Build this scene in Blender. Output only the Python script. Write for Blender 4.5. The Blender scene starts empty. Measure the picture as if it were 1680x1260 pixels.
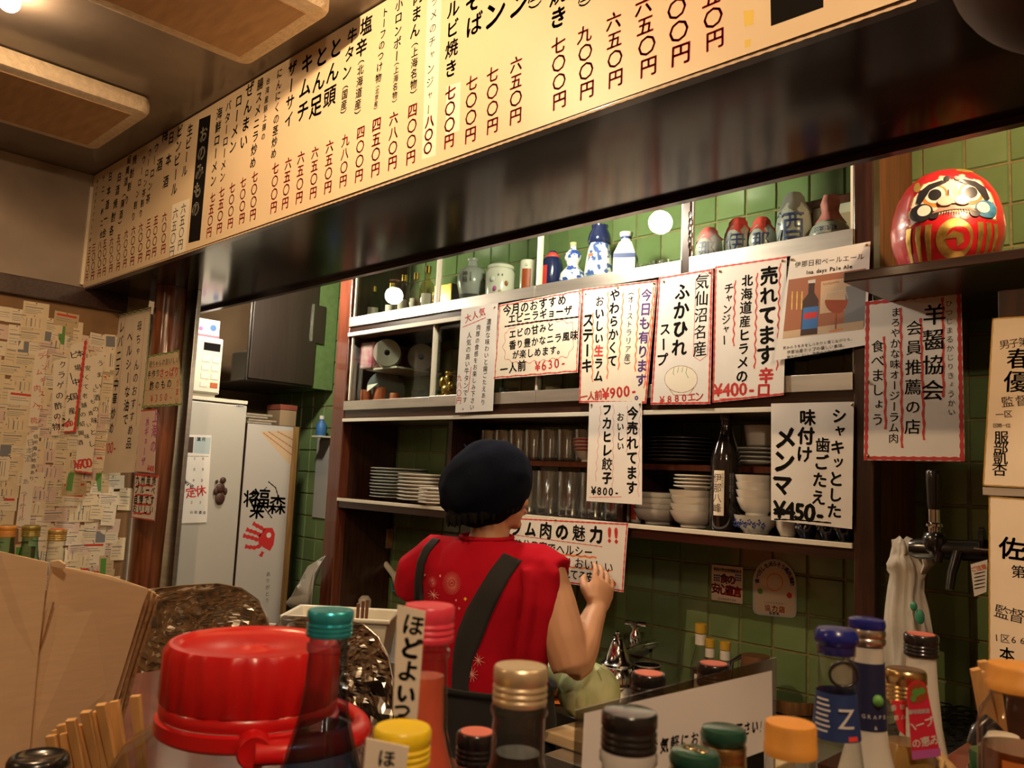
import bpy, bmesh, math, random
from mathutils import Vector, Matrix, noise
from mathutils.bvhtree import BVHTree
random.seed(7)
S = bpy.context.scene
COL = S.collection
PI = math.pi
# ------------------------------------------------------------------ camera
FPX, ZC = 1359.0, 1.45
YAW, PITCH, ROLL = [math.radians(v) for v in (-44.4, 6.34, 2.59)]
_f = Vector((math.sin(YAW)*math.cos(PITCH), math.cos(YAW)*math.cos(PITCH), math.sin(PITCH)))
_r = Vector((math.cos(YAW), -math.sin(YAW), 0)); _u = _r.cross(_f)
CR = _r*math.cos(ROLL)+_u*math.sin(ROLL); CU = -_r*math.sin(ROLL)+_u*math.cos(ROLL); CF = _f
CAM = Vector((0, 0, ZC))
cd = bpy.data.cameras.new('camera'); cam = bpy.data.objects.new('camera', cd); COL.objects.link(cam)
cam.matrix_world = Matrix(((CR.x, CU.x, -CF.x, 0), (CR.y, CU.y, -CF.y, 0), (CR.z, CU.z, -CF.z, ZC), (0, 0, 0, 1)))
cd.sensor_width = 36; cd.lens = FPX/1680*36; cd.clip_start = .02; cd.clip_end = 50
cd.dof.use_dof = True; cd.dof.focus_distance = 2.1; cd.dof.aperture_fstop = 14
S.camera = cam
# ------------------------------------------------------------------ world, exposure, lamps
w = bpy.data.worlds.new('world'); S.world = w; w.use_nodes = True
w.node_tree.nodes['Background'].inputs[0].default_value = (1, .75, .5, 1)
w.node_tree.nodes['Background'].inputs[1].default_value = .02
S.view_settings.view_transform = 'Standard'; S.view_settings.look = 'None'
S.view_settings.gamma = 1; S.view_settings.use_curve_mapping = False
S.view_settings.exposure = 0.08
try:
    S.cycles.use_denoising = True; S.cycles.max_bounces = 10; S.cycles.transparent_max_bounces = 16
    S.cycles.sample_clamp_indirect = 6; S.cycles.caustics_reflective = False; S.cycles.caustics_refractive = False
except Exception: pass
WARM = (1, .66, .36); KIT = (1, .86, .66)
# every lamp is a glowing bulb built further down: (place, watts, colour, radius)
LAMP_BOARD = ((-1.45, .35, 2.524), 43, WARM, .009)
LAMP_LEFT = ((-2.20, .470, 2.523), 5, WARM, .024)
LAMP_RIGHT = ((.22, .80, 2.36), 18, WARM, .030)
KLAMP_A = ((-2.93, 1.70, 2.225), 26, KIT, .038)
KLAMP_B = ((-1.52, 1.70, 2.30), 30, KIT, .038)
KLAMP_C = ((-.28, 1.61, 2.34), 20, WARM, .025)
FILL_A = ((.38, -.22, 2.36), 36, (1, .74, .48), .05)  # added out of view to light bottles and sign from the front
FILL_B = ((-1.6, -1.2, 2.40), 9, WARM, .05)  # second added bulb out of view, weaker fill from behind
# ------------------------------------------------------------------ helpers
def ray(px, py): return CF+CR*((px-840)/FPX)-CU*((py-630)/FPX)
def atY(px, py, D): d = ray(px, py); return CAM+d*(D/d.y)
def atX(px, py, D): d = ray(px, py); return CAM+d*(D/d.x)
def atZ(px, py, z): d = ray(px, py); return CAM+d*((z-ZC)/d.z)
def atT(px, py, t): return CAM+ray(px, py)*t
def V(*a): return Vector(a)
def mat(name, col, rough=.5, metal=0, var=0, scale=30, stretch=(1, 1, 1), bump=0, bscale=None, coat=0, spec=.5, col2=None, trans=0, emis=0, sheen=0):
    m = bpy.data.materials.new(name); m.use_nodes = True; nt = m.node_tree; b = nt.nodes['Principled BSDF']
    b.inputs['Base Color'].default_value = (*col, 1); b.inputs['Roughness'].default_value = rough
    b.inputs['Metallic'].default_value = metal; b.inputs['Coat Weight'].default_value = coat
    b.inputs['Coat Roughness'].default_value = .08
    b.inputs['Specular IOR Level'].default_value = spec; b.inputs['Transmission Weight'].default_value = trans
    b.inputs['Sheen Weight'].default_value = sheen
    if emis:
        b.inputs['Emission Color'].default_value = (*col, 1); b.inputs['Emission Strength'].default_value = emis
    if var or bump or col2:
        tc = nt.nodes.new('ShaderNodeTexCoord'); mp = nt.nodes.new('ShaderNodeMapping'); mp.inputs['Scale'].default_value = stretch
        nt.links.new(tc.outputs['Object'], mp.inputs[0])
        n = nt.nodes.new('ShaderNodeTexNoise'); n.inputs['Scale'].default_value = scale; n.inputs['Detail'].default_value = 5
        nt.links.new(mp.outputs[0], n.inputs['Vector'])
        if var or col2:
            r = nt.nodes.new('ShaderNodeValToRGB'); r.color_ramp.elements[0].position = .32; r.color_ramp.elements[1].position = .68
            c1 = [max(0, c*(1-var)) for c in col]; c2 = col2 or [min(1, c*(1+var)) for c in col]
            r.color_ramp.elements[0].color = (*c1, 1); r.color_ramp.elements[1].color = (*c2, 1)
            nt.links.new(n.outputs['Fac'], r.inputs[0]); nt.links.new(r.outputs[0], b.inputs['Base Color'])
        if bump:
            n2 = n
            if bscale:
                n2 = nt.nodes.new('ShaderNodeTexNoise'); n2.inputs['Scale'].default_value = bscale; n2.inputs['Detail'].default_value = 4
                nt.links.new(mp.outputs[0], n2.inputs['Vector'])
            bp = nt.nodes.new('ShaderNodeBump'); bp.inputs['Strength'].default_value = bump; bp.inputs['Distance'].default_value = .004
            nt.links.new(n2.outputs['Fac'], bp.inputs['Height']); nt.links.new(bp.outputs[0], b.inputs['Normal'])
    return m
def glass(name, tint=(.95, .97, .95), edge=(.55, .62, .58), refl=1.0, rough=.02):
    # thin-walled glass: clear face on, darker where one looks along the wall, mirror by Fresnel
    m = bpy.data.materials.new(name); m.use_nodes = True; nt = m.node_tree; nt.nodes.clear()
    out = nt.nodes.new('ShaderNodeOutputMaterial'); mix = nt.nodes.new('ShaderNodeMixShader')
    tr = nt.nodes.new('ShaderNodeBsdfTransparent'); gl = nt.nodes.new('ShaderNodeBsdfGlossy'); gl.inputs['Roughness'].default_value = rough
    lw = nt.nodes.new('ShaderNodeLayerWeight'); lw.inputs['Blend'].default_value = .35
    mc = nt.nodes.new('ShaderNodeMix'); mc.data_type = 'RGBA'
    mc.inputs[6].default_value = (*tint, 1); mc.inputs[7].default_value = (*edge, 1)
    nt.links.new(lw.outputs['Facing'], mc.inputs[0]); nt.links.new(mc.outputs[2], tr.inputs[0])
    fr = nt.nodes.new('ShaderNodeFresnel'); ge = nt.nodes.new('ShaderNodeNewGeometry'); io = nt.nodes.new('ShaderNodeMapRange')
    io.inputs['To Min'].default_value = 1.45; io.inputs['To Max'].default_value = 1/1.45          # same mirror from both faces of the wall
    nt.links.new(ge.outputs['Backfacing'], io.inputs['Value']); nt.links.new(io.outputs[0], fr.inputs[0])
    mm = nt.nodes.new('ShaderNodeMath'); mm.operation = 'MULTIPLY'; mm.inputs[1].default_value = refl; mm.use_clamp = True
    nt.links.new(fr.outputs[0], mm.inputs[0]); nt.links.new(mm.outputs[0], mix.inputs[0])
    nt.links.new(tr.outputs[0], mix.inputs[1]); nt.links.new(gl.outputs[0], mix.inputs[2]); nt.links.new(mix.outputs[0], out.inputs[0])
    return m
class MB:
    def __init__(s): s.v = []; s.f = []; s.m = []
    def add(s, vs, fs, mi=0):
        k = len(s.v); s.v += [Vector(p) for p in vs]; s.f += [tuple(i+k for i in f) for f in fs]; s.m += [mi]*len(fs); return s
    def box(s, lo, hi, mi=0):
        x0, y0, z0 = lo; x1, y1, z1 = hi
        return s.add([(x0, y0, z0), (x1, y0, z0), (x1, y1, z0), (x0, y1, z0), (x0, y0, z1), (x1, y0, z1), (x1, y1, z1), (x0, y1, z1)],
                     [(0, 3, 2, 1), (4, 5, 6, 7), (0, 1, 5, 4), (1, 2, 6, 5), (2, 3, 7, 6), (3, 0, 4, 7)], mi)
    def obox(s, c, ax, ay, az, mi=0):      # oriented box: centre and three half-vectors
        c = Vector(c); P = []
        for k in (-1, 1):
            for (i, j) in ((-1, -1), (1, -1), (1, 1), (-1, 1)): P.append(c+ax*i+ay*j+az*k)
        return s.add(P, [(0, 3, 2, 1), (4, 5, 6, 7), (0, 1, 5, 4), (1, 2, 6, 5), (2, 3, 7, 6), (3, 0, 4, 7)], mi)
    def lathe(s, prof, c=(0, 0, 0), n=24, mi=0, axis=None, cap=True, a0=0, a1=2*PI, sq=(1, 1)):
        c = Vector(c); az = Vector(axis).normalized() if axis else Vector((0, 0, 1))
        ax = az.orthogonal().normalized() if axis else Vector((1, 0, 0)); ay = az.cross(ax)
        full = abs(a1-a0-2*PI) < 1e-6; m = n if full else n+1; vs = []; fs = []
        for (r, z) in prof:
            for i in range(m):
                t = a0+(a1-a0)*i/n; vs.append(c+ax*(r*math.cos(t)*sq[0])+ay*(r*math.sin(t)*sq[1])+az*z)
        for j in range(len(prof)-1):
            for i in range(n):
                i2 = (i+1) % m; fs.append((j*m+i, j*m+i2, (j+1)*m+i2, (j+1)*m+i))
        if cap and full:
            if prof[0][0] > 1e-6: fs.append(tuple(range(m-1, -1, -1)))
            if prof[-1][0] > 1e-6: fs.append(tuple((len(prof)-1)*m+i for i in range(m)))
        return s.add(vs, fs, mi)
    def tube(s, pts, r, n=8, mi=0, flat=None):
        pts = [Vector(p) for p in pts]; R = r if isinstance(r, (list, tuple)) else [r]*len(pts); vs = []; fs = []
        up = None
        for k, p in enumerate(pts):
            d = (pts[min(k+1, len(pts)-1)]-pts[max(k-1, 0)]).normalized()
            if up is None: up = d.orthogonal().normalized()
            up = (up-d*up.dot(d)).normalized(); sd = d.cross(up)
            for i in range(n):
                t = 2*PI*i/n; vs.append(p+up*(R[k]*math.cos(t))+sd*(R[k]*math.sin(t)*(flat or 1)))
        for k in range(len(pts)-1):
            for i in range(n): fs.append((k*n+i, k*n+(i+1) % n, (k+1)*n+(i+1) % n, (k+1)*n+i))
        fs.append(tuple(range(n-1, -1, -1))); fs.append(tuple((len(pts)-1)*n+i for i in range(n)))
        return s.add(vs, fs, mi)
    def sphere(s, c, r, n=16, mi=0, rot=None, m=None):
        r = Vector((r, r, r)) if isinstance(r, (int, float)) else Vector(r); m = m or n//2; c = Vector(c); vs = []; fs = []
        for j in range(m+1):
            ph = PI*j/m-PI/2
            for i in range(n):
                t = 2*PI*i/n; p = Vector((r.x*math.cos(ph)*math.cos(t), r.y*math.cos(ph)*math.sin(t), r.z*math.sin(ph)))
                vs.append(c+(rot @ p if rot else p))
        for j in range(m):
            for i in range(n): fs.append((j*n+i, j*n+(i+1) % n, (j+1)*n+(i+1) % n, (j+1)*n+i))
        return s.add(vs, fs, mi)
    def prism(s, pts, d, mi=0):            # flat polygon (3-D points) thickened by vector d
        n = len(pts); P = [Vector(p) for p in pts]; d = Vector(d)
        return s.add(P+[p+d for p in P], [tuple(range(n-1, -1, -1)), tuple(n+i for i in range(n))]+[(i, (i+1) % n, n+(i+1) % n, n+i) for i in range(n)], mi)
    def mesh(s, name, mats, org=Vector((0, 0, 0)), smooth=False):
        me = bpy.data.meshes.new(name); me.from_pydata([tuple(v-org) for v in s.v], [], s.f)
        for m in (mats if isinstance(mats, (list, tuple)) else [mats]): me.materials.append(m)
        if max(s.m or [0]) > 0: me.polygons.foreach_set('material_index', s.m)
        if smooth:
            me.shade_smooth(); me.set_sharp_from_angle(angle=math.radians(50))
        me.validate(); me.update(); return me
    def build(s, name, mats, parent=None, smooth=True, bevel=0):
        if parent is None:
            if s.v:
                xs = [v.x for v in s.v]; ys = [v.y for v in s.v]; org = Vector(((min(xs)+max(xs))/2, (min(ys)+max(ys))/2, min(v.z for v in s.v)))
            else: org = Vector((0, 0, 0))
        else: org = WL[parent.name]
        o = bpy.data.objects.new(name, s.mesh(name, mats, org, smooth)); COL.objects.link(o)
        if parent is None: o.location = org
        else: o.parent = parent
        WL[o.name] = org.copy()
        if bevel:
            b = o.modifiers.new('bevel', 'BEVEL'); b.width = bevel; b.segments = 2; b.limit_method = 'ANGLE'
        return o
WL = {}
def tag(o, label, cat, group=None, kind=None):
    if label: o['label'] = label
    if cat: o['category'] = cat
    if group: o['group'] = group
    if kind: o['kind'] = kind
    return o
def thing(name, label, cat, loc, group=None):
    o = bpy.data.objects.new(name, None); o.empty_display_size = .05; COL.objects.link(o); o.location = Vector(loc); WL[o.name] = Vector(loc)
    return tag(o, label, cat, group)
def struct(name, mb, m, parent=None, smooth=False, bevel=0):
    o = mb.build(name, m, parent, smooth, bevel)
    if parent is None: o['kind'] = 'structure'
    return o
def dup(root, loc, label, group=None):
    r = root.copy(); COL.objects.link(r); r.location = Vector(loc); r['label'] = label
    if group: r['group'] = group
    for ch in list(root.children):
        c = ch.copy(); COL.objects.link(c); c.parent = r
        for g in list(ch.children):
            d = g.copy(); COL.objects.link(d); d.parent = c
    return r
# ------------------------------------------------------------------ lettering
GC = {}
ROT = set('ー（）()〜-')
SMALL = set('っゃゅょッャュョァィゥェォ')
def glyph(ch, bold):
    k = (ch, bold)
    if k in GC: return GC[k]
    c = bpy.data.curves.new('g', 'FONT'); c.body = ch; c.size = 1; c.resolution_u = 2; c.offset = bold
    o = bpy.data.objects.new('g', c); COL.objects.link(o)
    dg = bpy.context.evaluated_depsgraph_get(); me = bpy.data.meshes.new_from_object(o.evaluated_get(dg))
    vs = [(v.co.x, v.co.y) for v in me.vertices]; fs = [tuple(p.vertices) for p in me.polygons]
    bpy.data.objects.remove(o); bpy.data.curves.remove(c); bpy.data.meshes.remove(me)
    if vs:
        if ord(ch) > 0x2000: cx, cy = .5, .38
        else: cx = (min(x for x, y in vs)+max(x for x, y in vs))/2; cy = .36
        vs = [(x-cx, y-cy) for x, y in vs]
    GC[k] = (vs, fs); return GC[k]
INK = {}
class Sheet:
    """a flat piece of paper: corners TL, TR, BR, BL as points on its plane; children carry print and pins"""
    def __init__(s, name, label, cat, corners, m, thick=.0006, wave=.0009, curl=0, group=None, parent=None, nrm=None, off=0, res=18, freq=14):
        s.c = [Vector(p) for p in corners]; s.thick = thick
        s.n = (s.c[3]-s.c[0]).cross(s.c[1]-s.c[0]).normalized()
        if s.n.dot(CAM-s.c[0]) < 0: s.n = -s.n
        if off: s.c = [p+s.n*off for p in s.c]
        s.ax = (s.c[1]-s.c[0]+s.c[2]-s.c[3]).normalized(); s.up = (s.c[0]-s.c[3]+s.c[1]-s.c[2]); s.up = (s.up-s.ax*s.up.dot(s.ax)).normalized()
        s.n = s.ax.cross(s.up).normalized()
        s.wave, s.curl, s.freq = wave, curl, freq; s.ph = random.random()*9; s.H = (s.c[0]-s.c[3]).length
        b = MB(); N = res; vs = []; fs = []
        for k in (0, 1):
            for j in range(N+1):
                for i in range(N+1): vs.append(s.uv(i/N, j/N, -thick*k))
        q = (N+1)*(N+1)
        for j in range(N):
            for i in range(N):
                a = j*(N+1)+i; fs.append((a, a+N+1, a+N+2, a+1)); fs.append((q+a, q+a+1, q+a+N+2, q+a+N+1))
        rim = [i for i in range(N+1)]+[j*(N+1)+N for j in range(1, N+1)]+[N*(N+1)+i for i in range(N-1, -1, -1)]+[j*(N+1) for j in range(N-1, 0, -1)]
        for a, c in zip(rim, rim[1:]+rim[:1]): fs.append((a, c, q+c, q+a))
        b.add(vs, fs); s.o = b.build(name, m, parent, smooth=True)
        if parent is None: tag(s.o, label, cat, group)
        s.ink = {}
    def disp(s, p):
        d = p-s.c[0]; x = d.dot(s.ax); y = -d.dot(s.up)
        t = max(0, min(1, y/max(s.H, .01)))
        return s.wave*(.3+.7*t)*(math.sin(x*s.freq+s.ph)+.6*math.sin(y*s.freq*.8+x*6+s.ph*2)) + s.curl*t**4
    def lift(s, p, off=0): return p+s.n*((off*.3 if off > 0 else off)+s.disp(p))
    def uv(s, u, v, off=0):
        p = (s.c[0]*(1-u)+s.c[1]*u)*(1-v)+(s.c[3]*(1-u)+s.c[2]*u)*v; return s.lift(p, off)
    def at(s, px, py):
        d = ray(px, py); t = (s.c[0]-CAM).dot(s.n)/d.dot(s.n); return CAM+d*t
    def mb(s, c):
        if c not in s.ink: s.ink[c] = MB()
        return s.ink[c]
    def char(s, ch, p, sz, c='k', bold=.02, rot=0, jit=1, vert=True, off=.0009, wx=1.0):
        vs, fs = glyph(ch, 0)
        if not vs: return
        e = min(bold, .020 if len(vs) > 60 else (.032 if len(vs) > 40 else .05))*1.05       # a broad pen: the stroke set down again beside itself
        a = rot+random.uniform(-.06, .06)*jit; sc = sz*(1+random.uniform(-.06, .06)*jit)
        dx = dy = 0
        if vert:
            if ch in ROT: a -= PI/2
            elif ch in SMALL: sc *= .8; dx, dy = .1*sz, .12*sz
        ca, sa = math.cos(a), math.sin(a)
        for ex, ey in (((-e, 0), (e, 0), (0, e), (0, -e)) if e > .02 else (((-e, -e*.5), (e, e*.5)) if e > .004 else ((0, 0),))):
            P = []
            for (x, y) in vs:
                x += ex; y += ey; X = (x*ca-y*sa)*sc*wx+dx; Y = (x*sa+y*ca)*sc+dy; P.append(s.lift(p+s.ax*X+s.up*Y, off))
            s.mb(c).add(P, fs)
    def text(s, t, x0, y0, x1, y1, c='k', size=None, bold=.02, vert=True, jit=1, colors=None, off=.0009, wx=1.0, k=.95):
        a, b = s.at(x0, y0), s.at(x1, y1); n = len(t); L = (b-a).length/max(1, n-1)
        sz = size or L*k
        rot = 0
        if not vert:
            d = b-a; rot = math.atan2(d.dot(s.up), d.dot(s.ax))
        for i, ch in enumerate(t):
            if ch == ' ': continue
            p = a.lerp(b, i/max(1, n-1)); s.char(ch, p, sz, (colors or {}).get(i, c), bold, rot, jit, vert, off, wx)
    def stroke(s, pts, wd, c='r', wavy=0, freq=0, off=.0007, seg=None, is3d=False):
        P = pts if is3d else [s.at(*p) for p in pts]; Q = []
        for a, b in zip(P, P[1:]):
            L = (b-a).length; m = seg or max(1, int(L/.006))
            for i in range(m): Q.append(a.lerp(b, i/m))
        Q.append(P[-1]); vs = []; fs = []; acc = 0
        for i, p in enumerate(Q):
            d = (Q[min(i+1, len(Q)-1)]-Q[max(i-1, 0)])
            if d.length < 1e-9: d = s.ax
            d = d.normalized(); nn = d.cross(s.n).normalized()
            if i: acc += (Q[i]-Q[i-1]).length
            o = nn*(wavy*math.sin(acc*freq+s.ph)) if wavy else Vector((0, 0, 0))
            ww = wd*(1+.25*math.sin(acc*300+s.ph))
            vs += [s.lift(p+o+nn*ww/2, off), s.lift(p+o-nn*ww/2, off)]
        for i in range(len(Q)-1): fs.append((2*i, 2*i+1, 2*i+3, 2*i+2))
        s.mb(c).add(vs, fs)
    def poly(s, pts, c, off=.0005, is3d=False):
        P = [s.lift(p if is3d else s.at(*p), off) for p in pts]; s.mb(c).add(P, [tuple(range(len(P)))])
    def dot(s, px, py, r, c, off=.0006, sy=1, n=16):
        p = s.at(px, py); s.poly([p+s.ax*(r*math.cos(2*PI*i/n))+s.up*(r*sy*math.sin(2*PI*i/n)) for i in range(n)], c, off, True)
    def border(s, wd, c='r', ins=.0, sides='tblr', wavy=0, freq=90):
        W = (s.c[1]-s.c[0]).length; i = ins
        def pt(u, v): return (s.c[0]*(1-u)+s.c[1]*u)*(1-v)+(s.c[3]*(1-u)+s.c[2]*u)*v
        h = wd/2; e = (i+h)/W; g = (i+h)/s.H
        for k in sides:
            q = {'t': ((0, g), (1, g)), 'b': ((0, 1-g), (1, 1-g)), 'l': ((e, 0), (e, 1)), 'r': ((1-e, 0), (1-e, 1))}[k]
            s.stroke([pt(*q[0]), pt(*q[1])], wd, c, wavy, freq, is3d=True)
    def pin(s, px, py, m=None, r=.0035):
        b = MB(); p = s.lift(s.at(px, py), 0)
        b.lathe([(r, 0), (r, .001), (r*.8, .003), (r*.3, .004), (0, .0042)], p, 10, axis=s.n); b.build('pin', m or MAT['pin'], s.o)
    def done(s, names=None):
        for c, b in s.ink.items():
            b.build({'k': 'lettering', 'r': 'red_lettering'}.get(c, (names or {}).get(c, 'print')), INK[c], s.o, smooth=False)
        return s.o
MAT = {}
# ------------------------------------------------------------------ materials
MAT['pin'] = mat('pin', (.35, .25, .12), .3, .8)
M_wood = mat('dark_wood', (.035, .012, .007), .32, var=.5, scale=6, stretch=(14, 14, 1), coat=.35)
M_woodx = mat('dark_wood_long', (.035, .013, .008), .32, var=.5, scale=6, stretch=(1, 14, 14), coat=.35)
M_red = mat('reddish_wood', (.10, .025, .012), .30, var=.35, scale=5, stretch=(18, 18, 1), coat=.5)
M_lac = mat('dark_lacquer', (.013, .009, .007), .15, var=.35, scale=9, stretch=(1, 3, 3), spec=.24)
M_post = mat('log_post', (.15, .045, .016), .28, var=.55, scale=4, stretch=(16, 16, 1.2), coat=.6)
M_steel = mat('stainless', (.55, .53, .49), .28, 1, var=.12, scale=3, stretch=(1, 1, 22))
M_steelx = mat('stainless_strip', (.74, .70, .63), .42, 1, var=.08, scale=3, stretch=(2, 20, 20))
M_mirror = mat('polished_steel', (.62, .60, .55), .07, 1)
M_chrome = mat('chrome', (.75, .75, .75), .10, 1)
M_ivory = mat('ivory_strip', (.74, .70, .58), .4)
M_white = mat('white_enamel', (.74, .73, .68), .35)
M_grout = mat('grout', (.25, .21, .09), .9, var=.2, scale=60)
M_tiles = [mat('green_tile_%s' % n, c, .16, var=.10, scale=9, coat=.2, bump=.04, bscale=14) for n, c in
           (('mid', (.170, .255, .105)), ('deep', (.150, .230, .092)), ('pale', (.190, .275, .120)))]
M_plaster = mat('brown_plaster', (.24, .135, .06), .85, var=.12, scale=14, bump=.1)
M_panel = mat('painted_panel', (.30, .235, .18), .33, var=.14, scale=3, stretch=(1, 2, 2), coat=.15)
M_ceil = mat('ceiling_sheet', (.205, .17, .145), .22, var=.22, scale=3.5, coat=.2)
M_floor = mat('floor', (.10, .08, .06), .5, var=.2, scale=10)
M_wallb = mat('room_wall', (.33, .22, .13), .8, var=.1, scale=6)
M_cream = mat('board_cream', (.74, .59, .39), .42, var=.05, scale=3)
M_paper = mat('paper_white', (.80, .77, .72), .75, var=.03, scale=12)
M_paperw = mat('paper_cream', (.82, .74, .60), .75, var=.04, scale=12)
M_card = [mat('card_%s' % n, c, .7, var=.04, scale=20) for n, c in (('cream', (.76, .64, .43)), ('ivory', (.80, .71, .54)), ('pink', (.72, .56, .46)), ('tan', (.55, .42, .24)))]
M_black = mat('black_ink', (.010, .009, .009), .9, spec=.05)
INK.update(k=M_black, r=mat('red_ink', (.62, .045, .035), .55), o=mat('orange_ink', (.80, .20, .05), .55), p=mat('purple_ink', (.10, .04, .22), .55),
           w=mat('white_ink', (.82, .78, .66), .6), y=mat('yellow_print', (.75, .55, .10), .55), n=mat('navy_print', (.03, .05, .20), .5),
           g=mat('green_print', (.10, .28, .05), .55), b=mat('blue_print', (.04, .16, .45), .5), a=mat('amber_print', (.33, .06, .015), .5),
           t=mat('brown_print', (.36, .13, .06), .6), e=mat('grey_print', (.20, .21, .23), .6), s=mat('sand_print', (.58, .42, .27), .6), d=mat('dark_print', (.05, .022, .015), .5),
           c=mat('crimson_band', (.55, .03, .03), .5), m=mat('magenta_print', (.50, .10, .36), .5), l=mat('pale_print', (.62, .60, .58), .6), f=mat('pale_blue_print', (.45, .55, .58), .6), h=mat('cream_patch', (.86, .80, .66), .6))
M_glass = glass('window_glass', (.93, .96, .93), (.80, .86, .82), 1.0, .01)
M_gcup = glass('cup_glass', (.97, .98, .97), (.86, .88, .86), 5.0, .20)
M_gbot = glass('bottle_glass', (.96, .97, .96), (.62, .65, .62), 1.4, .03)
M_ggreen = glass('green_glass', (.55, .75, .62), (.12, .28, .2), 1.2, .03)
M_clear = glass('clear_plastic', (.93, .92, .90), (.62, .60, .57), 1.2, .05)
M_porc = mat('porcelain', (.74, .70, .62), .22, coat=.3)
M_porcg = mat('grey_porcelain', (.55, .55, .50), .25, coat=.3)
M_bluew = mat('blue_white_china', (.72, .73, .72), .15, scale=42, col2=(.03, .07, .34), coat=.5)
M_bluew.node_tree.nodes['Color Ramp'].color_ramp.elements[0].position = .50; M_bluew.node_tree.nodes['Color Ramp'].color_ramp.elements[1].position = .56
M_blued = mat('blue_dragon_china', (.74, .75, .74), .15, scale=36, col2=(.05, .09, .30), coat=.5)
M_blued.node_tree.nodes['Color Ramp'].color_ramp.elements[0].position = .49; M_blued.node_tree.nodes['Color Ramp'].color_ramp.elements[1].position = .54
M_navy = mat('navy_glaze', (.012, .018, .07), .15, coat=.5)
M_stone = mat('grey_stoneware', (.42, .43, .41), .25, coat=.4, var=.08)
M_stoned = mat('dark_stoneware', (.10, .10, .10), .35, var=.3)
M_redcloth = mat('red_cloth', (.55, .05, .04), .6, var=.3, scale=40)
M_pinkcloth = mat('pink_cloth', (.65, .22, .20), .6, var=.25, scale=40)
M_gold = mat('gold_foil', (.75, .50, .12), .22, 1, var=.2, scale=30)
M_cork = mat('cork', (.62, .46, .24), .8)
M_orange = mat('orange_box', (.50, .11, .03), .5)
M_dkplate = mat('dark_plate', (.035, .028, .024), .3)
M_whisky = glass('whisky', (.95, .84, .58), (.72, .55, .28), 1.6, .05)
# ------------------------------------------------------------------ room shell
XL, YB, ZT = -3.42, 2.25, 2.553
ZH, YF, YH = 2.098, 1.08, 1.56          # soffit underside, menu board face, soffit rear edge
struct('floor', MB().box((-4.1, -2.3, -.05), (2.1, 2.35, 0)), M_floor)
struct('ceiling', MB().box((-4.1, -2.3, ZT), (2.1, 2.35, ZT+.05)), M_ceil)
wl = struct('wall_left', MB().box((XL-.08, -2.3, 0), (XL, 1.342, ZT)), M_plaster)
struct('wall_kitchen', MB().box((-4.1, 1.2, 0), (-4.02, 2.33, ZT)), M_wallb)
struct('wall_right', MB().box((2.0, -2.3, 0), (2.1, 2.35, ZT)), M_wallb)
struct('wall_front', MB().box((-4.1, -2.35, 0), (2.1, -2.25, ZT)), M_wallb)
b = MB().box((XL, -1.5, 2.100), (XL+.008, YF, ZT-.002)); b.build('upper_panel', M_panel, wl, smooth=False)
struct('trim_1', MB().box((XL+.0005, -1.5, 2.028), (XL+.03, 1.25, 2.099)), M_woodx, bevel=.003)     # beam under the panel
struct('trim_2', MB().box((XL+.009, YF-.012, 2.11), (XL+.022, YF-.001, 2.50)), mat('cream_trim', (.8, .72, .55), .35))
# back wall and its tiles
wb = struct('wall_back', MB().box((-4.1, YB, 0), (2.1, YB+.08, ZT)), M_grout)
PX, PZ, X0, Z0 = .1018, .1061, -1.026, 1.108
def tile_mb(x, z, dz):
    g = .0022; e = .003; y = YB-.0001; f = YB-.0055-dz; t = MB()
    a = [(x+g, y, z+g), (x+PX-g, y, z+g), (x+PX-g, y, z+PZ-g), (x+g, y, z+PZ-g)]
    c = [(x+g+e, f, z+g+e), (x+PX-g-e, f, z+g+e), (x+PX-g-e, f, z+PZ-g-e), (x+g+e, f, z+PZ-g-e)]
    return a+c, [(4, 5, 6, 7), (0, 1, 5, 4), (1, 2, 6, 5), (2, 3, 7, 6), (3, 0, 4, 7)]
tmesh = []
for m in M_tiles:
    v, fs = tile_mb(0, 0, 0); t = MB(); t.add([Vector(p)-Vector((0, YB, 0)) for p in v], fs); tmesh.append(t.mesh('tile', m))
cells = []
for i in range(-30, 29):
    for j in range(-10, 13):
        x, z = X0+i*PX, Z0+j*PZ
        if x < -4.02 or x > 1.9 or z < .02: continue
        cx, cz = x+PX/2, z+PZ/2; pr = 9
        if -3.0 < cx < -.2 and .78 < cz < 1.34: pr = 0
        elif -.85 < cx < -.28 and 1.3 < cz < 2.5: pr = 1
        elif -2.9 < cx < -.8 and 2.05 < cz < 2.4: pr = 2
        elif -2.9 < cx < -.8 and 1.30 < cz < 1.68: pr = 3
        elif -3.75 < cx < -2.9 and .8 < cz < 1.85: pr = 4
        cells.append((pr, i, j, x, z))
cells.sort(); rest = MB()
for k, (pr, i, j, x, z) in enumerate(cells):
    if k < 298 and pr < 9:
        o = bpy.data.objects.new('tile', random.choice(tmesh)); COL.objects.link(o); o.parent = wb
        o.location = Vector((x, YB+random.uniform(-.0006, .0004), z))-WL['wall_back']
    else:
        v, fs = tile_mb(x, z, random.uniform(0, .0006)); rest.add(v, fs)
rt = rest.build('tile_field', M_tiles[0], wb, smooth=False); rt['kind'] = 'stuff'
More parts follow.
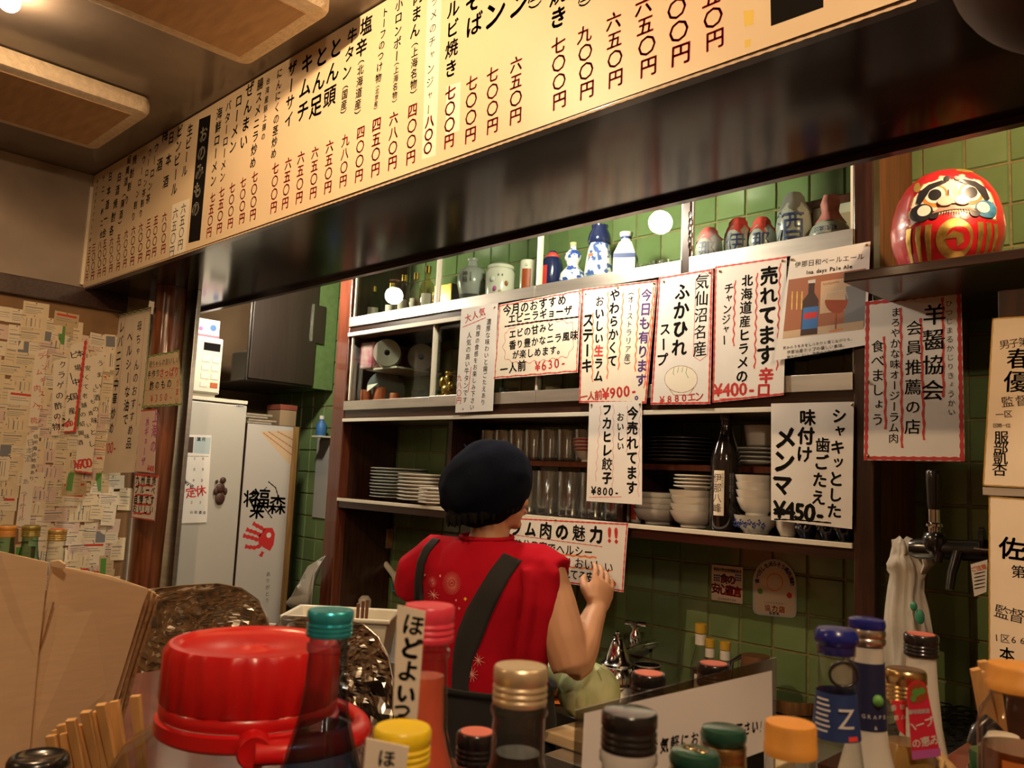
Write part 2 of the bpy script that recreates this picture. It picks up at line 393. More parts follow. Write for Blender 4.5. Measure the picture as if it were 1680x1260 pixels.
# ------------------------------------------------------------------ soffit and menu board
sf = thing('soffit', 'dark glossy brown soffit running the length of the bar behind the menu board', 'soffit', (-1.4, 1.33, ZH))
MB().box((XL+.001, YF+.022, ZH), (1.2, YH, ZT-.001)).build('soffit_body', M_lac, sf, smooth=False)
MB().box((XL+.001, YH-.012, ZH-.014), (1.2, YH+.008, ZH-.0005)).build('rear_lip', M_woodx, sf, smooth=False)
MB().box((XL+.03, YF+.002, ZH-.006), (1.2, YF+.022, ZH+.0)).build('front_lip', M_woodx, sf, smooth=False)
MBD = Sheet('menu_board', 'long cream menu board with black dish names and red prices above the bar', 'menu board',
            [(XL+.012, YF, ZT-.004), (.9, YF, ZT-.004), (.9, YF, ZH+.001), (XL+.012, YF, ZH+.001)], M_cream, thick=.02, wave=0, res=2)
B = MBD
def price(t, x0, y0, x1, y1, c='r', bold=.024): B.text(t, x0, y0, x1, y1, c, bold=bold, jit=.4, k=.97)
def dish(t, x0, y0, x1, y1, c='k', bold=.024, k=.93): B.text(t, x0, y0, x1, y1, c, bold=bold, jit=.4, k=k)
# header panels and patches
B.poly([(327, 196), (346, 188), (328, 394), (309, 399)], 'k', .0004)
B.poly([(1264, 0), (1351, -30), (1351, 12), (1265, 43)], 'k', .0004)
B.poly([(283, 336), (312, 325), (304, 412), (277, 421)], 'h', .0004)
B.poly([(703, -40), (726, -50), (715, 255), (692, 262)], 'h', .0004)
B.poly([(733, 142), (756, 134), (754, 214), (731, 223)], 'h', .0004)
dish('おのみもの', 334, 220, 321, 342, 'w', .02)
for q in (((1220, 18), (1237, 16), (1236, 40), (1222, 44)), ((1222, 66), (1232, 64), (1231, 76), (1222, 79))): B.poly(list(q), 'y', .0004)
# drinks, left of the header
dish('生ビール', 312, 213, 303, 280)
dish('ビンビール', 295, 215, 286, 310)
dish('日本酒', 281, 226, 272, 298, k=.6); dish('梅酒', 271, 222, 262, 270, k=.5)
dish('ウーロン茶', 257, 242, 243, 326, k=.8); dish('ウーロン茶割り', 246, 250, 231, 350, k=.85); dish('ウーロン割り', 236, 262, 219, 355, k=.8)
dish('焼酎割り', 221, 262, 208, 328, k=.75); dish('紹興酒（陳酒）', 212, 262, 196, 370, k=.85); dish('白酒焼酎各', 196, 290, 183, 378, k=.8)
dish('日本酒一合', 181, 290, 171, 382, k=.7); dish('十二一杯二合', 170, 292, 166, 385, k=.6); dish('キャラメンジャー一杯', 160, 298, 148, 394, k=.75)
for t, x0, y0, x1, y1 in (('六〇〇円', 270, 356, 268, 408), ('五〇〇円', 256, 361, 253, 413), ('三〇〇円', 244, 366, 243, 418), ('六〇〇円', 231, 373, 230, 423), ('六〇〇円', 219, 378, 217, 428), ('六〇〇円', 207, 384, 205, 432),
                          ('五〇〇円', 195, 391, 194, 437), ('六〇〇円', 183, 396, 182, 440), ('五〇〇円', 172, 399, 171, 445), ('八〇〇円', 164, 402, 163, 448), ('三〇〇円', 154, 406, 152, 452), ('三五〇円', 147, 411, 142, 455)):
    price(t, x0, y0, x1, y1, bold=.02)
price('六五〇円', 301, 342, 296, 401, 'k', .008); price('六五〇円', 288, 350, 282, 412, 'e', .008)
# dishes, right of the header
for t, x0, y0, x1, y1, pr, a in (
        ('海鮮ローメン', 360, 186, 350, 296, '七五〇円', (349, 324, 343, 381)), ('バターローメン', 375, 174, 365, 290, '七五〇円', (364, 315, 360, 374)),
        ('ローメン', 392, 165, 382, 240, '七〇〇円', (381, 308, 378, 366)), ('ぜんまい', 410, 146, 400, 232, '七〇〇円', (399, 299, 397, 358)),
        ('腸スメニラ炒め', 427, 138, 415, 267, '七〇〇円', (418, 290, 415, 352)), ('にんにくの茎炒め', 459, 120, 449, 252, '七〇〇円', (452, 276, 449, 340)),
        ('ザーサイ', 480, 112, 474, 196, '六五〇円', (473, 268, 468, 333)), ('キムチ', 504, 104, 497, 182, '六五〇円', (494, 258, 491, 324)),
        ('とん足', 528, 92, 518, 174, '六五〇円', (517, 250, 514, 316)), ('とん頭', 551, 78, 541, 158, '六五〇円', (541, 240, 538, 307)),
        ):
    dish(t, x0, y0, x1, y1); price(pr, *a)
dish('台湾産豚上腸の', 440, 133, 432, 224, k=.8)
dish('牛タン', 578, 58, 569, 118); dish('（国産）', 567, 138, 563, 189, k=1); price('九八〇円', 567, 230, 563, 297)
dish('塩辛', 601, 42, 593, 78); dish('（北海道産）', 593, 96, 586, 190, k=.95); price('四〇〇円', 592, 217, 589, 288)
dish('トーフのつけ物', 632, 20, 621, 128); dish('（北京産）', 620, 139, 616, 181, k=1); price('四五〇円', 618, 204, 616, 278)
dish('小ロンポー', 655, 8, 651, 92); dish('（上海名物）', 651, 101, 647, 170, k=.95); price('六八〇円', 646, 194, 644, 267)
dish('肉まん', 686, -6, 681, 50); dish('（上海名物）', 681, 68, 678, 156, k=.95); price('四〇〇円', 677, 181, 674, 258)
dish('ヒラメのチャンジャー', 714, -20, 703, 180, bold=.004, k=.8); price('八〇〇', 705, 199, 702, 243, bold=.045)
dish('カルビ焼き', 745, -18, 740, 112); price('七〇〇円', 739, 152, 737, 231, bold=.03)
dish('焼そば', 775, -38, 778, 40, bold=.03); price('七〇〇円', 774, 136, 772, 221)
dish('ラーメン', 812, -130, 812, 22, bold=.03); price('七〇〇円', 808, 122, 808, 206)
dish('五目メン', 852, -150, 852, 4, bold=.03); price('六五〇円', 847, 105, 846, 190)
dish('（国産）', 877, -70, 877, 18, bold=.02)
dish('もつ焼き', 915, -85, 916, 28, bold=.03); price('七〇〇円', 916, 74, 918, 164)
dish('（国産）', 957, -55, 959, 14, k=1); price('九〇〇円', 959, 56, 963, 147)
price('六五〇円', 1007, 34, 1010, 128); price('六五〇円', 1056, 8, 1064, 109); price('六〇〇円', 1107, -22, 1117, 88); price('六五〇円', 1164, -40, 1173, 64)
B.stroke([(134, 473.3), (560, 327.5), (1120, 131), (1503, 0)], .004, 's', off=.0005)
B.done()
# ------------------------------------------------------------------ ceiling pads
def pad(x0, x1, y0, y1, label):
    t = thing('ceiling_pad', label, 'ceiling pad', ((x0+x1)/2, (y0+y1)/2, 2.5), 'fuzzy bordered pads under the ceiling')
    b = MB(); n = 20; P = []
    for k in range(4):
        cx, cy = ((x1-.03, y1-.03), (x0+.03, y1-.03), (x0+.03, y0+.03), (x1-.03, y0+.03))[k]
        for i in range(n//4+1): a = PI/2*k+PI/2*i/(n//4); P.append((cx+.03*math.cos(a), cy+.03*math.sin(a)))
    c = ((x0+x1)/2, (y0+y1)/2); N = len(P); vs = []; fs = []
    for (s, z) in ((.985, ZT-.004), (1, ZT-.02), (1, 2.512), (.985, 2.502), (.96, 2.500)):
        vs += [(c[0]+(p[0]-c[0])*s, c[1]+(p[1]-c[1])*s, z) for p in P]
    for j in range(4):
        for i in range(N): fs.append((j*N+i, (j+1)*N+i, (j+1)*N+(i+1) % N, j*N+(i+1) % N))
    fs.append(tuple(range(N))); fs.append(tuple(4*N+i for i in range(N-1, -1, -1)))
    b.add(vs, fs); b.build('border', M_fuzz, t)
    b = MB(); q = .045; b.box((x0+q, y0+q, 2.4965), (x1-q, y1-q, 2.5005)); b.build('centre_panel', M_padc, t, smooth=False)
M_fuzz = mat('fuzzy_border', (.66, .54, .38), .95, var=.12, scale=60, bump=.6, bscale=160, sheen=.3)
M_padc = mat('pad_fabric', (.50, .33, .19), .9, var=.12, scale=9, stretch=(1, 5, 1), bump=.2, bscale=140)
pad(-2.005, -1.60, .40, .985, 'brown ceiling pad with a pale fuzzy border, the nearer one at the top edge')
pad(-2.985, -2.52, .36, .945, 'brown ceiling pad with a pale fuzzy border, over the card-covered left wall')
# ------------------------------------------------------------------ lamps (the bulbs that light the room)
def bulb(L, label, top=ZT-.001):
    loc, watts, col, r = L; t = thing('light_bulb', label, 'bulb', loc)
    m = mat('lit_bulb', col, .4, emis=1); m.node_tree.nodes['Principled BSDF'].inputs['Emission Strength'].default_value = watts/(4*PI*PI*r*r)
    MB().sphere(loc, r, 20).build('globe', m, t)
    MB().lathe([(.012, r*.97), (.012, r+.03), (.026, r+.032), (.026, top-loc[2])], loc, 14).build('socket', M_wood, t)
bulb(LAMP_BOARD, 'bare warm bulb in a ceiling socket in front of the menu board')
bulb(LAMP_LEFT, 'bare warm bulb in a ceiling socket between the fuzzy ceiling pads')
bulb(LAMP_RIGHT, 'bare warm bulb hanging at the right end of the bar')
bulb(KLAMP_A, 'bright kitchen bulb behind the soffit near the left cabinet post')
bulb(KLAMP_B, 'bright kitchen bulb behind the soffit above the row of vases')
bulb(KLAMP_C, 'kitchen bulb behind the soffit to the right of the daruma')
bulb(FILL_A, 'added bulb out of view to the right behind the viewer, lighting the foreground')
bulb(FILL_B, 'added fill bulb out of view to the left behind the viewer')
c = atT(1772, -108, .72); t = thing('pendant_lamp', 'dark brown rounded pendant lamp shade hanging at the top right', 'lamp', c)
MB().lathe([(max(.001, .104*math.cos(a)), .098*math.sin(a)) for a in [PI*(-.5+k/26) for k in range(24)]]+[(.03, .100), (.02, .118), (.012, .125)], c, 40).build('lamp_shade', mat('lamp_brown', (.030, .013, .009), .6, var=.25, scale=10), t)
MB().lathe([(.004, .12), (.004, ZT-c.z-.001)], c, 8).build('cord', M_black, t)
# ------------------------------------------------------------------ glazed wall cabinet
YC = 1.95; XA, XB = -2.87, -.782
cb = thing('wall_cabinet', 'tall dark wood kitchen cabinet with glazed sliding doors above open shelves', 'cabinet', (-1.84, 2.1, 1.28))
MB().box((-2.955, YC, .8330), (XA, YC+.045, 2.46)).build('post', M_red, cb, False, .003)
MB().box((-2.95, YC+.045, .8330), (XA-.005, YB-.012, 2.46)).build('side_panel', M_wood, cb, False)
MB().box((XB, YC, .8330), (XB+.047, YC+.045, 2.46)).build('post', M_wood, cb, False, .003)
MB().box((XB+.005, YC+.045, 1.28), (XB+.04, YB-.012, 2.46)).build('side_panel', mat('brown_panel', (.17, .075, .03), .65, var=.25, scale=5, stretch=(14, 14, 1), spec=.2), cb, False)
def shelf(n, z0, z1, m=M_woodx, x0=XA, x1=XB, y0=YC+.004, y1=YB-.012): MB().box((x0+.0005, y0, z0), (x1-.0005, y1, z1)).build(n, m, cb, False)
shelf('bottom_shelf', 1.293, 1.3305)
shelf('middle_board', 1.640, 1.700)
shelf('upper_board', 1.995, 2.060)
shelf('top_board', 2.44, 2.46)
shelf('inner_shelf', 1.488, 1.505, M_red, -2.25, -1.50, 2.06); shelf('inner_shelf', 1.488, 1.505, M_red, -1.48, XB, 2.06)
for x in (-2.27, -1.50): MB().box((x, 2.0, 1.331), (x+.02, YB-.012, 1.6395)).build('divider', M_wood, cb, False)
for z0, z1, m in ((1.319, 1.3312, M_ivory), (1.640, 1.653, M_ivory), (1.994, 2.010, M_ivory)):
    MB().box((XA+.001, YC-.006, z0), (XB-.001, YC+.0035, z1)).build('shelf_edge', m, cb, False, .001)
for x0, x1, z0, z1 in ((XA, -1.822, 2.035, 2.074), (-1.820, -1.262, 2.035, 2.075), (-1.238, XB, 2.035, 2.080), (XA, -2.33, 1.688, 1.725), (-2.329, -1.80, 1.688, 1.727), (-1.799, -1.24, 1.688, 1.727), (-1.238, XB, 1.688, 1.730)):
    MB().box((x0+.0008, YC-.004, z0), (x1-.0008, YC+.0035, z1)).build('steel_rail', M_steelx, cb, False, .001)
MB().box((-1.262, YC-.002, 2.036), (-1.239, YC+.02, 2.43)).build('mullion', M_wood, cb, False)
def pane(x0, x1, z0, z1, y):
    g = MB().box((x0, y, z0), (x1, y+.003, z1)).build('sliding_door', M_glass, cb, False)
    for x in (x0, x1-.007): MB().box((x, y-.003, z0), (x+.007, y+.006, z1)).build('door_stile', M_ivory, g, False)
for x0, x1, k in ((XA+.02, -2.326, 0), (-2.332, -1.815, 1), (-1.823, -1.262, 0), (-1.238, XB-.001, 0)): pane(x0, x1, 2.076, 2.43, YC+.006+.012*k)
for x0, x1, k in ((XA+.02, -2.326, 0), (-2.332, -1.80, 1), (-1.808, -1.24, 0), (-1.25, XB-.001, 1)): pane(x0, x1, 1.729, 1.993, YC+.006+.012*k)
b = MB()
for i in range(6): b.tube([V(-1.236+.004*math.sin(a), YC-.006+.002*(i % 2), 2.20-.018*i+.010*math.cos(a)) for a in [2*PI*k/8 for k in range(9)]], .0015, 5)
b.build('latch_chain', M_chrome, cb)
MB().box((-2.80, YC+.05, 1.855), (-2.60, 2.236, 1.862)).build('bracket_shelf', M_ivory, cb, False)
# ------------------------------------------------------------------ crockery
def place(px, py, Y, z):            # a point on a shelf: pixel column at depth Y, resting height z
    p = atY(px, py, Y); return V(p.x, Y, z)
ORD2 = ['first', 'second', 'third', 'fourth', 'fifth', 'sixth', 'seventh', 'eighth']
ORD = ['lowest', 'second lowest', 'third from the bottom', 'fourth from the bottom', 'fifth from the bottom', 'sixth from the bottom', 'seventh from the bottom', 'eighth from the bottom', 'ninth from the bottom', 'topmost', 'eleventh']
def ordn(i, n): return 'topmost' if i == n-1 else ('second from the top' if i == n-2 and n > 3 else ORD[i])
def stack(name, cat, kind, where, group, base, n, r, h, pitch, m, foot=.55, band=None, jit=.003, flat=False):
    z = base.z; first = None
    for i in range(n):
        p = V(base.x+random.uniform(-jit, jit), base.y+random.uniform(-jit, jit), z+i*pitch)
        lab = '%s %s, %s' % (kind, ordn(i, n), where)
        if first: dup(first, p, lab, group); continue
        if flat: prof = [(r*.5, 0), (r*.52, .004), (r*.9, h*.6), (r, h-.003), (r*1.0, h), (r*.96, h), (r*.86, h*.72), (r*.5, .008), (.001, .007)]
        else: prof = [(r*foot, 0), (r*foot, .006), (r*.78, h*.35), (r*.94, h*.75), (r, h), (r*.965, h), (r*.9, h*.72), (r*.72, h*.36), (r*foot*.8, .012), (.001, .01)]
        first = thing(name, lab, cat, p, group); MB().lathe(prof, p, 28).build('body', m, first)
        if band: MB().lathe([(r*.955, h*.80), (r*1.006, h*.86), (r*1.007, h*.93), (r*1.003, h*.95)], p, 28, cap=False).build('rim_band', band, first)
M_cel = mat('celadon_plate', (.40, .44, .42), .25, coat=.3); M_rband = mat('red_band', (.45, .06, .04), .4)
stack('plate', 'plate', 'dark edged plate', 'in the tall stack at the left post', 'tall plate stack by the left post', V(-2.68, 2.11, 1.3315), 10, .118, .017, .0125, M_cel, flat=True)
stack('plate', 'plate', 'cream plate', 'in the stack left of the beret', 'cream plates left of the beret', V(-2.47, 2.07, 1.3315), 8, .105, .017, .0135, M_porc, flat=True)
stack('small_plate', 'plate', 'small cream plate', 'in the short stack beside the beret', 'small cream plates beside the beret', V(-2.268, 2.015, 1.3315) if 0 else V(-2.305, 1.985, 1.3315), 5, .024*2.6, .014, .0125, M_porc, flat=True)
def tumbler(p, label, group, r=.034, h=.105, m=None, first=[None]):
    t = thing('drinking_glass', label, 'glass', p, group)
    MB().lathe([(.001, .004), (r*.78, .004), (r*.86, 0), (r*.9, .004), (r, h), (r*.96, h), (r*.84, .012), (.001, .012)], p, 18).build('body', m or M_gcup, t); return t
g0 = None; k = 0
for row, Y in enumerate((2.10, 2.175)):
    for i in range(7):
        p = V(-2.16+.0745*i+.03*row, Y, 1.5055); lab = 'tumbler on the inner shelf behind the beret, %s from left in the %s row' % (ORD2[i], ('front', 'rear')[row])
        if g0 is None: g0 = tumbler(p, lab, 'tumblers on the upper inner shelf')
        else: dup(g0, p, lab)
def mug(p, label, group, r=.040, h=.14):
    t = thing('beer_mug', label, 'mug', p, group)
    b = MB(); n = 36; vs = []; fs = []
    prof = [(.001, .006), (r*.9, 0), (r, .004), (r, h*.78), (r*.96, h*.84), (r, h), (r*.93, h), (r*.86, .02), (.001, .02)]
    for (q, z) in prof:
        for i in range(n):
            f = 1-.035*(i % 2) if .003 < z < h*.8 else 1
            vs.append(p+V(q*f*math.cos(2*PI*i/n), q*f*math.sin(2*PI*i/n), z))
    for j in range(len(prof)-1):
        for i in range(n): fs.append((j*n+i, j*n+(i+1) % n, (j+1)*n+(i+1) % n, (j+1)*n+i))
    b.add(vs, fs); b.build('body', M_gcup, t)
    a = -.9; d = V(math.cos(a), math.sin(a), 0); pts = [p+d*(r*.95+.030*math.sin(PI*s))+V(0, 0, .025+.085*s) for s in [i/8 for i in range(9)]]
    MB().tube(pts, .006, 8).build('handle', M_gcup, t); return t
g0 = None
for row, Y in enumerate((2.03, 2.13)):
    for i in range(6 if row == 0 else 5):
        p = V(-1.985+.092*i+.04*row, Y, 1.3315); lab = 'heavy glass beer mug on the bottom shelf, %s from the left in the %s row' % (ORD2[i], ('front', 'rear')[row])
        if g0 is None: g0 = mug(p, lab, 'beer mugs on the bottom shelf')
        else: dup(g0, p, lab)
p = V(-2.235, 2.03, 1.3315); tumbler(p, 'single tall glass standing between the plate stacks and the beret', None, .03, .12)
stack('rice_bowl', 'bowl', 'cream bowl with red band', 'in the stack beside the tumblers', 'red banded bowls', place(968, 750, 2.08, 1.5055), 4, .055, .042, .011, M_porc, band=M_rband)
M_rlab = mat('red_label', (.5, .06, .03), .4)
for k, px in enumerate((1024, 1044)):
    p = place(px, 850, 2.03, 1.3315); t = thing('spice_shaker', 'small red and white spice shaker, %s of two on the bottom shelf' % ('left' if k == 0 else 'right'), 'shaker', p, 'spice shakers')
    MB().lathe([(.016, 0), (.017, .004), (.017, .065), (.012, .07)], p, 14).build('body', M_porc, t); MB().lathe([(.0174, .008), (.0174, .052)], p, 14, cap=False, a0=-2.6, a1=-1.0).build('label', M_rlab, t)
stack('bowl', 'bowl', 'grey white bowl', 'in the stack under the hanging price sheet', 'bowls left of the dark sake bottle', place(1080, 855, 2.05, 1.3315), 4, .072, .042, .016, M_porcg)
stack('bowl', 'bowl', 'deep cream bowl', 'in the pile left of the dark sake bottle', 'bowls left of the dark sake bottle', place(1138, 862, 2.03, 1.3315), 4, .066, .045, .019, M_porc)
stack('saucer', 'plate', 'cream saucer', 'on the bowls left of the dark sake bottle', 'saucers on the bowls', place(1142, 862, 2.03, 1.4345), 4, .062, .012, .0098, M_porc, flat=True)
stack('rice_bowl', 'bowl', 'small cream bowl', 'right of the dark sake bottle', 'bowls right of the dark sake bottle', place(1240, 870, 2.00, 1.3775), 4, .052, .045, .0195, M_porc)
p = place(1240, 870, 2.00, 1.3315); t = thing('flowered_bowl', 'white bowl with blue flowers under the small cream bowls', 'bowl', p)
MB().lathe([(.032, 0), (.034, .006), (.050, .022), (.056, .046), (.053, .046), (.045, .02), (.001, .012)], p, 28).build('body', M_porcg, t)
b = MB()
for k in range(9):
    a = -2.5+k*.22; zz = .022+.008*(k % 2)
    for q in range(5): b.sphere(p+V(.0515*math.cos(a)+.004*math.cos(q*1.25), .0515*math.sin(a), zz+.006*math.sin(q*1.25)), (.003, .003, .003), 6)
b.build('flower_print', INK['n'], t)
for k, (px, m, lab) in enumerate(((1292, M_porc, 'plain cream cup under the bamboo shoot price sheet'), (1324, M_navy, 'dark blue cup with white spots beside the plain cream cup'), (1360, M_navy, 'dark blue cup with white spots, middle of the dark cups'), (1388, M_navy, 'dark blue cup with white spots at the right post'))):
    p = place(px, 885, 2.0, 1.3315); t = thing('tea_cup', lab, 'cup', p, 'cups at the right end of the bottom shelf')
    MB().lathe([(.018, 0), (.019, .004), (.027, .02), (.030, .062), (.028, .062), (.024, .02), (.001, .008)], p, 22).build('body', m, t)
    if k:
        b = MB()
        for q in range(16): a = -2.7+1.8*random.random(); b.sphere(p+V(.0285*math.cos(a), .0285*math.sin(a), random.uniform(.022, .05)), random.uniform(.0015, .004), 6)
        b.build('spots', M_porcg, t)
stack('dark_plate', 'plate', 'dark brown plate', 'in the stack on the upper inner shelf', 'dark plates on the upper inner shelf', place(1118, 757, 2.13, 1.5055), 7, .105, .016, .0105, M_dkplate, flat=True)
stack('plate', 'plate', 'white plate', 'right of the sake bottle on the upper inner shelf', 'white plates right of the sake bottle', place(1248, 762, 2.12, 1.5055), 4, .085, .016, .0115, M_porcg, flat=True)
p = place(1252, 740, 2.12, 1.558); t = thing('serving_bowl', 'deep cream bowl set on the white plates', 'bowl', p)
MB().lathe([(.035, 0), (.045, .006), (.052, .06), (.050, .06), (.042, .01), (.001, .008)], p, 26).build('body', M_porc, t)
# sake bottle
p = place(1189, 866, 2.0, 1.3315); t = thing('sake_bottle', 'tall black sake bottle with a cream label on the bottom shelf', 'bottle', p)
M_blk = mat('black_glass', (.012, .009, .008), .08, coat=.6)
SB = [(.036, 0), (.040, .006), (.040, .185), (.036, .205), (.022, .248), (.0155, .275), (.0145, .292), (.0165, .296), (.0165, .312), (.012, .315)]
MB().lathe(SB, p, 32).build('body', M_blk, t); MB().lathe([(.0172, .294), (.0172, .316), (.001, .3165)], p, 20).build('cap', M_dkplate, t)
def cyl_label(parent, p, r, a, w, z0, z1, m, name='label', n=10, rr=None):
    da = w/r; MB().lathe([(r, z0), (rr or r, z1)], p, n, cap=False, a0=a-da/2, a1=a+da/2).build(name, m, parent)
def fine(vs, fs, n):                  # cut large faces so that big print follows the curve
    tr = [(f[0], f[k], f[k+1]) for f in fs for k in range(1, len(f)-1)] if n else fs
    for _ in range(n):
        vs = list(vs); mid = {}; out = []
        def m(i, j):
            k = (min(i, j), max(i, j))
            if k not in mid: mid[k] = len(vs); vs.append(((vs[i][0]+vs[j][0])/2, (vs[i][1]+vs[j][1])/2))
            return mid[k]
        for a, b, c in tr: x, y, z = m(a, b), m(b, c), m(c, a); out += [(a, x, z), (x, b, y), (z, y, c), (x, y, z)]
        tr = out
    return vs, tr
def cyl_text(parent, p, r, a, rows, c, name='lettering', vert=False):
    b = MB()
    for (t, u, z, sz, bold) in rows:          # u along the girth, z up, first character
        for i, ch in enumerate(t):
            vs, fs = fine(*glyph(ch, 0), 2 if sz/r > .35 else 0); x0 = u+(0 if vert else i*sz); zz = z-(i*sz if vert else 0)
            P = []
            for (x, y) in vs:
                th = a+(x0+x*sz)/r; P.append(p+V(r*math.cos(th), r*math.sin(th), zz+y*sz))
            b.add(P, fs)
    b.build(name, INK[c], parent, smooth=False)
def facing(p): return math.atan2(-p.y, -p.x)
a = facing(p)-.45
cyl_label(t, p, .0405, a, .030, .040, .158, M_paperw)
cyl_text(t, p, .0409, a, [('伊那八峰', -.004, .138, .026, .02)], 'd', vert=True); cyl_text(t, p, .0409, a, [('本格米焼酎', .0105, .148, .008, .0)], 'e', 'small_lettering', vert=True)
cyl_text(t, p, .0409, a+.75, [('米麹仕込み乙類焼酎二五度', 0, .15, .0055, .0), ('伊那谷の水と米を用い', .007, .15, .0055, .0)], 'e', 'back_print', vert=True)
# ------------------------------------------------------------------ glazed upper row
Z1 = 2.0605
def flask(name, label, cat, px, py, Y, prof, m, z=Z1, n=28, group=None, sq=(1, 1)):
    p = place(px, py, Y, z); t = thing(name, label, cat, p, group); MB().lathe(prof, p, n, sq=sq).build('body', m, t); return t, p
for k, (px, py, h) in enumerate(((611, 515, .165), (641, 505, .17), (661, 500, .185), (681, 500, .19), (700, 494, .20))):
    t, p = flask('whisky_bottle', 'clear glass whisky bottle with a cream label, %s of the row by the left post' % ['first', 'second', 'third', 'fourth', 'fifth'][k], 'bottle', px, py, 2.07+.02*(k % 2),
                 [(.001, .003), (.028, 0), (.031, .006), (.031, h*.55), (.024, h*.68), (.011, h*.76), (.010, h*.95), (.012, h)], M_gbot if k != 4 else M_whisky, group='whisky bottles by the left post')
    MB().lathe([(.0125, h*.90), (.0125, h*1.04), (.001, h*1.05)], p, 14).build('cap', M_gold, t)
    a = facing(p); cyl_label(t, p, .0316, a, .05, h*.10, h*.46, M_paperw); MB().lathe([(.001, .006), (.0285, .006), (.0285, h*.42), (.001, h*.42)], p, 20).build('whisky', M_whisky, t)
p = place(738, 500, 2.09, Z1); t = thing('gold_box', 'shiny gold gift box standing beside the whisky bottles', 'box', p)
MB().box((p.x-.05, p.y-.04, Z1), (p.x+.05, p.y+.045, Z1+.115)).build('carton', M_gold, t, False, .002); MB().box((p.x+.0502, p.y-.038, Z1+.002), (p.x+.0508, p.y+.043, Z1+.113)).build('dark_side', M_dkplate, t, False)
t, p = flask('sake_jar', 'grey ceramic sake jar with black brushed writing', 'jar', 773, 492, 2.06, [(.030, 0), (.033, .004), (.045, .05), (.056, .095), (.056, .12), (.046, .15), (.020, .163), (.017, .182), (.021, .186), (.021, .194), (.001, .195)], M_stone)
MB().lathe([(.0345, .001), (.0395, .03), (.0465, .052)], p, 28, cap=False, a0=-3.2, a1=-.2).build('dark_base', M_stoned, t); a = facing(p)-.4
cyl_text(t, p, .0575, a, [('神稲', -.006, .125, .022, .02)], 'k', vert=True); cyl_text(t, p, .0575, a, [('純米吟醸酒', .016, .128, .007, .01)], 'k', 'small_lettering', vert=True)
MB().tube([p+V(.058, .01, .11), p+V(.072, .01, .10), p+V(.072, .01, .06), p+V(.052, .01, .045)], .007, 8).build('handle', M_stone, t)
t, p = flask('painted_jar', 'cream lidded jar painted with small figures', 'jar', 820, 480, 2.06, [(.050, 0), (.052, .004), (.054, .115), (.046, .128), (.050, .131), (.048, .142), (.03, .152), (.001, .154)], M_porc)
a = facing(p)
for (u, z, c, s, nm) in ((-.03, .085, 'l', .012, 'figure_print'), (-.02, .05, 'm', .010, 'robe_print'), (.022, .07, 't', .010, 'seal_print'), (.006, .10, 'e', .005, 'eye_print'), (-.008, .1, 'e', .005, 'eye_print'), (.0, .035, 's', .011, 'flower_print')):
    b = MB(); b.sphere(p+V(.0535*math.cos(a+u/.054), .0535*math.sin(a+u/.054), z), (s*.7, s*.7, s), 10); b.build(nm, INK[c], t)
t, p = flask('sake_cup', 'white cylinder cup with an amber printed band', 'cup', 866, 468, 2.05, [(.028, 0), (.030, .003), (.030, .135), (.028, .138), (.001, .138)], M_porc); a = facing(p)
cyl_label(t, p, .0305, a-.25, .034, .02, .105, INK['a'], 'amber_label'); cyl_text(t, p, .0309, a-.25, [('山', -.001, .118, .012, .03)], 'k')
MB().box((p.x-.06, 2.0, Z1), (p.x+.05, 2.13, Z1+.008)).build('white_tray', M_white, t, False)
t, p = flask('blue_bottle', 'dark navy glazed bottle with a red wrapped neck', 'bottle', 905, 465, 2.05, [(.036, 0), (.038, .004), (.038, .10), (.032, .125), (.015, .14), (.012, .155), (.001, .156)], M_navy)
MB().lathe([(.036, .108), (.024, .132), (.026, .138), (.015, .146), (.013, .15)], p, 16).build('neck_wrap', M_redcloth, t); cyl_label(t, p, .0387, facing(p)-.75, .022, .02, .10, mat('red_band_label', (.6, .04, .03), .4), 'red_label')
t, p = flask('gourd_bottle', 'blue and white double gourd bottle with a cork', 'bottle', 939, 455, 2.05, [(.022, 0), (.024, .004), (.040, .026), (.044, .045), (.040, .065), (.022, .085), (.019, .092), (.022, .10), (.029, .115), (.028, .13), (.016, .143), (.010, .149), (.010, .158), (.013, .160)], M_bluew)
MB().lathe([(.0105, .156), (.012, .170), (.001, .171)], p, 14).build('cork', M_cork, t)
t, p = flask('dragon_vase', 'tall white vase with a blue dragon and dark cloth top', 'vase', 982, 445, 2.06, [(.030, 0), (.033, .004), (.046, .03), (.047, .055), (.042, .10), (.032, .155), (.020, .185), (.018, .20)], M_blued)
MB().lathe([(.036, .150), (.040, .156), (.036, .18), (.026, .20), (.028, .212), (.018, .216), (.001, .216)], p, 14).build('cloth_cap', M_navy, t)
cyl_label(t, p, .0415, facing(p)-.75, .022, .088, .112, mat('red_seal', (.75, .14, .08), .5), 'red_seal'); MB().lathe([(.0335, .004), (.0466, .03), (.0472, .04)], p, 28, cap=False).build('wave_band', mat('wave_blue', (.09, .16, .24), .3), t)
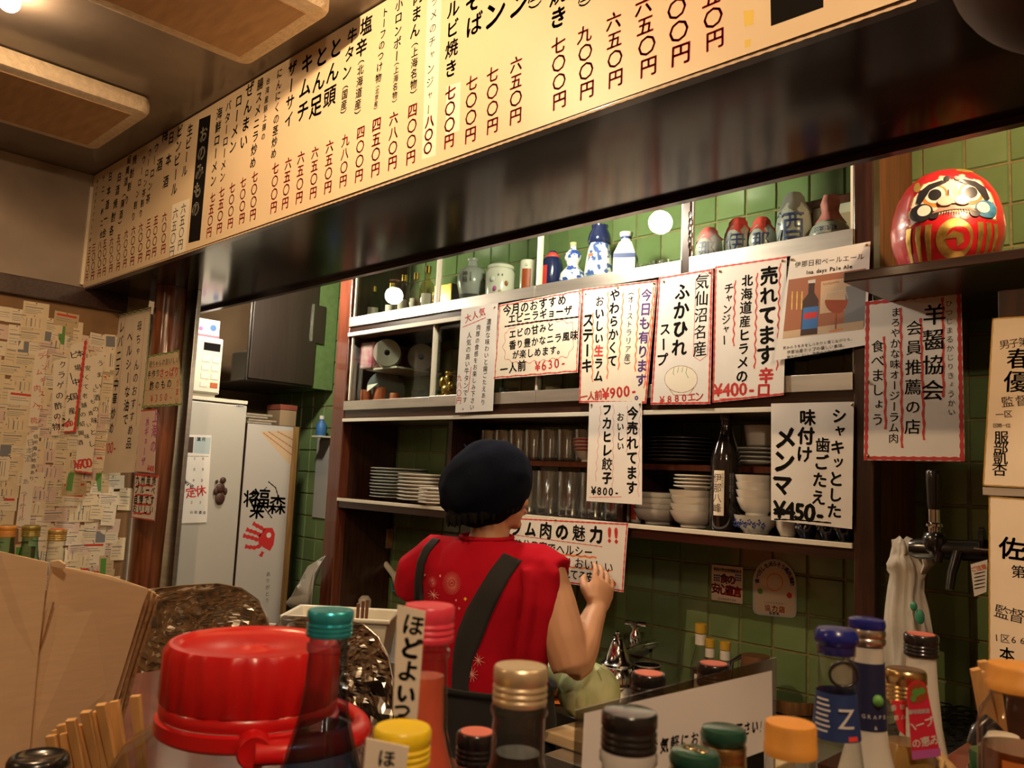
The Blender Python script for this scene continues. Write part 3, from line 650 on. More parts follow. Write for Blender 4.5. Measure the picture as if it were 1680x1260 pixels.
# square vase
p = place(1026, 440, 2.05, Z1); t = thing('square_vase', 'square shouldered white vase with blue bands beside the dragon vase', 'vase', p)
b = MB(); R = [(.034, 0), (.034, .09), (.020, .13), (.0165, .14), (.0165, .152), (.021, .157), (.021, .166), (.001, .167)]
vs = []; fs = []
for (r, z) in R:
    for i in range(16):
        a = 2*PI*i/16+.5; k = max(abs(math.cos(a-.5)), abs(math.sin(a-.5))) if z < .135 else 1; vs.append(p+V(r*math.cos(a)/k, r*math.sin(a)/k, z))
for j in range(len(R)-1):
    for i in range(16): fs.append((j*16+i, j*16+(i+1) % 16, (j+1)*16+(i+1) % 16, (j+1)*16+i))
b.add(vs, fs); b.build('body', M_porc, t)
def ringbox(z0, z1, r, m, nm):
    b = MB(); vs = []; fs = []
    for z in (z0, z1):
        for i in range(16): a = 2*PI*i/16+.5; k = max(abs(math.cos(a-.5)), abs(math.sin(a-.5))); vs.append(p+V(r*math.cos(a)/k, r*math.sin(a)/k, z))
    for i in range(16): fs.append((i, (i+1) % 16, 16+(i+1) % 16, 16+i))
    b.add(vs, fs); b.build(nm, m, t)
ringbox(.078, .092, .0345, INK['n'], 'blue_band'); ringbox(.005, .034, .0345, M_blued, 'wave_band')
MB().lathe([(.0168, .144), (.0172, .152)], p, 18, cap=False).build('neck_band', INK['n'], t)
for k, px in enumerate((1056, 1078, 1092)):
    p = place(px, 430, 2.06, Z1); tumbler(p, '%s small clear glass on the upper shelf beside the mullion' % ['left', 'middle', 'right'][k], 'small glasses beside the mullion', .026, .055)
def brush_jar(px, py, Y, r, h, txt, label, cloth, group, sz, ta=0):
    t, p = flask('sake_jar', label, 'jar', px, py, Y, [(r*.62, 0), (r*.66, .003), (r*.9, h*.25), (r, h*.5), (r*.92, h*.75), (r*.62, h*.9), (r*.45, h*.95), (r*.45, h)], M_stone, group=group)
    b = MB(); n = 18; vs = []; fs = []; PR = ((r*.95, h*.70), (r*.74, h*.86), (r*.60, h*.93), (r*.60, h*1.0), (r*.40, h*1.10), (.001, h*1.11))
    for j, (q, z) in enumerate(PR):
        for i in range(n): a = 2*PI*i/n; f = 1+.10*math.sin(a*5+j*.4)*(1 if j < 4 else .3); vs.append(p+V(q*f*math.cos(a), q*f*math.sin(a), z+(.012*math.sin(a*3) if j == 0 else 0)))
    for j in range(len(PR)-1):
        for i in range(n): fs.append((j*n+i, j*n+(i+1) % n, (j+1)*n+(i+1) % n, (j+1)*n+i))
    b.add(vs, fs); b.build('cloth_cap', cloth, t)
    cyl_text(t, p, r*1.01, facing(p)+ta, [(txt, 0, h*.48, sz, .05)], 'n', vert=True); return t, p
brush_jar(1163, 417, 2.05, .040, .115, '那', 'grey jar with blue brush writing and red cloth cap, left of three', M_redcloth, 'three red capped jars', .055, -.2)
brush_jar(1211, 405, 2.05, .041, .125, '伊', 'grey jar with blue brush writing and red cloth cap, middle of three', M_redcloth, 'three red capped jars', .06, -.2)
brush_jar(1250, 398, 2.06, .038, .118, '那', 'grey jar with blue brush writing and red cloth cap, right of three', M_redcloth, 'three red capped jars', .055, -.1)
brush_jar(1302, 385, 2.05, .046, .160, '酒', 'large grey jar with a dark lid beside the framed picture', mat('grey_cloth', (.16, .15, .15), .6), None, .085, -.25)
t, p = flask('sake_flask', 'squat grey flask with a pink cloth and a navy label', 'flask', 1362, 372, 2.05, [(.030, 0), (.033, .003), (.052, .022), (.055, .04), (.045, .065), (.024, .085), (.016, .10), (.014, .13)], M_stone)
b = MB(); n = 18; vs = []; fs = []
PR = ((.036, .074), (.026, .09), (.020, .105), (.024, .13), (.019, .148), (.001, .15))
for j, (q, z) in enumerate(PR):
    for i in range(n): a = 2*PI*i/n; f = 1+.14*math.sin(a*4+j*.7); vs.append(p+V(q*f*math.cos(a), q*f*math.sin(a), z))
for j in range(len(PR)-1):
    for i in range(n): fs.append((j*n+i, j*n+(i+1) % n, (j+1)*n+(i+1) % n, (j+1)*n+i))
b.add(vs, fs); b.build('cloth_cap', M_pinkcloth, t); a = facing(p)-.25
cyl_label(t, p, .0545, a, .060, .036, .056, INK['n'], 'navy_label', rr=.0512); cyl_text(t, p, .0556, a, [('信濃酒', -.017, .046, .017, .02)], 'l')
c = [atY(x, y, 2.205) for x, y in ((1322, 280), (1405, 262), (1405, 385), (1322, 395))]
t = thing('picture_frame', 'brown framed picture standing behind the squat flask', 'picture', (c[0]+c[2])/2-V(0, 0, .08))
x0, x1, z0, z1 = c[0].x, XB-.02, Z1, 2.262
for q in (((x0, 2.2, z1-.022), (x1, 2.22, z1)), ((x0, 2.2, z0), (x0+.022, 2.22, z1-.022)), ((x1-.022, 2.2, z0), (x1, 2.22, z1-.022)), ((x0+.022, 2.2, z0), (x1-.022, 2.22, z0+.022))): MB().box(*q).build('frame_rail', M_red, t, False)
MB().box((x0+.022, 2.206, z0+.022), (x1-.022, 2.212, z1-.022)).build('mount', M_paperw, t, False); MB().box((x0+.05, 2.2045, z0+.045), (x1-.04, 2.2058, z1-.05)).build('picture_sheet', INK['s'], t, False)
# ------------------------------------------------------------------ glazed lower row
Z2 = 1.7005
M_pinkpk = mat('pink_wrap', (.72, .55, .55), .4, scale=25, col2=(.60, .14, .25)); M_roll = mat('tissue_roll', (.72, .69, .62), .8)
p = V(-2.785, 2.10, 1.8622); t = thing('tissue_pack', 'pink and white tissue pack on the small bracket shelf', 'pack', p)
MB().box((p.x-.055, 1.99, p.z), (p.x+.03, 2.22, p.z+.11)).build('wrap', M_pinkpk, t, False, .006)
for k, (x, Y) in enumerate(((-2.69, 2.02), (-2.655, 2.168))):
    p = V(x, Y, 1.8622); t = thing('paper_roll', 'white paper roll lying on the bracket shelf, %s one' % ('front', 'rear')[k], 'paper roll', p, 'paper rolls on the bracket shelf')
    pr = [(.012, -.05), (.055, -.05), (.055, .05), (.012, .05), (.012, -.05)]
    MB().lathe(pr, p+V(0, 0, .0555), 24, axis=V(.75, -.65, 0), cap=False).build('roll', M_roll, t)
for k, (px, py, h, r) in enumerate(((600, 654, .075, .022), (622, 652, .085, .026), (648, 650, .06, .022))):
    p = place(px, py, 2.03+.02*k, Z2); t = thing('red_canister', 'small orange red canister behind glass, %s of three' % ['left', 'middle', 'right'][k], 'canister', p, 'red canisters behind glass')
    MB().lathe([(r, 0), (r, h), (r*.9, h+.003), (.001, h+.004)], p, 18).build('body', M_orange, t)
    if k == 2: MB().lathe([(r+.0006, 0), (r+.0006, .012)], p, 18, cap=False).build('gold_foot', M_gold, t)
b = MB(); c0 = place(612, 625, 2.03, Z2+.086); vs = [c0+V(-.03, -.005, .012), c0+V(.04, -.005, .016), c0+V(.004, -.03, -.02), c0+V(.004, .02, .02)]; b.add(vs, [(0, 2, 3), (2, 1, 3), (0, 1, 2)]); tag(b.build('paper_scrap', M_paper), 'folded white paper scrap on the orange red canisters', 'paper')
p = place(583, 640, 2.06, Z2); t = thing('blue_dish', 'pale blue dish standing on edge behind the left door', 'dish', V(-2.80, 2.12, Z2)); MB().lathe([(.085, 0), (.06, .008), (.001, .01)], V(-2.82, 2.12, Z2+.085), 24, axis=V(1, -.35, 0)).build('body', mat('pale_blue_glaze', (.30, .36, .38), .25), t)
for k, px in enumerate((684, 698, 712)):
    p = place(px, 650, 2.03, Z2); tumbler(p, '%s green tinted glass in the lower glazed row' % ['left', 'middle', 'right'][k], 'green glasses in the lower glazed row', .024, .06, M_ggreen)
p = place(737, 650, 2.04, Z2); t = thing('gold_figurine', 'shiny gold lucky figurine with a sack behind the sliding door', 'figurine', p)
b = MB()
for c, r in (((0, 0, .022), (.046, .036, .024)), ((0, 0, .055), (.040, .032, .032)), ((.004, -.004, .098), (.022, .021, .024)), ((.004, -.002, .122), (.024, .022, .010)), ((-.036, .008, .085), (.026, .024, .034)), ((.03, -.018, .07), (.014, .014, .022)), ((.034, -.028, .095), (.010, .018, .010)), ((-.02, -.03, .03), (.018, .014, .012)), ((.022, -.03, .03), (.018, .014, .012))): b.sphere(p+V(*c), r, 14)
b.build('body', M_gold, t)
for k, (px, m, r, h) in enumerate(((835, M_stoned, .035, .055), (907, M_porc, .026, .05), (1000, M_stone, .03, .06))):
    p = place(px, 645, 2.06, Z2); t = thing('small_cup', '%s small cup glimpsed under the price sheets' % ['dark patterned', 'plain white', 'grey'][k], 'cup', p); MB().lathe([(r*.7, 0), (r, h*.4), (r, h), (r*.93, h), (r*.6, .01), (.001, .009)], p, 20).build('body', m, t)
# ------------------------------------------------------------------ handwritten price sheets on the cabinet
def ysheet(label, px4, off=.010, m=None, Y=YC, cat='price sheet', name='price_sheet', **k):
    return Sheet(name, label, cat, [atY(x, y, Y-off) for x, y in px4], m or M_paper, **k)
HB = .03
s = ysheet('narrow white sheet headed in red beside the gyoza sheet', [(757, 506), (817, 497), (808, 674), (747, 677)], .012)
s.text('大人気', 768, 522, 791, 512, 'r', vert=False, size=.033)
s.text('濃厚な味わいと歯ごたえあり', 802, 528, 792, 660, bold=.012); s.text('肉厚の食感をお楽しみ下さい', 785, 537, 774, 668, bold=.012); s.text('人気の高い牛タンです。', 770, 550, 762, 668, bold=.012)
s.text('九八〇円', 754, 620, 753, 657, 'c', bold=.012); s.stroke([(759, 537), (797, 521)], .003); s.stroke([(773, 602), (768, 643)], .003); s.pin(812, 504); s.done()
s = ysheet('cream landscape sheet in a red frame advertising shrimp gyoza', [(819, 500), (954, 474), (948, 611), (810, 622)], .011, M_paperw)
s.border(.004, 'r', .003, wavy=.001); s.text('今月のおすすめ', 832, 509, 922, 492, bold=HB, vert=False); s.text('エビニラギョーザ', 840, 523, 932, 509, bold=HB, vert=False)
s.stroke([(828, 536), (885, 527), (949, 520)], .005, 'k'); s.text('エビの甘みと', 841, 548, 903, 536, bold=HB, vert=False); s.text('香り豊かなニラ風味', 841, 566, 942, 550, bold=HB, vert=False); s.text('が楽しめます。', 846, 582, 920, 573, bold=HB, vert=False)
s.text('一人前', 827, 606, 856, 600, bold=HB, vert=False); s.text('¥630-', 882, 601, 924, 594, 'r', bold=.02, vert=False, size=.042)
P = [(830, 545), (850, 532), (885, 527), (920, 526), (938, 530), (944, 550), (938, 575), (930, 585), (890, 592), (850, 596), (830, 590), (826, 570), (830, 545)]
s.stroke(P, .0018, 'r', .004, 160); s.pin(951, 480, MAT['pin']); s.done()
s = ysheet('cream sheet with orange wavy lines advertising raw lamb steak', [(955, 474), (1079, 459), (1060, 662), (950, 661)], .010, M_paperw)
s.border(.005, 'r', .001); s.text('今日も有ります。', 1061, 484, 1050, 647, 'p', bold=.03); s.text('（オーストラリア産）', 1036, 478, 1029, 600, bold=.014); s.text('やわらかくて', 1009, 484, 1005, 592, bold=.04); s.text('おいしい生ラム', 984, 494, 982, 617, bold=.04, colors={4: 'r'}); s.text('ステーキ', 965, 525, 963, 600, bold=.04)
s.text('一人前', 958, 651, 982, 648, 'r', bold=.03, vert=False, size=.030); s.text('¥900-', 994, 646, 1040, 640, 'r', bold=.03, vert=False, size=.044)
for q in (((1073, 470), (1057, 637)), ((1049, 472), (1042, 610)), ((1023, 480), (1015, 607)), ((973, 513), (972, 627)), ((998, 478), (997, 622))): s.stroke(q, .0045, 'o', .002, 200)
s.pin(961, 482, MAT['pin']); s.pin(1014, 472); s.pin(1073, 465); s.done()
s = ysheet('white sheet with a red edge and a drawn bowl, shark fin soup', [(1081, 455), (1170, 440), (1165, 663), (1067, 664)], .013)
s.border(.005, 'r', .001); s.text('気仙沼名産', 1152, 462, 1148, 572, bold=.012); s.stroke([(1155, 446), (1167, 455), (1161, 582), (1148, 592), (1137, 584), (1142, 458), (1155, 446)], .0015)
s.text('ふかひれ', 1119, 478, 1114, 570, bold=.05, k=1.0); s.text('スープ', 1091, 540, 1086, 590, bold=.03, k=.9)
b = [(1117+27*math.cos(a), 622+22*math.sin(a)) for a in [2*PI*i/22 for i in range(23)]]; s.poly(b[:-1], 'h', .0005); s.stroke(b, .0014, 't', off=.0008); s.stroke([(1095, 634), (1105, 648), (1130, 648), (1141, 632)], .0014, 't', off=.0008)
for q in range(4): s.stroke([(1106+7*q, 602), (1104+7*q, 612), (1108+7*q, 620)], .0016, 'g', off=.0009)
s.text('¥880エン', 1086, 656, 1147, 650, 'r', bold=.02, vert=False, size=.028); s.pin(1089, 462); s.pin(1164, 447); s.done()
s = ysheet('white sheet with red edge and wavy lines advertising spicy flounder', [(1173, 437), (1291, 420), (1286, 648), (1168, 661)], .010)
s.border(.0045, 'r', .001, 'tlb'); s.text('売れてます', 1262, 452, 1256, 582, bold=.05, k=1.0); s.text('辛口', 1257, 616, 1253, 640, 'c', bold=.04, k=1.1); s.text('北海道産ヒラメの', 1226, 460, 1217, 617, bold=.03); s.text('チャンジャー', 1196, 473, 1188, 558, bold=.02, k=1.05)
s.text('¥400-', 1178, 640, 1233, 637, 'r', bold=.03, vert=False, size=.048); s.stroke([(1180, 655), (1236, 652)], .003)
for q in (((1280, 432), (1275, 608)), ((1242, 448), (1238, 605)), ((1206, 460), (1203, 568))): s.stroke(q, .004, 'r', .002, 220)
s.pin(1181, 445, MAT['pin']); s.pin(1284, 428); s.done()
s = ysheet('white printed poster with a photo of pale ale and a curling corner', [(1297, 420), (1428, 396), (1421, 566), (1270, 592)], .016, wave=0, cat='poster', name='beer_poster', res=14)
s.text('伊那日和ペールエール', 1309, 434, 1412, 421, 'e', bold=.01, vert=False); s.text('Ina days Pale Ale', 1324, 447, 1396, 437, 'k', bold=.02, vert=False, size=.0135)
def pq(q, c, o): s.poly(q, c, o)
pq([(1294, 459), (1421, 440), (1417, 538), (1284, 556)], 't', .0005); pq([(1347, 462), (1421, 451), (1418, 505), (1345, 515)], 's', .0006); pq([(1388, 470), (1421, 465), (1418, 535), (1384, 538)], 'e', .0007); pq([(1285, 544), (1417, 526), (1416, 540), (1284, 556)], 's', .0008)
pq([(1327, 461), (1337, 460), (1336, 480), (1343, 492), (1341, 548), (1313, 551), (1317, 494), (1326, 482)], 'd', .0010); pq([(1318, 505), (1343, 502), (1341, 538), (1315, 541)], 'b', .0012); pq([(1320, 514), (1341, 511), (1340, 521), (1319, 524)], 'c', .0014); pq([(1326, 460), (1338, 458), (1338, 464), (1326, 465)], 'l', .0014)
for k in range(3): s.stroke([(1300+8*k, 478), (1299+8*k, 508)], .003, 'y', off=.0008)
pq([(1353+19*(1-math.cos(a))+(-1 if 0 else 0)-0, 492+22*math.sin(a)) for a in [PI*i/10 for i in range(11)]] + [(1391, 492)], 'a', .0010)
s.stroke([(1353, 494), (1356, 480), (1387, 476), (1391, 490)], .0012, 'l', off=.0012); s.stroke([(1372, 514), (1371, 540)], .003, 'a', off=.0011); s.stroke([(1360, 544), (1383, 540)], .003, 'o', off=.0012)
s.text('Style English Pale', 1351, 466, 1376, 462, 't', bold=.0, vert=False, size=.008)
for t, a, b2 in (('苦みのうまみをしっかりと感じながらも、', (1287, 571), (1399, 556)), ('伊那谷産ホップの優しい後味。', (1294, 578), (1386, 566)), ('飽きのこない、定番のスタイル。', (1294, 586), (1379, 574))): s.text(t, *a, *b2, 'e', bold=.008, vert=False)
s.pin(1422, 402); s.pin(1299, 426); s.done()
s = ysheet('white sheet hanging below the steak sheet, shark fin gyoza in black', [(967, 660), (1053, 658), (1053, 828), (962, 822)], .012)
s.text('今売れてます', 1038, 678, 1036, 800, bold=.04); s.text('おいしい', 1018, 684, 1018, 732, bold=.03); s.text('フカヒレ餃子', 996, 672, 996, 784, bold=.045); s.text('¥800-', 974, 805, 1012, 807, vert=False, bold=.03, size=.032)
for q in (((1050, 668), (1047, 815)), ((1030, 666), (1028, 742)), ((1007, 664), (1005, 800)), ((986, 666), (977, 790))): s.stroke(q, .0012, 'r', .0025, 190)
s.stroke([(967, 816), (1020, 815)], .0015); s.pin(971, 664); s.pin(1050, 663); s.done()
s = ysheet('large white sheet with bold black writing, crisp bamboo shoots', [(1265, 662), (1401, 659), (1398, 868), (1265, 853)], .012)
s.text('シャキッとした', 1377, 682, 1369, 838, bold=.035, k=1.0); s.text('歯ごたえ', 1350, 730, 1343, 816, bold=.035, k=.9); s.text('味付け', 1325, 685, 1320, 745, bold=.04, k=.95); s.text('メンマ', 1289, 718, 1283, 795, bold=.06, k=1.0)
s.text('¥450-', 1279, 836, 1346, 842, vert=False, bold=.04, size=.056); s.stroke([(1270, 852), (1310, 853), (1364, 858)], .0035, 'k'); s.pin(1398, 664); s.done()
s = ysheet('tall white sheet in a thick red border hanging from the daruma shelf', [(1420, 495), (1577, 475), (1583, 757), (1417, 755)], .02)
s.border(.008, 'c', .001); s.text('ひつじまるかじりきょうかい', 1557, 498, 1561, 676, bold=.0, k=.8); s.text('羊齧協会', 1533, 516, 1530, 640, bold=.014, k=.85); s.text('会員推薦の店', 1500, 538, 1497, 700, bold=.010, k=.8); s.text('まろやかな味オージーラム肉', 1470, 512, 1466, 719, bold=.01, k=.95); s.text('食べましょう', 1440, 568, 1440, 688, bold=.01, k=.9)
for q in (((1547, 488), (1548, 652)), ((1511, 522), (1516, 722)), ((1478, 505), (1480, 735)), ((1451, 552), (1453, 704))): s.stroke(q, .005, 'r', .001, 150)
s.pin(1424, 626); s.pin(1424, 748); s.done()
s = ysheet('white sheet in a red frame under the shelf praising lamb meat', [(830, 848), (1031, 858), (1022, 972), (822, 940)], .012, wave=.003)
s.border(.004, 'r', .002); s.text('ラム肉の魅力', 846, 866, 978, 877, vert=False, bold=.05, size=.052); s.text('!!', 1000, 877, 1011, 878, 'r', vert=False, bold=.05, size=.06); s.stroke([(840, 877), (988, 897)], .002)
s.text('鉄分豊富でヘルシー', 851, 893, 965, 906, vert=False, bold=.02, size=.034); s.stroke([(848, 903), (978, 915)], .005, 'o', .0015, 200); s.text('やわらかくて!おいしい', 848, 910, 998, 931, vert=False, bold=.015, size=.036); s.stroke([(848, 921), (1003, 937)], .004, 'o', .0015, 200)
s.text('広く認められてる安全性', 868, 928, 995, 953, vert=False, bold=.02, size=.033); s.poly([(837, 885), (845, 895), (831, 895)], 'r'); s.dot(1006, 958, .008, 'r'); s.pin(912, 853, MAT['pin']); s.done()
# stickers on the tiles
s = Sheet('sticker', 'square red lettered food safety sticker on the green tiles', 'sticker', [atY(x, y, YB-.009) for x, y in ((1168, 926), (1219, 931), (1218, 991), (1167, 984))], mat('sticker_cream', (.78, .62, .50), .4), wave=0, res=2)
s.text('食品の安全管理宣言店', 1173, 933, 1214, 938, 'd', vert=False, bold=.03, jit=0, size=.010); s.text('食の', 1188, 949, 1200, 951, 'r', vert=False, bold=.07, jit=0, size=.030); s.text('安心宣言', 1174, 965, 1210, 971, 'r', vert=False, bold=.08, jit=0, size=.032)
for x0 in (1171, 1206):
    for i in range(3):
        for j in range(3): s.poly([(x0+3.6*i, 942+4*j+.36*i), (x0+3*1+3.6*i-.2, 942.3+4*j+.36*i), (x0+2.8+3.6*i, 945+4*j+.36*i), (x0+3.6*i, 944.7+4*j+.36*i)], 'n')
s.text('信州食品衛生協会', 1180, 982, 1206, 985, 'd', vert=False, bold=.0, jit=0, size=.007); s.done()
m_st = mat('sticker_grey', (.50, .55, .58), .4); b = []
for i in range(17): a = PI*i/16; b.append((1271+36*math.cos(a), 957+2.5*math.cos(a)-40*math.sin(a)))
b = [(1307, 1003)]+b+[(1235, 1000)]
b = [(1300, 1014), (1305, 1011)]+b+[(1238, 1006), (1245, 1009)]
t = thing('sticker', 'arch shaped pale sticker with blue lettering on the green tiles', 'sticker', atY(1271, 1012, YB-.009))
nrm = V(0, 1, 0)*.0006; MB().prism([atY(x, y, YB-.009) for x, y in b], nrm).build('edge_band', m_st, t, False)
k2 = [(1271+(x-1271)*.93, 966+(y-966)*.94) for x, y in b]; MB().prism([atY(x, y, YB-.0096) for x, y in k2], nrm).build('face', mat('sticker_face', (.70, .56, .42), .4), t, False)
s = Sheet('scratch', '', '', [atY(x, y, YB-.0097) for x, y in ((1240, 922), (1303, 927), (1303, 1010), (1240, 1003))], M_paper, wave=0, res=1, parent=t); bpy.data.objects.remove(s.o); s.o = t
for i, ch in enumerate('食べ残しを減らそう県民運動'):
    a = PI*(.97-.94*i/12); p = s.at(1271+29*math.cos(a), 958+2*math.cos(a)-33*math.sin(a)); s.char(ch, p, .0145, 'n', .04, a-PI/2, 0, False)
s.text('協力店', 1259, 997, 1283, 1000, 'o', vert=False, bold=.05, size=.019, jit=0); s.text('長野県', 1264, 1006, 1276, 1007, 'k', vert=False, bold=.02, size=.009, jit=0); s.text('〜いただきます〜', 1256, 988, 1288, 991, 'e', vert=False, bold=.01, size=.007, jit=0)
s.dot(1247, 970, .008, 'g'); s.dot(1295, 977, .008, 'c'); s.stroke([(1271+13*math.cos(a), 955+14*math.sin(a)) for a in [2*PI*i/20 for i in range(21)]], .003, 'o'); s.done()
# ------------------------------------------------------------------ right end: daruma shelf, boards, beer tap
ZD = atY(1383, 447, 1.70).z; XD = atY(1383, 447, 1.70).x
ds = thing('display_shelf', 'dark wood shelf carrying the red daruma doll', 'shelf', (XD+.5, 1.95, ZD-.022))
b = MB(); b.prism([V(XD, 1.70, ZD-.022), V(XD+1.4, 1.70, ZD-.022), V(XD+1.4, YC-.001, ZD-.022), V(XD+.012, YC-.001, ZD-.022)], V(0, 0, .022)); b.build('board', M_woodx, ds, False, .003)
MB().box((XB+.052, YC-.001, ZD-.022), (XD+1.4, YB-.01, ZD-.0001)).build('rear_board', M_woodx, ds, False)
cx = atY(1555, 300, 1.86); R = .1085; C = V(atY(1553, 360, 1.86).x, 1.86, ZD)
M_dar = mat('daruma_red', (.52, .012, .018), .28, var=.3, scale=8, coat=.5, bump=.25, bscale=40)
M_dgold = mat('daruma_gold', (.62, .40, .10), .35, .7, var=.3, scale=50); M_dface = mat('daruma_face', (.82, .72, .58), .4, bump=.1, bscale=30)
t = thing('daruma_doll', 'big red daruma doll with painted white face on the dark shelf', 'doll', C)
DZ = 1.11
PRF = [(.001, 0), (.060, 0), (.078, .008), (.096, .032), (.107, .065), (.1095, .090), (.106, .118), (.096, .150), (.080, .175), (.055, .196), (.028, .206), (.001, .209)]
bb = MB()
def drad(z):
    for (r0, z0), (r1, z1) in zip(PRF[1:], PRF[2:]):
        if z0 <= z <= z1: return r0+(r1-r0)*(z-z0)/max(1e-6, z1-z0)
    return .001
A0 = facing(C)+.14
def dpt(u, z, o=0):           # u: metres round the front, z: height
    r = drad(z); k = u/max(.05, r)
    dent = -.012*max(0, 1-((u/.085)**2+((z-.125)/.058)**2)) if 1 else 0
    return C+V((r+o+dent)*math.cos(A0+k), (r+o+dent)*math.sin(A0+k), z*DZ)
n = 64; vs = []; fs = []; zs = [0.0001]+[.209*i/30 for i in range(1, 30)]+[.2089]
for z in zs:
    for i in range(n):
        a = 2*PI*i/n-PI; vs.append(dpt(a*max(.05, drad(z)), z))
for j in range(len(zs)-1):
    for i in range(n): fs.append((j*n+i, j*n+(i+1) % n, (j+1)*n+(i+1) % n, (j+1)*n+i))
fs.append(tuple(range(n-1, -1, -1))); fs.append(tuple((len(zs)-1)*n+i for i in range(n))); bb.add(vs, fs); bb.build('body', M_dar, t)
def dpatch(name, pts, m, o, ring=6):  # a painted patch that follows the doll's surface
    q = MB(); N = len(pts); cu = sum(p[0] for p in pts)/N; cz = sum(p[1] for p in pts)/N; vs = [dpt(cu, cz, o)]; fs = []
    for k in range(1, ring+1):
        for (u, z) in pts: vs.append(dpt(cu+(u-cu)*k/ring, cz+(z-cz)*k/ring, o))
    for i in range(N): fs.append((0, 1+i, 1+(i+1) % N))
    for k in range(ring-1):
        for i in range(N): a = 1+k*N; fs.append((a+i, a+N+i, a+N+(i+1) % N, a+(i+1) % N))
    q.add(vs, fs); return q.build(name, m, t)
def ell(cu, cz, a, b, n=24, rot=0, p=1.0): 
    return [(cu+a*math.copysign(abs(math.cos(2*PI*i/n))**p, math.cos(2*PI*i/n))*math.cos(rot)-b*math.sin(2*PI*i/n)*math.sin(rot), cz+a*math.cos(2*PI*i/n)*math.sin(rot)+b*math.copysign(abs(math.sin(2*PI*i/n))**p, math.sin(2*PI*i/n))) for i in range(n)]
face = [(-.085, .085), (-.088, .110), (-.078, .140), (-.055, .165), (-.02, .178), (.02, .178), (.055, .165), (.078, .140), (.088, .112), (.085, .088), (.06, .088), (.03, .098), (0, .104), (-.03, .098), (-.06, .088)]
dpatch('gold_trim', [(u*1.05, .130+(z-.130)*1.06) for u, z in face], M_dgold, .0005, 10); dpatch('face', face, M_dface, .0011, 10)
O = mat('daruma_orange', (.62, .22, .04), .45, var=.3, scale=40); K = mat('daruma_black', (.02, .02, .025), .35); Wt = mat('daruma_white', (.84, .80, .72), .35); Bl = mat('daruma_blue', (.05, .20, .36), .4, var=.4, scale=60); G = M_dgold
dpatch('eye_shadow', ell(-.036, .137, .026, .023), O, .0016); dpatch('eye_shadow', ell(.036, .137, .026, .023), O, .0016)
for s0 in (-1, 1):
    dpatch('eye', ell(.036*s0, .139, .0205, .0175), Wt, .0022); dpatch('pupil', ell(.036*s0, .139, .0128, .0112), K, .0030)
    dpatch('eyebrow', [(.010*s0, .164), (.02*s0, .168), (.045*s0, .163), (.066*s0, .150), (.074*s0, .128), (.066*s0, .122), (.058*s0, .140), (.042*s0, .154), (.022*s0, .159)], K, .0026)
    dpatch('brow_spot', ell(.010*s0, .171, .006, .0055), K, .0028)
    dpatch('cheek_swirl', ell(.064*s0, .106, .023, .018), K if s0 < 0 else Bl, .0020); dpatch('cheek_highlight', ell(.058*s0, .109, .013, .011), Wt, .0027); dpatch('beard', ell(.040*s0, .098, .010, .008), K, .0024)
dpatch('nose_bridge', [(-.010, .118), (.010, .118), (.008, .150), (0, .156), (-.008, .150)], mat('daruma_nose', (.80, .62, .48), .35), .0045, 6)
for s0 in (-1, 1): dpatch('nostril', ell(.0165*s0, .1235, .015, .0100), mat('daruma_nostril', (.82, .58, .48), .35), .0060)
dpatch('mouth', [(-.043, .101), (-.030, .111), (-.012, .117), (0, .114), (.012, .117), (.030, .111), (.043, .101), (.02, .1045), (0, .106), (-.02, .1045)], mat('daruma_mouth', (.55, .30, .22), .4), .0028)
b = MB()
for i in range(13): u = -.03+.005*i; q = [dpt(u-.0007, .1045, .0026), dpt(u+.0007, .1045, .0026), dpt(u+.0007, .0965+.002*abs(i-6)/6, .0026), dpt(u-.0007, .0965+.002*abs(i-6)/6, .0026)]; b.add(q, [(0, 1, 2, 3)])
b.build('whiskers', K, t)
for u in (-.090, -.068, -.048, .048, .066, .085): dpatch('gold_stripe', [(u-.006, .080), (u+.006, .080), (u*1.03+.006, .060), (u*.98+.005, .036), (u*.9+.003, .014), (u*.9-.004, .014), (u*.98-.005, .036), (u*1.03-.006, .060)], G, .0012, 4)
dpatch('gold_emblem', ell(0, .052, .034, .036), G, .0010); dpatch('emblem_centre', ell(.006, .050, .022, .022), M_dar, .0016); dpatch('emblem_swirl', [(-.02, .05), (-.004, .064), (.014, .058), (.016, .044), (.004, .036), (.010, .046), (.004, .055), (-.006, .055)], G, .0022); dpatch('gold_crest', ell(.03, .192, .02, .006), G, .0012); dpatch('gold_crest', ell(-.07, .163, .008, .012), G, .0012)
# dark thing at the right edge beside the daruma
p = atY(1687, 350, 1.80); t = thing('wall_fan', 'black round fan guard edge at the right of the daruma', 'fan', V(p.x+.09, 1.83, ZD))
MB().lathe([(.088, -.02), (.100, -.012), (.100, .012), (.088, .02), (.02, .024), (.001, .024)], V(p.x+.10, 1.83, ZD+.1), 32, axis=V(0, -1, 0)).build('guard', M_black, t); MB().box((p.x+.06, 1.80, ZD), (p.x+.14, 1.86, ZD+.012)).build('foot', M_black, t)
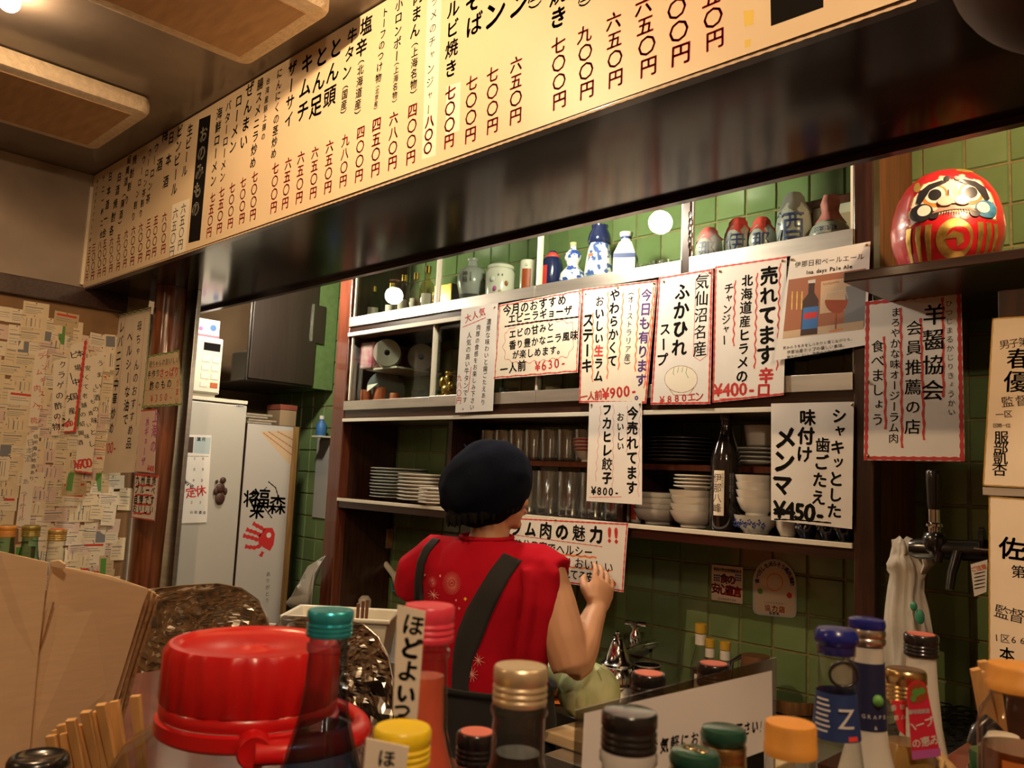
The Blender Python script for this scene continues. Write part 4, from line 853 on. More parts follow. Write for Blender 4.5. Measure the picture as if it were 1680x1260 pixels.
# signed card boards (shikishi) at the right edge
M_shi = mat('signed_board_paper', (.84, .72, .55), .65, var=.03, scale=20); M_gedge = mat('gilt_edge', (.60, .38, .10), .4, .5)
def ctb(px, py, tdep): return atT(px, py, tdep)
def board(label, px4, Y, txts):
    c = [atY(x, y, Y) for x, y in px4]; s = Sheet('signed_board', label, 'signed board', c, M_shi, thick=.003, wave=0, res=2)
    s.border(.0022, 'G', 0); INK['G'] = M_gedge
    for a in txts: s.text(*a[:5], 'k', vert=a[5], bold=a[6], size=a[7])
    s.done({'G': 'gilt_edge'}); return s
board('cream signed card board with black writing at the right edge, upper one', [(1628, 522), (1790, 512), (1786, 806), (1612, 797)], 1.45,
      [('男子第一区', 1648, 565, 1712, 556, False, .0, .0150), ('春', 1671, 588, 1671, 589, True, .018, .032), ('優', 1668, 626, 1668, 627, True, .014, .034), ('監督', 1653, 659, 1676, 657, False, .0, .0185), ('一区', 1640, 680, 1654, 679, False, .01, .012), ('区間一位', 1633, 698, 1654, 698, False, .01, .007), ('服部凱杏', 1643, 717, 1640, 770, True, .015, .021)])
board('cream signed card board with black writing at the right edge, lower one', [(1622, 814), (1786, 826), (1782, 1110), (1622, 1092)], 1.45,
      [('佐久長聖', 1660, 900, 1775, 908, False, .02, .036), ('第一位', 1671, 938, 1722, 941, False, .012, .021), ('監督', 1644, 1004, 1668, 1010, False, .0, .0225), ('1区66回', 1635, 1046, 1692, 1053, False, .0, .0135), ('本', 1652, 1073, 1653, 1074, True, .02, .020)])
c = atY(1614, 799, 1.452); d = atY(1790, 820, 1.452)
tag(MB().box((c.x-.002, 1.4525, d.z), (d.x, 1.47, c.z)).build('steel_bar', M_steelx, None, False, .001), 'horizontal steel bar between the two signed boards', 'rail')
MBp = MB().box((c.x+.02, 1.4705, 1.031), (c.x+.30, 1.50, 1.78)); tag(MBp.build('board_stand', M_wood, None, False, .002), 'dark wooden stand behind the signed boards', 'stand')
# beer tap
YT = 1.86
p = atY(1533, 870, YT); tb = thing('beer_tap', 'black and chrome beer tap with an upright black handle', 'beer tap', V(p.x, YT, p.z-.10))
M_bpl = mat('black_plastic', (.014, .013, .013), .22, coat=.4)
h0, h1, h2, h3 = [atY(1533, y, YT) for y in (772, 836, 862, 885)]
MB().lathe([(.011, h3.z), (.0125, h2.z-.004), (.017, h2.z-.002), (.017, h2.z+.003), (.0115, h2.z+.006), (.0115, h1.z)], V(p.x, YT, 0), 24).build('chrome_collar', M_chrome, tb)
MB().lathe([(.012, h1.z), (.0135, h1.z+.01), (.0155, h0.z-.02), (.016, h0.z-.004), (.014, h0.z), (.001, h0.z+.001)], V(p.x, YT, 0), 24).build('handle', M_bpl, tb)
MB().lathe([(.016, -.030), (.022, -.022), (.024, 0), (.020, .012), (.014, .016)], V(p.x, YT, h3.z), 24).build('valve_head', M_bpl, tb)
a0 = atY(1505, 900, YT); a1 = atY(1640, 905, YT+.02); b = MB(); b.tube([a0+V(-.012, 0, 0), a0, a0.lerp(a1, .5), a1, a1+V(.15, 0, 0)], [.018, .022, .021, .024, .024], 14); b.build('barrel', M_bpl, tb)
MB().lathe([(.021, -.006), (.026, -.004), (.026, .004), (.021, .006)], atY(1612, 886, YT+.01), 18, axis=a1-a0).build('nut', M_bpl, tb)
MB().tube([atY(1598, 900, YT-.02), atY(1628, 903, YT-.02)], .003, 8).build('chrome_pin', M_chrome, tb)
q = [atY(1572, 905, YT-.01), atY(1562, 940, YT-.02), atY(1558, 968, YT-.03)]; MB().tube(q, [.011, .009, .008], 12).build('spout', M_bpl, tb); q = [atY(1543, 905, YT-.01), atY(1540, 922, YT-.01)]; MB().tube(q, [.009, .007], 12).build('foam_spout', M_bpl, tb)
MB().box((a1.x+.03, YT-.02, .9475), (a1.x+.11, YT+.08, a1.z+.03)).build('tower', M_bpl, tb, False, .004)
# stickers on the tap tower
s = Sheet('price_tag', 'small white printed tag hanging from the beer tap', 'tag', [atY(x, y, YT-.05) for x, y in ((1592, 926), (1620, 918), (1618, 971), (1598, 979))], M_paper, wave=.001, res=3)
s.text('ご注意', 1597, 934, 1614, 930, 'o', vert=False, bold=.04, size=.010)
for k in range(5): s.stroke([(1598, 942+6*k), (1616, 938+6*k)], .0018, 'k')
s.done()
# drip tray with an expanded metal grate
tr = thing('drip_tray', 'black slotted metal drip tray under the beer tap', 'tray', V(-.49, 2.02, .935)); MB().box((-.70, 1.83, .935), (-.30, 2.22, .947)).build('tray', M_bpl, tr, False); b = MB()
for j in range(13):
    y = 1.845+.029*j
    for i in range(9):
        x = -.69+.044*i+(.022 if j % 2 else 0)
        b.tube([V(x, y, .956), V(x+.011, y+.0145, .958), V(x+.033, y+.0145, .958), V(x+.044, y, .956)], .0022, 5)
g = b.build('grate', mat('grate_black', (.02, .02, .02), .35, .6), tr); g['kind'] = 'stuff'
MB().box((-.71, 1.60, .0), (1.2, 2.235, .9345)).build('bar_base', M_woodx, tr, False)
# hanging plastic bag
M_bag = mat('plastic_bag', (.50, .46, .39), .40, var=.12, scale=14, bump=.5, bscale=26)
b = MB(); n = 48; vs = []; fs = []
RW = [(884, 1486, 8), (890, 1488, 19), (902, 1490, 22), (912, 1486, 22), (924, 1489, 30), (935, 1490, 33), (946, 1492, 27), (970, 1490, 28), (1000, 1490, 34), (1030, 1492, 38), (1060, 1493, 40), (1090, 1492, 42), (1120, 1492, 40)]
for j, (py, px, hw) in enumerate(RW):
    c = atY(px-4, py, 1.945); r = hw/FPX*1.66
    for i in range(n):
        a = 2*PI*i/n; f = 1+.10*math.sin(3*a+j*.35)+.09*math.sin(7*a-j*.5)+.07*math.sin(13*a+j*.3)+.25*noise.noise(V(2*math.cos(a), 2*math.sin(a), j*.7)); vs.append(c+V(r*f*math.cos(a), .6*r*f*math.sin(a), .006*math.sin(2*a+j)))
for j in range(len(RW)-1):
    for i in range(n): fs.append((j*n+i, j*n+(i+1) % n, (j+1)*n+(i+1) % n, (j+1)*n+i))
fs.append(tuple(range(n))); fs.append(tuple((len(RW)-1)*n+i for i in range(n))); b.add(vs, fs)
t = tag(b.build('plastic_bag', M_bag), 'crumpled translucent white plastic bag hanging beside the beer tap', 'bag')
b = MB()
for px, py, a, c in ((1502, 995, .008, .010), (1512, 1012, .010, .016)): p = atY(px-3, py, 1.905-.018); b.sphere(p, (a, .004, c), 10)
b.build('green_print', mat('bag_green', (.03, .22, .12), .5), t); q = [atY(1500, 905, 1.925), atY(1518, 905, 1.925), atY(1525, 925, 1.93), atY(1514, 940, 1.935)]
MB().tube(q, [.006, .016, .020, .008], 10, flat=.5).build('handle_flap', M_bag, t)
# ------------------------------------------------------------------ left wall: cards, banners, log post
rnd = random.Random(3)
def card_mesh(w, h, m, kind):
    b = MB(); b.add([(0, -w/2, -h), (0, w/2, -h), (0, w/2, 0), (0, -w/2, 0), (-.0006, -w/2, -h), (-.0006, w/2, -h), (-.0006, w/2, 0), (-.0006, -w/2, 0)], [(0, 1, 2, 3), (7, 6, 5, 4), (0, 4, 5, 1), (1, 5, 6, 2), (2, 6, 7, 3), (3, 7, 4, 0)])
    def ln(y, z, l, t, mi=1): b.add([(.0004, y, z), (.0004, y+l, z), (.0004, y+l, z+t), (.0004, y, z+t)], [(0, 1, 2, 3)], mi)
    if kind == 0:
        for k, (f, l) in enumerate(((.22, .45), (.42, .7), (.58, .6), (.70, .65), (.82, .5))): ln(-w*.42, -h*f, w*l, .0016 if k != 1 else .0035)
    elif kind == 1:
        for k in range(4): ln(-w*.3+w*.17*k, -h*.85, .0018 if k != 1 else .004, h*.6)
    elif kind == 2: ln(-w*.44, -h*.92, w*.4, h*.8, 2); ln(.0, -h*.4, w*.4, .002); ln(.0, -h*.55, w*.35, .0015); ln(0, -h*.7, w*.4, .0015)
    else: ln(-w*.4, -h*.3, w*.8, .008, 3); ln(-w*.4, -h*.5, w*.6, .002); ln(-w*.4, -h*.65, w*.7, .002)
    b.add([(.0006, -.002, -.006), (.0006, .002, -.006), (.003, .0012, -.0045), (.0006, .002, -.002), (.0006, -.002, -.002)], [(0, 1, 2), (1, 3, 2), (3, 4, 2), (4, 0, 2)], 4)
    return b.mesh('business_card', [m, INK['e'], rnd.choice([INK['d'], INK['n'], INK['g'], INK['e']]), INK['r'], INK['d']])
CM = []
for k in range(16):
    v = k % 3 == 1; w, h = (.053, .088) if v else (.088, .053)
    CM.append((w, h, card_mesh(w, h, M_card[(0, 1, 0, 2, 0, 1, 1, 3)[k % 8]], (0, 1, 0, 2, 0, 0, 1, 3)[(k//2) % 8])))
nc = 0
def put_card(y, z, lay, km, tilt, label=None):
    global nc
    o = bpy.data.objects.new('business_card', km); COL.objects.link(o); o.location = (XL+.0015+.0006*lay, y, z); o.rotation_euler = (tilt, rnd.uniform(-.05, .0), rnd.uniform(-.03, .03))
    tag(o, label or 'small pale business card pinned among many others on the left wall', 'business card', 'wide cards in the straight pile at the far left' if label else 'business cards covering the left wall'); nc += 1
put = 0; NTH = 'first second third fourth fifth sixth seventh eighth ninth tenth eleventh twelfth thirteenth fourteenth fifteenth sixteenth seventeenth eighteenth nineteenth twentieth last last'.split()
# one straight pile of wide cards at the far left, then crowded columns
z = 2.015
while z > 1.02: put_card(.93+.052*(z-2.0), z, 3, CM[(put*2) % 16 if CM[(put*2) % 16][0] > .06 else 0][2], rnd.uniform(-.02, .02), 'wide business card in the straight pile at far left, %s from the top' % NTH[put]); z -= .048; put += 1
y = .985
while y < 1.33:
    z = 2.0-rnd.uniform(0, .04)-(.05 if y > 1.15 else 0); lay = 0
    while z > .97:
        w, h, km = rnd.choice(CM)
        if y+w/2 < 1.342 and not (y > 1.12 and z > 1.96 and rnd.random() < .5): put_card(y+rnd.uniform(-.012, .012), z, lay % 7+rnd.random(), km, rnd.uniform(-.07, .07))
        z -= rnd.uniform(.040, .066); lay += 1
    y += .047
y = .68
while y < .9:
    z = 1.98
    while z > 1.0: w, h, km = rnd.choice(CM); put_card(y, z, rnd.random()*4, km, rnd.uniform(-.05, .05)); z -= rnd.uniform(.05, .075)
    y += .065
def xsheet(label, px4, off, m=None, **k): return Sheet('paper_banner', label, 'banner', [atX(x, y, XL+off) for x, y in px4], m or M_paperw, **k)
s = xsheet('long white paper strip with faint brush writing low on the left wall', [(44, 715), (66, 702), (48, 868), (26, 862)], .008); s.text('日本酒', 50, 726, 47, 752, 'e', bold=.0); s.text('信州諏訪地酒あり', 59, 716, 52, 785, bold=.01, k=.75); s.stroke([(40, 810), (36, 850)], .002, 'c'); s.text('あつかん', 42, 790, 34, 850, 'e', bold=.0, k=.5); s.done()
s = xsheet('narrow paper banner with black writing beside the red edged banner', [(88, 592), (113, 586), (98, 715), (84, 715)], .010); s.text('クラゲの酢の物', 103, 598, 92, 700, bold=.012, k=.72); s.stroke([(90, 690), (92, 684), (97, 686), (96, 712)], .002); s.done()
s = xsheet('red lettered paper banner half covered by cards on the left wall', [(58, 576), (78, 572), (62, 700), (46, 700)], .009); s.text('ラム肉入荷', 67, 584, 55, 690, 'c', bold=.0, k=.42); s.text('ジンギスカン', 75, 580, 63, 690, 'c', bold=.0, k=.45); s.done()
s = xsheet('paper banner with a red right edge, real Chinese dishes', [(116, 566), (143, 558), (123, 709), (104, 710)], .014, curl=.006); s.text('本場中国産', 131, 580, 118, 674, bold=.014, k=.5); s.text('ピータン', 121, 582, 108, 690, bold=.01, k=.38); s.border(.010, 'r', 0, 'r'); s.border(.006, 'r', 0, 'b'); s.text('¥700', 108, 697, 116, 694, 'r', vert=False, size=.03); s.done()
s = xsheet('paper banner with black writing and a red 700 yen price', [(140, 588), (172, 578), (149, 778), (122, 774)], .018, curl=.008); s.text('安くて老舗の紹興酒', 144, 604, 131, 726, bold=.012, k=.6); s.text('うまい酒の味とし', 165, 596, 150, 728, bold=.012, k=.55); s.text('とも貴い味', 155, 640, 142, 716, bold=.01, k=.42); s.text('¥700', 126, 762, 145, 759, 'r', vert=False, bold=.02, size=.05); s.border(.006, 'r', 0, 'b'); s.done()
YP = 1.232
s = Sheet('paper_banner', 'large cream paper banner with a green edge, liver and chive stir fry', 'banner', [atY(x, y, YP) for x, y in ((186, 519), (248, 503), (223, 775), (168, 777))], M_paperw, wave=.004, curl=.004)
s.border(.005, 'g', .002, 'tr', .002, 120); s.text('母ちゃんのおすすめ品', 229, 535, 212, 727, bold=.015, k=.9); s.text('ヘルシーな油で', 214, 553, 206, 688, bold=.02, k=.9); s.text('レバニラ中華炒め', 201, 537, 184, 702, bold=.02, k=.9); s.text('至極の味', 180, 616, 173, 682, bold=.02, k=.9)
for q in (((238, 520), (226, 640), (222, 700)), ((218, 545), (212, 640)), ((207, 520), (200, 600), (190, 700)), ((193, 545), (180, 690))): s.stroke(q, .002, 'r', .002, 60)
s.text('¥700-', 170, 737, 191, 733, 'r', vert=False, bold=.02, size=.062); s.pin(228, 664); s.done()
lp = thing('log_post', 'varnished round log post between the card wall and the fridge', 'post', (-3.09, 1.29, 0))
b = MB(); n = 24; vs = []; fs = []; ZSS = [0, .3, .6, .9, 1.1, 1.3, 1.5, 1.7, 1.85, 1.95, 2.05, ZH-.0005]
for j, z in enumerate(ZSS):
    for i in range(n): a = 2*PI*i/n; r = .058+.0025*math.sin(3*a+z*2)+.003*math.sin(z*5); vs.append((-3.09+r*math.cos(a), 1.29+r*math.sin(a), z))
for j in range(len(ZSS)-1):
    for i in range(n): fs.append((j*n+i, j*n+(i+1) % n, (j+1)*n+(i+1) % n, (j+1)*n+i))
fs.append(tuple(range(n-1, -1, -1))); fs.append(tuple((len(ZSS)-1)*n+i for i in range(n))); b.add(vs, fs); b.build('trunk', M_post, lp)
kp = atY(254, 510, 1.235); MB().sphere(kp+V(0, .006, 0), (.014, .010, .018), 12).build('knot', M_wood, lp)
c0, c1 = atY(301, 482, 1.36), atY(322, 482, 1.36)
tag(MB().box((c0.x-.02, 1.362, .0), (c1.x+.008, 1.378, ZH-.0005)).build('steel_partition', M_steel, None, False, .001), 'narrow stainless steel panel standing behind the log post', 'panel')
YP = 1.218
s = Sheet('price_sheet', 'tan paper with a green edge pinned on the log post, vinegared dish', 'price sheet', [atY(x, y, YP) for x, y in ((244, 584), (293, 574), (297, 664), (234, 669))], mat('tan_paper', (.66, .54, .36), .75), wave=.003)
s.border(.005, 'g', .001, 'tblr', .0015, 130); s.text('母ちゃんのおいしい', 248, 598, 291, 590, vert=False, bold=.01); s.text('手作り', 246, 615, 260, 612, vert=False, bold=.02, size=.030); s.text('さっぱり', 266, 612, 289, 609, 'r', vert=False, bold=.03, size=.036); s.text('酢のもの', 250, 633, 277, 629, vert=False, bold=.02, size=.034); s.text('¥350-', 250, 654, 279, 650, 'r', vert=False, bold=.015, size=.036); s.text('うまい', 290, 628, 288, 657, 'r', bold=.02, size=.026)
for q in (((244, 604), (292, 597)), ((241, 624), (292, 618)), ((239, 641), (284, 637))): s.stroke(q, .001)
s.done()
s = Sheet('price_sheet', 'pink paper strip on the log post offering water dumplings', 'price sheet', [atY(x, y, YP-.004) for x, y in ((232, 673), (258, 671), (253, 776), (222, 773))], mat('pink_paper', (.80, .62, .56), .75), wave=.002)
s.text('水ギョーザ', 243, 692, 236, 757, 'm', bold=.04); s.text('上海の', 256, 682, 252, 732, 'm', bold=.02); s.text('¥400', 244, 768, 252, 769, 'r', vert=False, bold=.03, size=.03); s.border(.005, 'r', 0, 't'); s.done()
s = Sheet('price_sheet', 'white paper with thick red wavy rules at the foot of the strips on the post', 'price sheet', [atY(x, y, YP-.006) for x, y in ((222, 776), (259, 780), (253, 855), (216, 849))], M_paper, wave=.003)
s.border(.009, 'r', 0, 't'); s.border(.004, 'r', 0, 'lbr')
for t, y in (('九州産焼', 787), ('ブルーベ', 803), ('自慢です', 819), ('おいしい', 834)): s.text(t, 226-(y-787)*.1, y, 252-(y-787)*.1, y+2, vert=False, bold=.03, size=.034)
for y in (796, 812, 827, 842): s.stroke([(224-(y-796)*.1, y), (251-(y-796)*.1, y+1)], .007, 'r', .001, 100)
s.done()
# ------------------------------------------------------------------ fridge, microwave, wall unit
XF = -3.40
M_fr = mat('fridge_white', (.50, .48, .43), .4); fr = thing('fridge', 'tall white fridge with a calendar on its door behind the log post', 'fridge', (XF-.28, 1.55, 0))
MB().box((XF-.55, 1.345, .03), (XF-.032, 1.805, 1.712)).build('body', M_fr, fr, False, .004); MB().box((XF-.03, 1.347, .40), (XF, 1.803, 1.706)).build('door', M_fr, fr, False, .005); MB().box((XF-.03, 1.347, .05), (XF, 1.803, .395)).build('door', M_fr, fr, False, .005); MB().box((XF-.55, 1.345, 1.7125), (XF-.002, 1.805, 1.728)).build('top_lid', M_ivory, fr, False, .002)
s = Sheet('badge', '', '', [atX(x, y, XF+.0005) for x, y in ((387, 664), (400, 665), (400, 669), (387, 668))], M_white, wave=0, res=1, parent=fr, thick=.0003); s.text('SANYO', 388.5, 666.3, 398.5, 667, 'k', vert=False, bold=.04, size=.011, jit=0); s.done()
s = Sheet('calendar', 'white wall calendar hanging on the fridge door', 'calendar', [atX(x, y, XF+.004) for x, y in ((301, 713), (347, 714), (339, 857), (287, 859))], M_paper, wave=.002)
s.poly([(299, 717), (318, 717), (316, 743), (297, 742)], 'd'); s.poly([(319, 717), (346, 718), (343, 745), (317, 743)], 'f')
s.text('葉月', 326, 720.5, 334, 720.7, 'k', vert=False, bold=.02, size=.018)
for y in range(5):
    for k in range(3 if y else 3): s.text('%d' % ((3+k+7*y) % 31+1), 305+14*k-1.2*y, 752+18*y, 306+14*k-1.2*y, 752+18*y, 'k' if k else 'e', vert=False, size=.016, bold=.0)
for a in (((295, 765), (303, 766)), ((295, 776), (302, 777)), ((294, 818), (296, 838))): s.stroke(a, .008, 'r')
s.text('定休', 313, 808, 329, 805, 'r', vert=False, bold=.02, size=.05); s.text('予約八名', 302, 790, 315, 798, 'k', vert=False, bold=.03, size=.018); s.text('山田酒店', 314, 840, 335, 841, 'k', vert=False, bold=.02, size=.014)
s.stroke([(297, 748), (342, 749)], .0015, 'k'); s.done()
p = atX(361, 805, XF+.008); t = thing('fridge_magnet', 'small dark brown animal shaped magnet on the fridge door', 'magnet', p); b = MB()
for px, py, ry, rz in ((361, 818, .022, .026), (362, 801, .020, .022), (366, 788, .014, .014), (354, 806, .010, .016), (370, 806, .008, .016), (356, 790, .007, .008)): b.sphere(atX(px, py, XF+.008), (.007, ry, rz), 10)
b.build('body', mat('magnet_brown', (.06, .022, .014), .5), t)
mw = thing('microwave', 'white microwave oven standing on top of the fridge', 'microwave', (XF-.2, 1.42, 1.7285)); m0 = atX(366, 560, XF)
ym = 1.668; zt = 1.985; MB().box((XF-.36, 1.36, 1.742), (XF, ym, zt)).build('case', M_white, mw, False, .006)
MB().box((XF-.36, 1.37, 1.7285), (XF-.02, ym-.01, 1.7418)).build('foot_base', M_ivory, mw, False); c = [atX(x, y, XF) for x, y in ((326, 557), (312, 640))]
MB().box((XF+.0003, 1.37, 1.762), (XF+.008, 1.545, 1.972)).build('door', M_black, mw, False, .002); MB().box((XF+.0003, 1.547, 1.748), (XF+.006, 1.662, 1.978)).build('control_panel', M_ivory, mw, False, .002); MB().box((XF+.0062, 1.578, 1.926), (XF+.0075, 1.652, 1.960)).build('display', M_black, mw, False)
for j in range(4):
    for i in range(2): MB().box((XF+.0062, 1.575+.045*i, 1.768+.036*j), (XF+.0085, 1.608+.045*i, 1.790+.036*j)).build('button', M_white if (i, j) != (1, 0) else M_orange, mw, False, .001)
MB().box((XF+.008, 1.524, 1.77), (XF+.022, 1.540, 1.965)).build('handle', M_white, mw, False, .004)
M_dotbox = mat('tissue_box', (.78, .74, .74), .5)
for k, (y0, y1, z1, lab) in enumerate(((1.43, 1.655, 2.065, 'white tissue box with coloured dots on the microwave'), (1.36, 1.505, 2.04, 'white box at the back left on the microwave'))):
    x1 = XF-.02-.14*k; t = thing('tissue_box', lab, 'box', (x1-.06, (y0+y1)/2, zt)); MB().box((x1-.115, y0, zt+.0003), (x1, y1, z1+(.03 if k else 0))).build('carton', M_dotbox, t, False, .002)
    MB().box((x1+.0003, y0, zt+.001), (x1+.0009, y1, zt+.012)).build('pink_band', mat('pink_band', (.62, .16, .24), .5), t, False)
    for q in range(4):
        b = MB(); b.lathe([(.001, .0012), (.014 if q == 3 else .009, .0012), (.014 if q == 3 else .009, 0)], V(x1, y0+.03+.055*q, zt+.035+.01*(q % 2)), 14, axis=V(1, 0, 0)); b.build('dot', INK['b'] if q == 3 else INK['m'], t)
# wall unit with steel flank
wu = thing('wall_unit', 'dark brown wall unit with a polished steel flank above the signed panel', 'cabinet', (XF-.3, 2.0, 1.82))
M_unit = mat('wall_unit_brown', (.022, .014, .010), .4, var=.2, scale=5, stretch=(14, 14, 1)); MB().box((XF-.58, 1.786, 1.82), (XF, 2.125, ZT-.002)).build('body', M_unit, wu, False, .002); MB().box((XF-.58, 1.780, 1.823), (XF-.001, 1.7855, ZT-.003)).build('steel_flank', M_mirror, wu, False); MB().box((XF-.58, 2.1255, 1.82), (XF, 2.236, ZT-.002)).build('green_filler', mat('green_laminate', (.11, .18, .065), .25, var=.1), wu, False)
MB().box((XF+.0003, 1.79, 1.83), (XF+.014, 2.12, ZT-.05)).build('door', M_unit, wu, False, .002); q = [atX(513, 500, XF), atX(507, 560, XF)]; MB().box((XF+.0145, 2.088, q[1].z), (XF+.022, 2.094, q[0].z)).build('handle_edge', M_steel, wu, False)
MB().box((XF-.001, 2.094, q[1].z-.005), (XF+.016, 2.16, q[0].z)).build('handle_shadow', M_unit, wu, False, .001)  # dark block standing in for the shadow beside the handle
# signed white panel cupboard
sp = thing('signed_cupboard', 'low cupboard with a white door signed in black ink with a red handprint', 'cupboard', (XF-.28, 1.935, 0))
zt2 = 1.632; MB().box((XF-.5, 1.812, .02), (XF-.012, 2.085, zt2)).build('body', M_wood, sp, False); MB().box((XF-.0115, 2.045, .72), (XF+.004, 2.070, zt2)).build('wood_edge', mat('plain_wood_edge', (.30, .17, .06), .5, var=.3, scale=6, stretch=(14, 14, 1)), sp, False)
s = Sheet('white_panel', '', '', [V(XF-.005, 1.815, zt2-.002), V(XF-.005, 2.044, zt2-.002), V(XF-.005, 2.044, .72), V(XF-.005, 1.815, .72)], mat('panel_white', (.52, .49, .46), .4), wave=0, res=2, parent=sp, thick=.004)
s.poly([(427, 708), (489, 706), (484, 765), (470, 758)], 's')
for a in (((432, 710), (486, 752)), ((440, 708), (488, 740)), ((455, 708), (489, 726))): s.stroke(a, .004, 't', off=.0008)
s.text('将来', 412, 818, 422, 838, 'k', bold=.03, size=.075); s.text('福森', 428, 818, 455, 828, 'k', bold=.03, size=.09); s.stroke([(440, 790), (452, 800), (463, 835)], .005, 'k'); s.stroke([(427, 824), (446, 850)], .005, 'k'); s.stroke([(432, 805), (438, 799)], .005, 'k'); s.text('ありがとう', 440, 942, 438, 985, 'k', bold=.0, size=.022)
for q in (((402, 896), (418, 899), (428, 895)), ((399, 878), (424, 886)), ((404, 868), (428, 878)), ((415, 858), (434, 870)), ((427, 913), (431, 905))): s.stroke(q, .016, 'c', .001, 90)
s.poly([(424, 880), (436, 866), (447, 866), (451, 876), (449, 893), (443, 904), (432, 898), (424, 892)], 'c', .0007); s.dot(441, 878, .012, 'l', .0009); s.done()
for k, (z, w) in enumerate(((0, .12), (.012, .14), (.026, .11), (.038, .13))):
    y0 = 1.825+.01*(k % 2); tag(MB().box((XF-.26, y0, zt2+.001+z), (XF-.03-.01*k, y0+w, zt2+.0105+z)).build('folded_paper', mat('old_paper', (.30, .25, .19), .8, var=.15), None, False, .001), 'folded paper bundle on the signed cupboard, %s of four' % ['lowest', 'second', 'third', 'topmost'][k], 'paper', 'folded papers on the signed cupboard')
t = thing('carton', 'small brown carton with a red lid on the signed cupboard', 'box', (XF-.1, 2.02, zt2)); MB().box((XF-.15, 1.985, zt2+.001), (XF-.03, 2.07, zt2+.075)).build('box', mat('carton_brown', (.30, .21, .12), .7), t, False, .002); MB().box((XF-.152, 1.983, zt2+.0755), (XF-.028, 2.072, zt2+.10)).build('lid', mat('carton_red', (.22, .05, .03), .6), t, False, .002)
p = atY(540, 716, 2.2); t = thing('blue_bottle', 'small blue spray bottle partly hidden by the cabinet post', 'bottle', V(-3.40, 2.19, 1.60)); MB().lathe([(.022, 0), (.024, .004), (.024, .05), (.010, .07), (.010, .08), (.001, .081)], V(-3.40, 2.19, 1.60), 16).build('body', INK['b'], t); MB().lathe([(.012, .078), (.012, .095), (.001, .096)], V(-3.40, 2.19, 1.60), 12).build('cap', M_white, t)
MB().box((-3.43, 2.16, 1.592), (-3.37, 2.243, 1.5995)).build('ledge', M_ivory, t, False)
c = [atY(x, y, YB-.012) for x, y in ((521, 718), (541, 716), (532, 851), (512, 848))]; tag(MB().prism(c, V(0, .004, 0)).build('white_board', mat('grey_white_panel', (.42, .42, .40), .4), None, False), 'plain white panel fixed to the green tiles left of the cabinet', 'panel')
# pale plastic cover left of the cabinet post
c = [(523, 912), (519, 940), (517, 998), (470, 1000), (497, 955)]
b = MB(); P = [atY(x, y, 1.90) for x, y in c]; ctr = sum(P, Vector())/5; fs = []; vs = []
for k in range(7):
    for i, p in enumerate(P): vs.append(ctr.lerp(p, k/6)+V(0, .03*math.sin(i*2+k*1.3)*(k/6)-.05*(1-k/6), 0))
for k in range(6):
    for i in range(5): fs.append((k*5+i, k*5+(i+1) % 5, (k+1)*5+(i+1) % 5, (k+1)*5+i))
b.add(vs, fs); o = b.build('plastic_cover', mat('pale_sheeting', (.50, .50, .46), .4, bump=.3, bscale=30)); tag(o, 'pale plastic sheeting draped beside the cabinet post', 'sheet'); md = o.modifiers.new('t', 'SOLIDIFY'); md.thickness = .002
# shower hose and sponge on the tiles
b = MB(); P = [atY(x, y, YB-.03) for x, y in ((585, 888), (597, 889), (612, 900), (630, 922), (645, 942), (652, 952))]; t = thing('sprayer', 'cream hand shower with its hose hanging on the tiles left of the cook', 'hand shower', P[3]-V(0, 0, .1))
b.tube(P, [.012, .014, .014, .013, .013, .016], 12); b.build('handle', M_ivory, t); MB().tube([atY(x, y, YB-.035) for x, y in ((650, 948), (656, 955), (664, 966))], [.02, .027, .026], 16).build('head', M_ivory, t)
MB().tube([atY(x, y, YB-.02) for x, y in ((583, 908), (600, 920), (625, 932), (648, 940), (672, 946))], .006, 8).build('hose', M_white, t); b = MB(); c = atY(648, 962, YB-.03); b.tube([c+V(.022*math.cos(a), 0, .022*math.sin(a)) for a in [2*PI*i/16 for i in range(17)]], .004, 6); b.build('hook_ring', mat('teal_plastic', (.03, .30, .30), .4), t)
c = [atY(x, y, YB-.04) for x, y in ((608, 866), (637, 868), (633, 900), (605, 896))]; tag(MB().prism(c, V(0, .034, 0)).build('sponge', mat('sponge_tan', (.36, .19, .08), .9, var=.25, scale=60, bump=.5), None, False, .003), 'tan sponge stuck on the tiles left of the cook', 'sponge')
ZK = .8325
p = atY(599, 978, 2.1); t = thing('detergent_bottle', 'small white bottle with a green cap by the sink', 'bottle', V(p.x, 2.1, ZK+.001)); MB().lathe([(.025, 0), (.027, .004), (.027, .085), (.014, .10), (.012, p.z-ZK+.001)], V(p.x, 2.1, ZK+.001), 16).build('body', M_porc, t); MB().lathe([(.014, p.z-.888), (.014, p.z-.865), (.006, p.z-.86), (.006, p.z-.85)], V(p.x, 2.1, ZK+.001), 12).build('cap', mat('green_cap', (.04, .25, .16), .4), t)
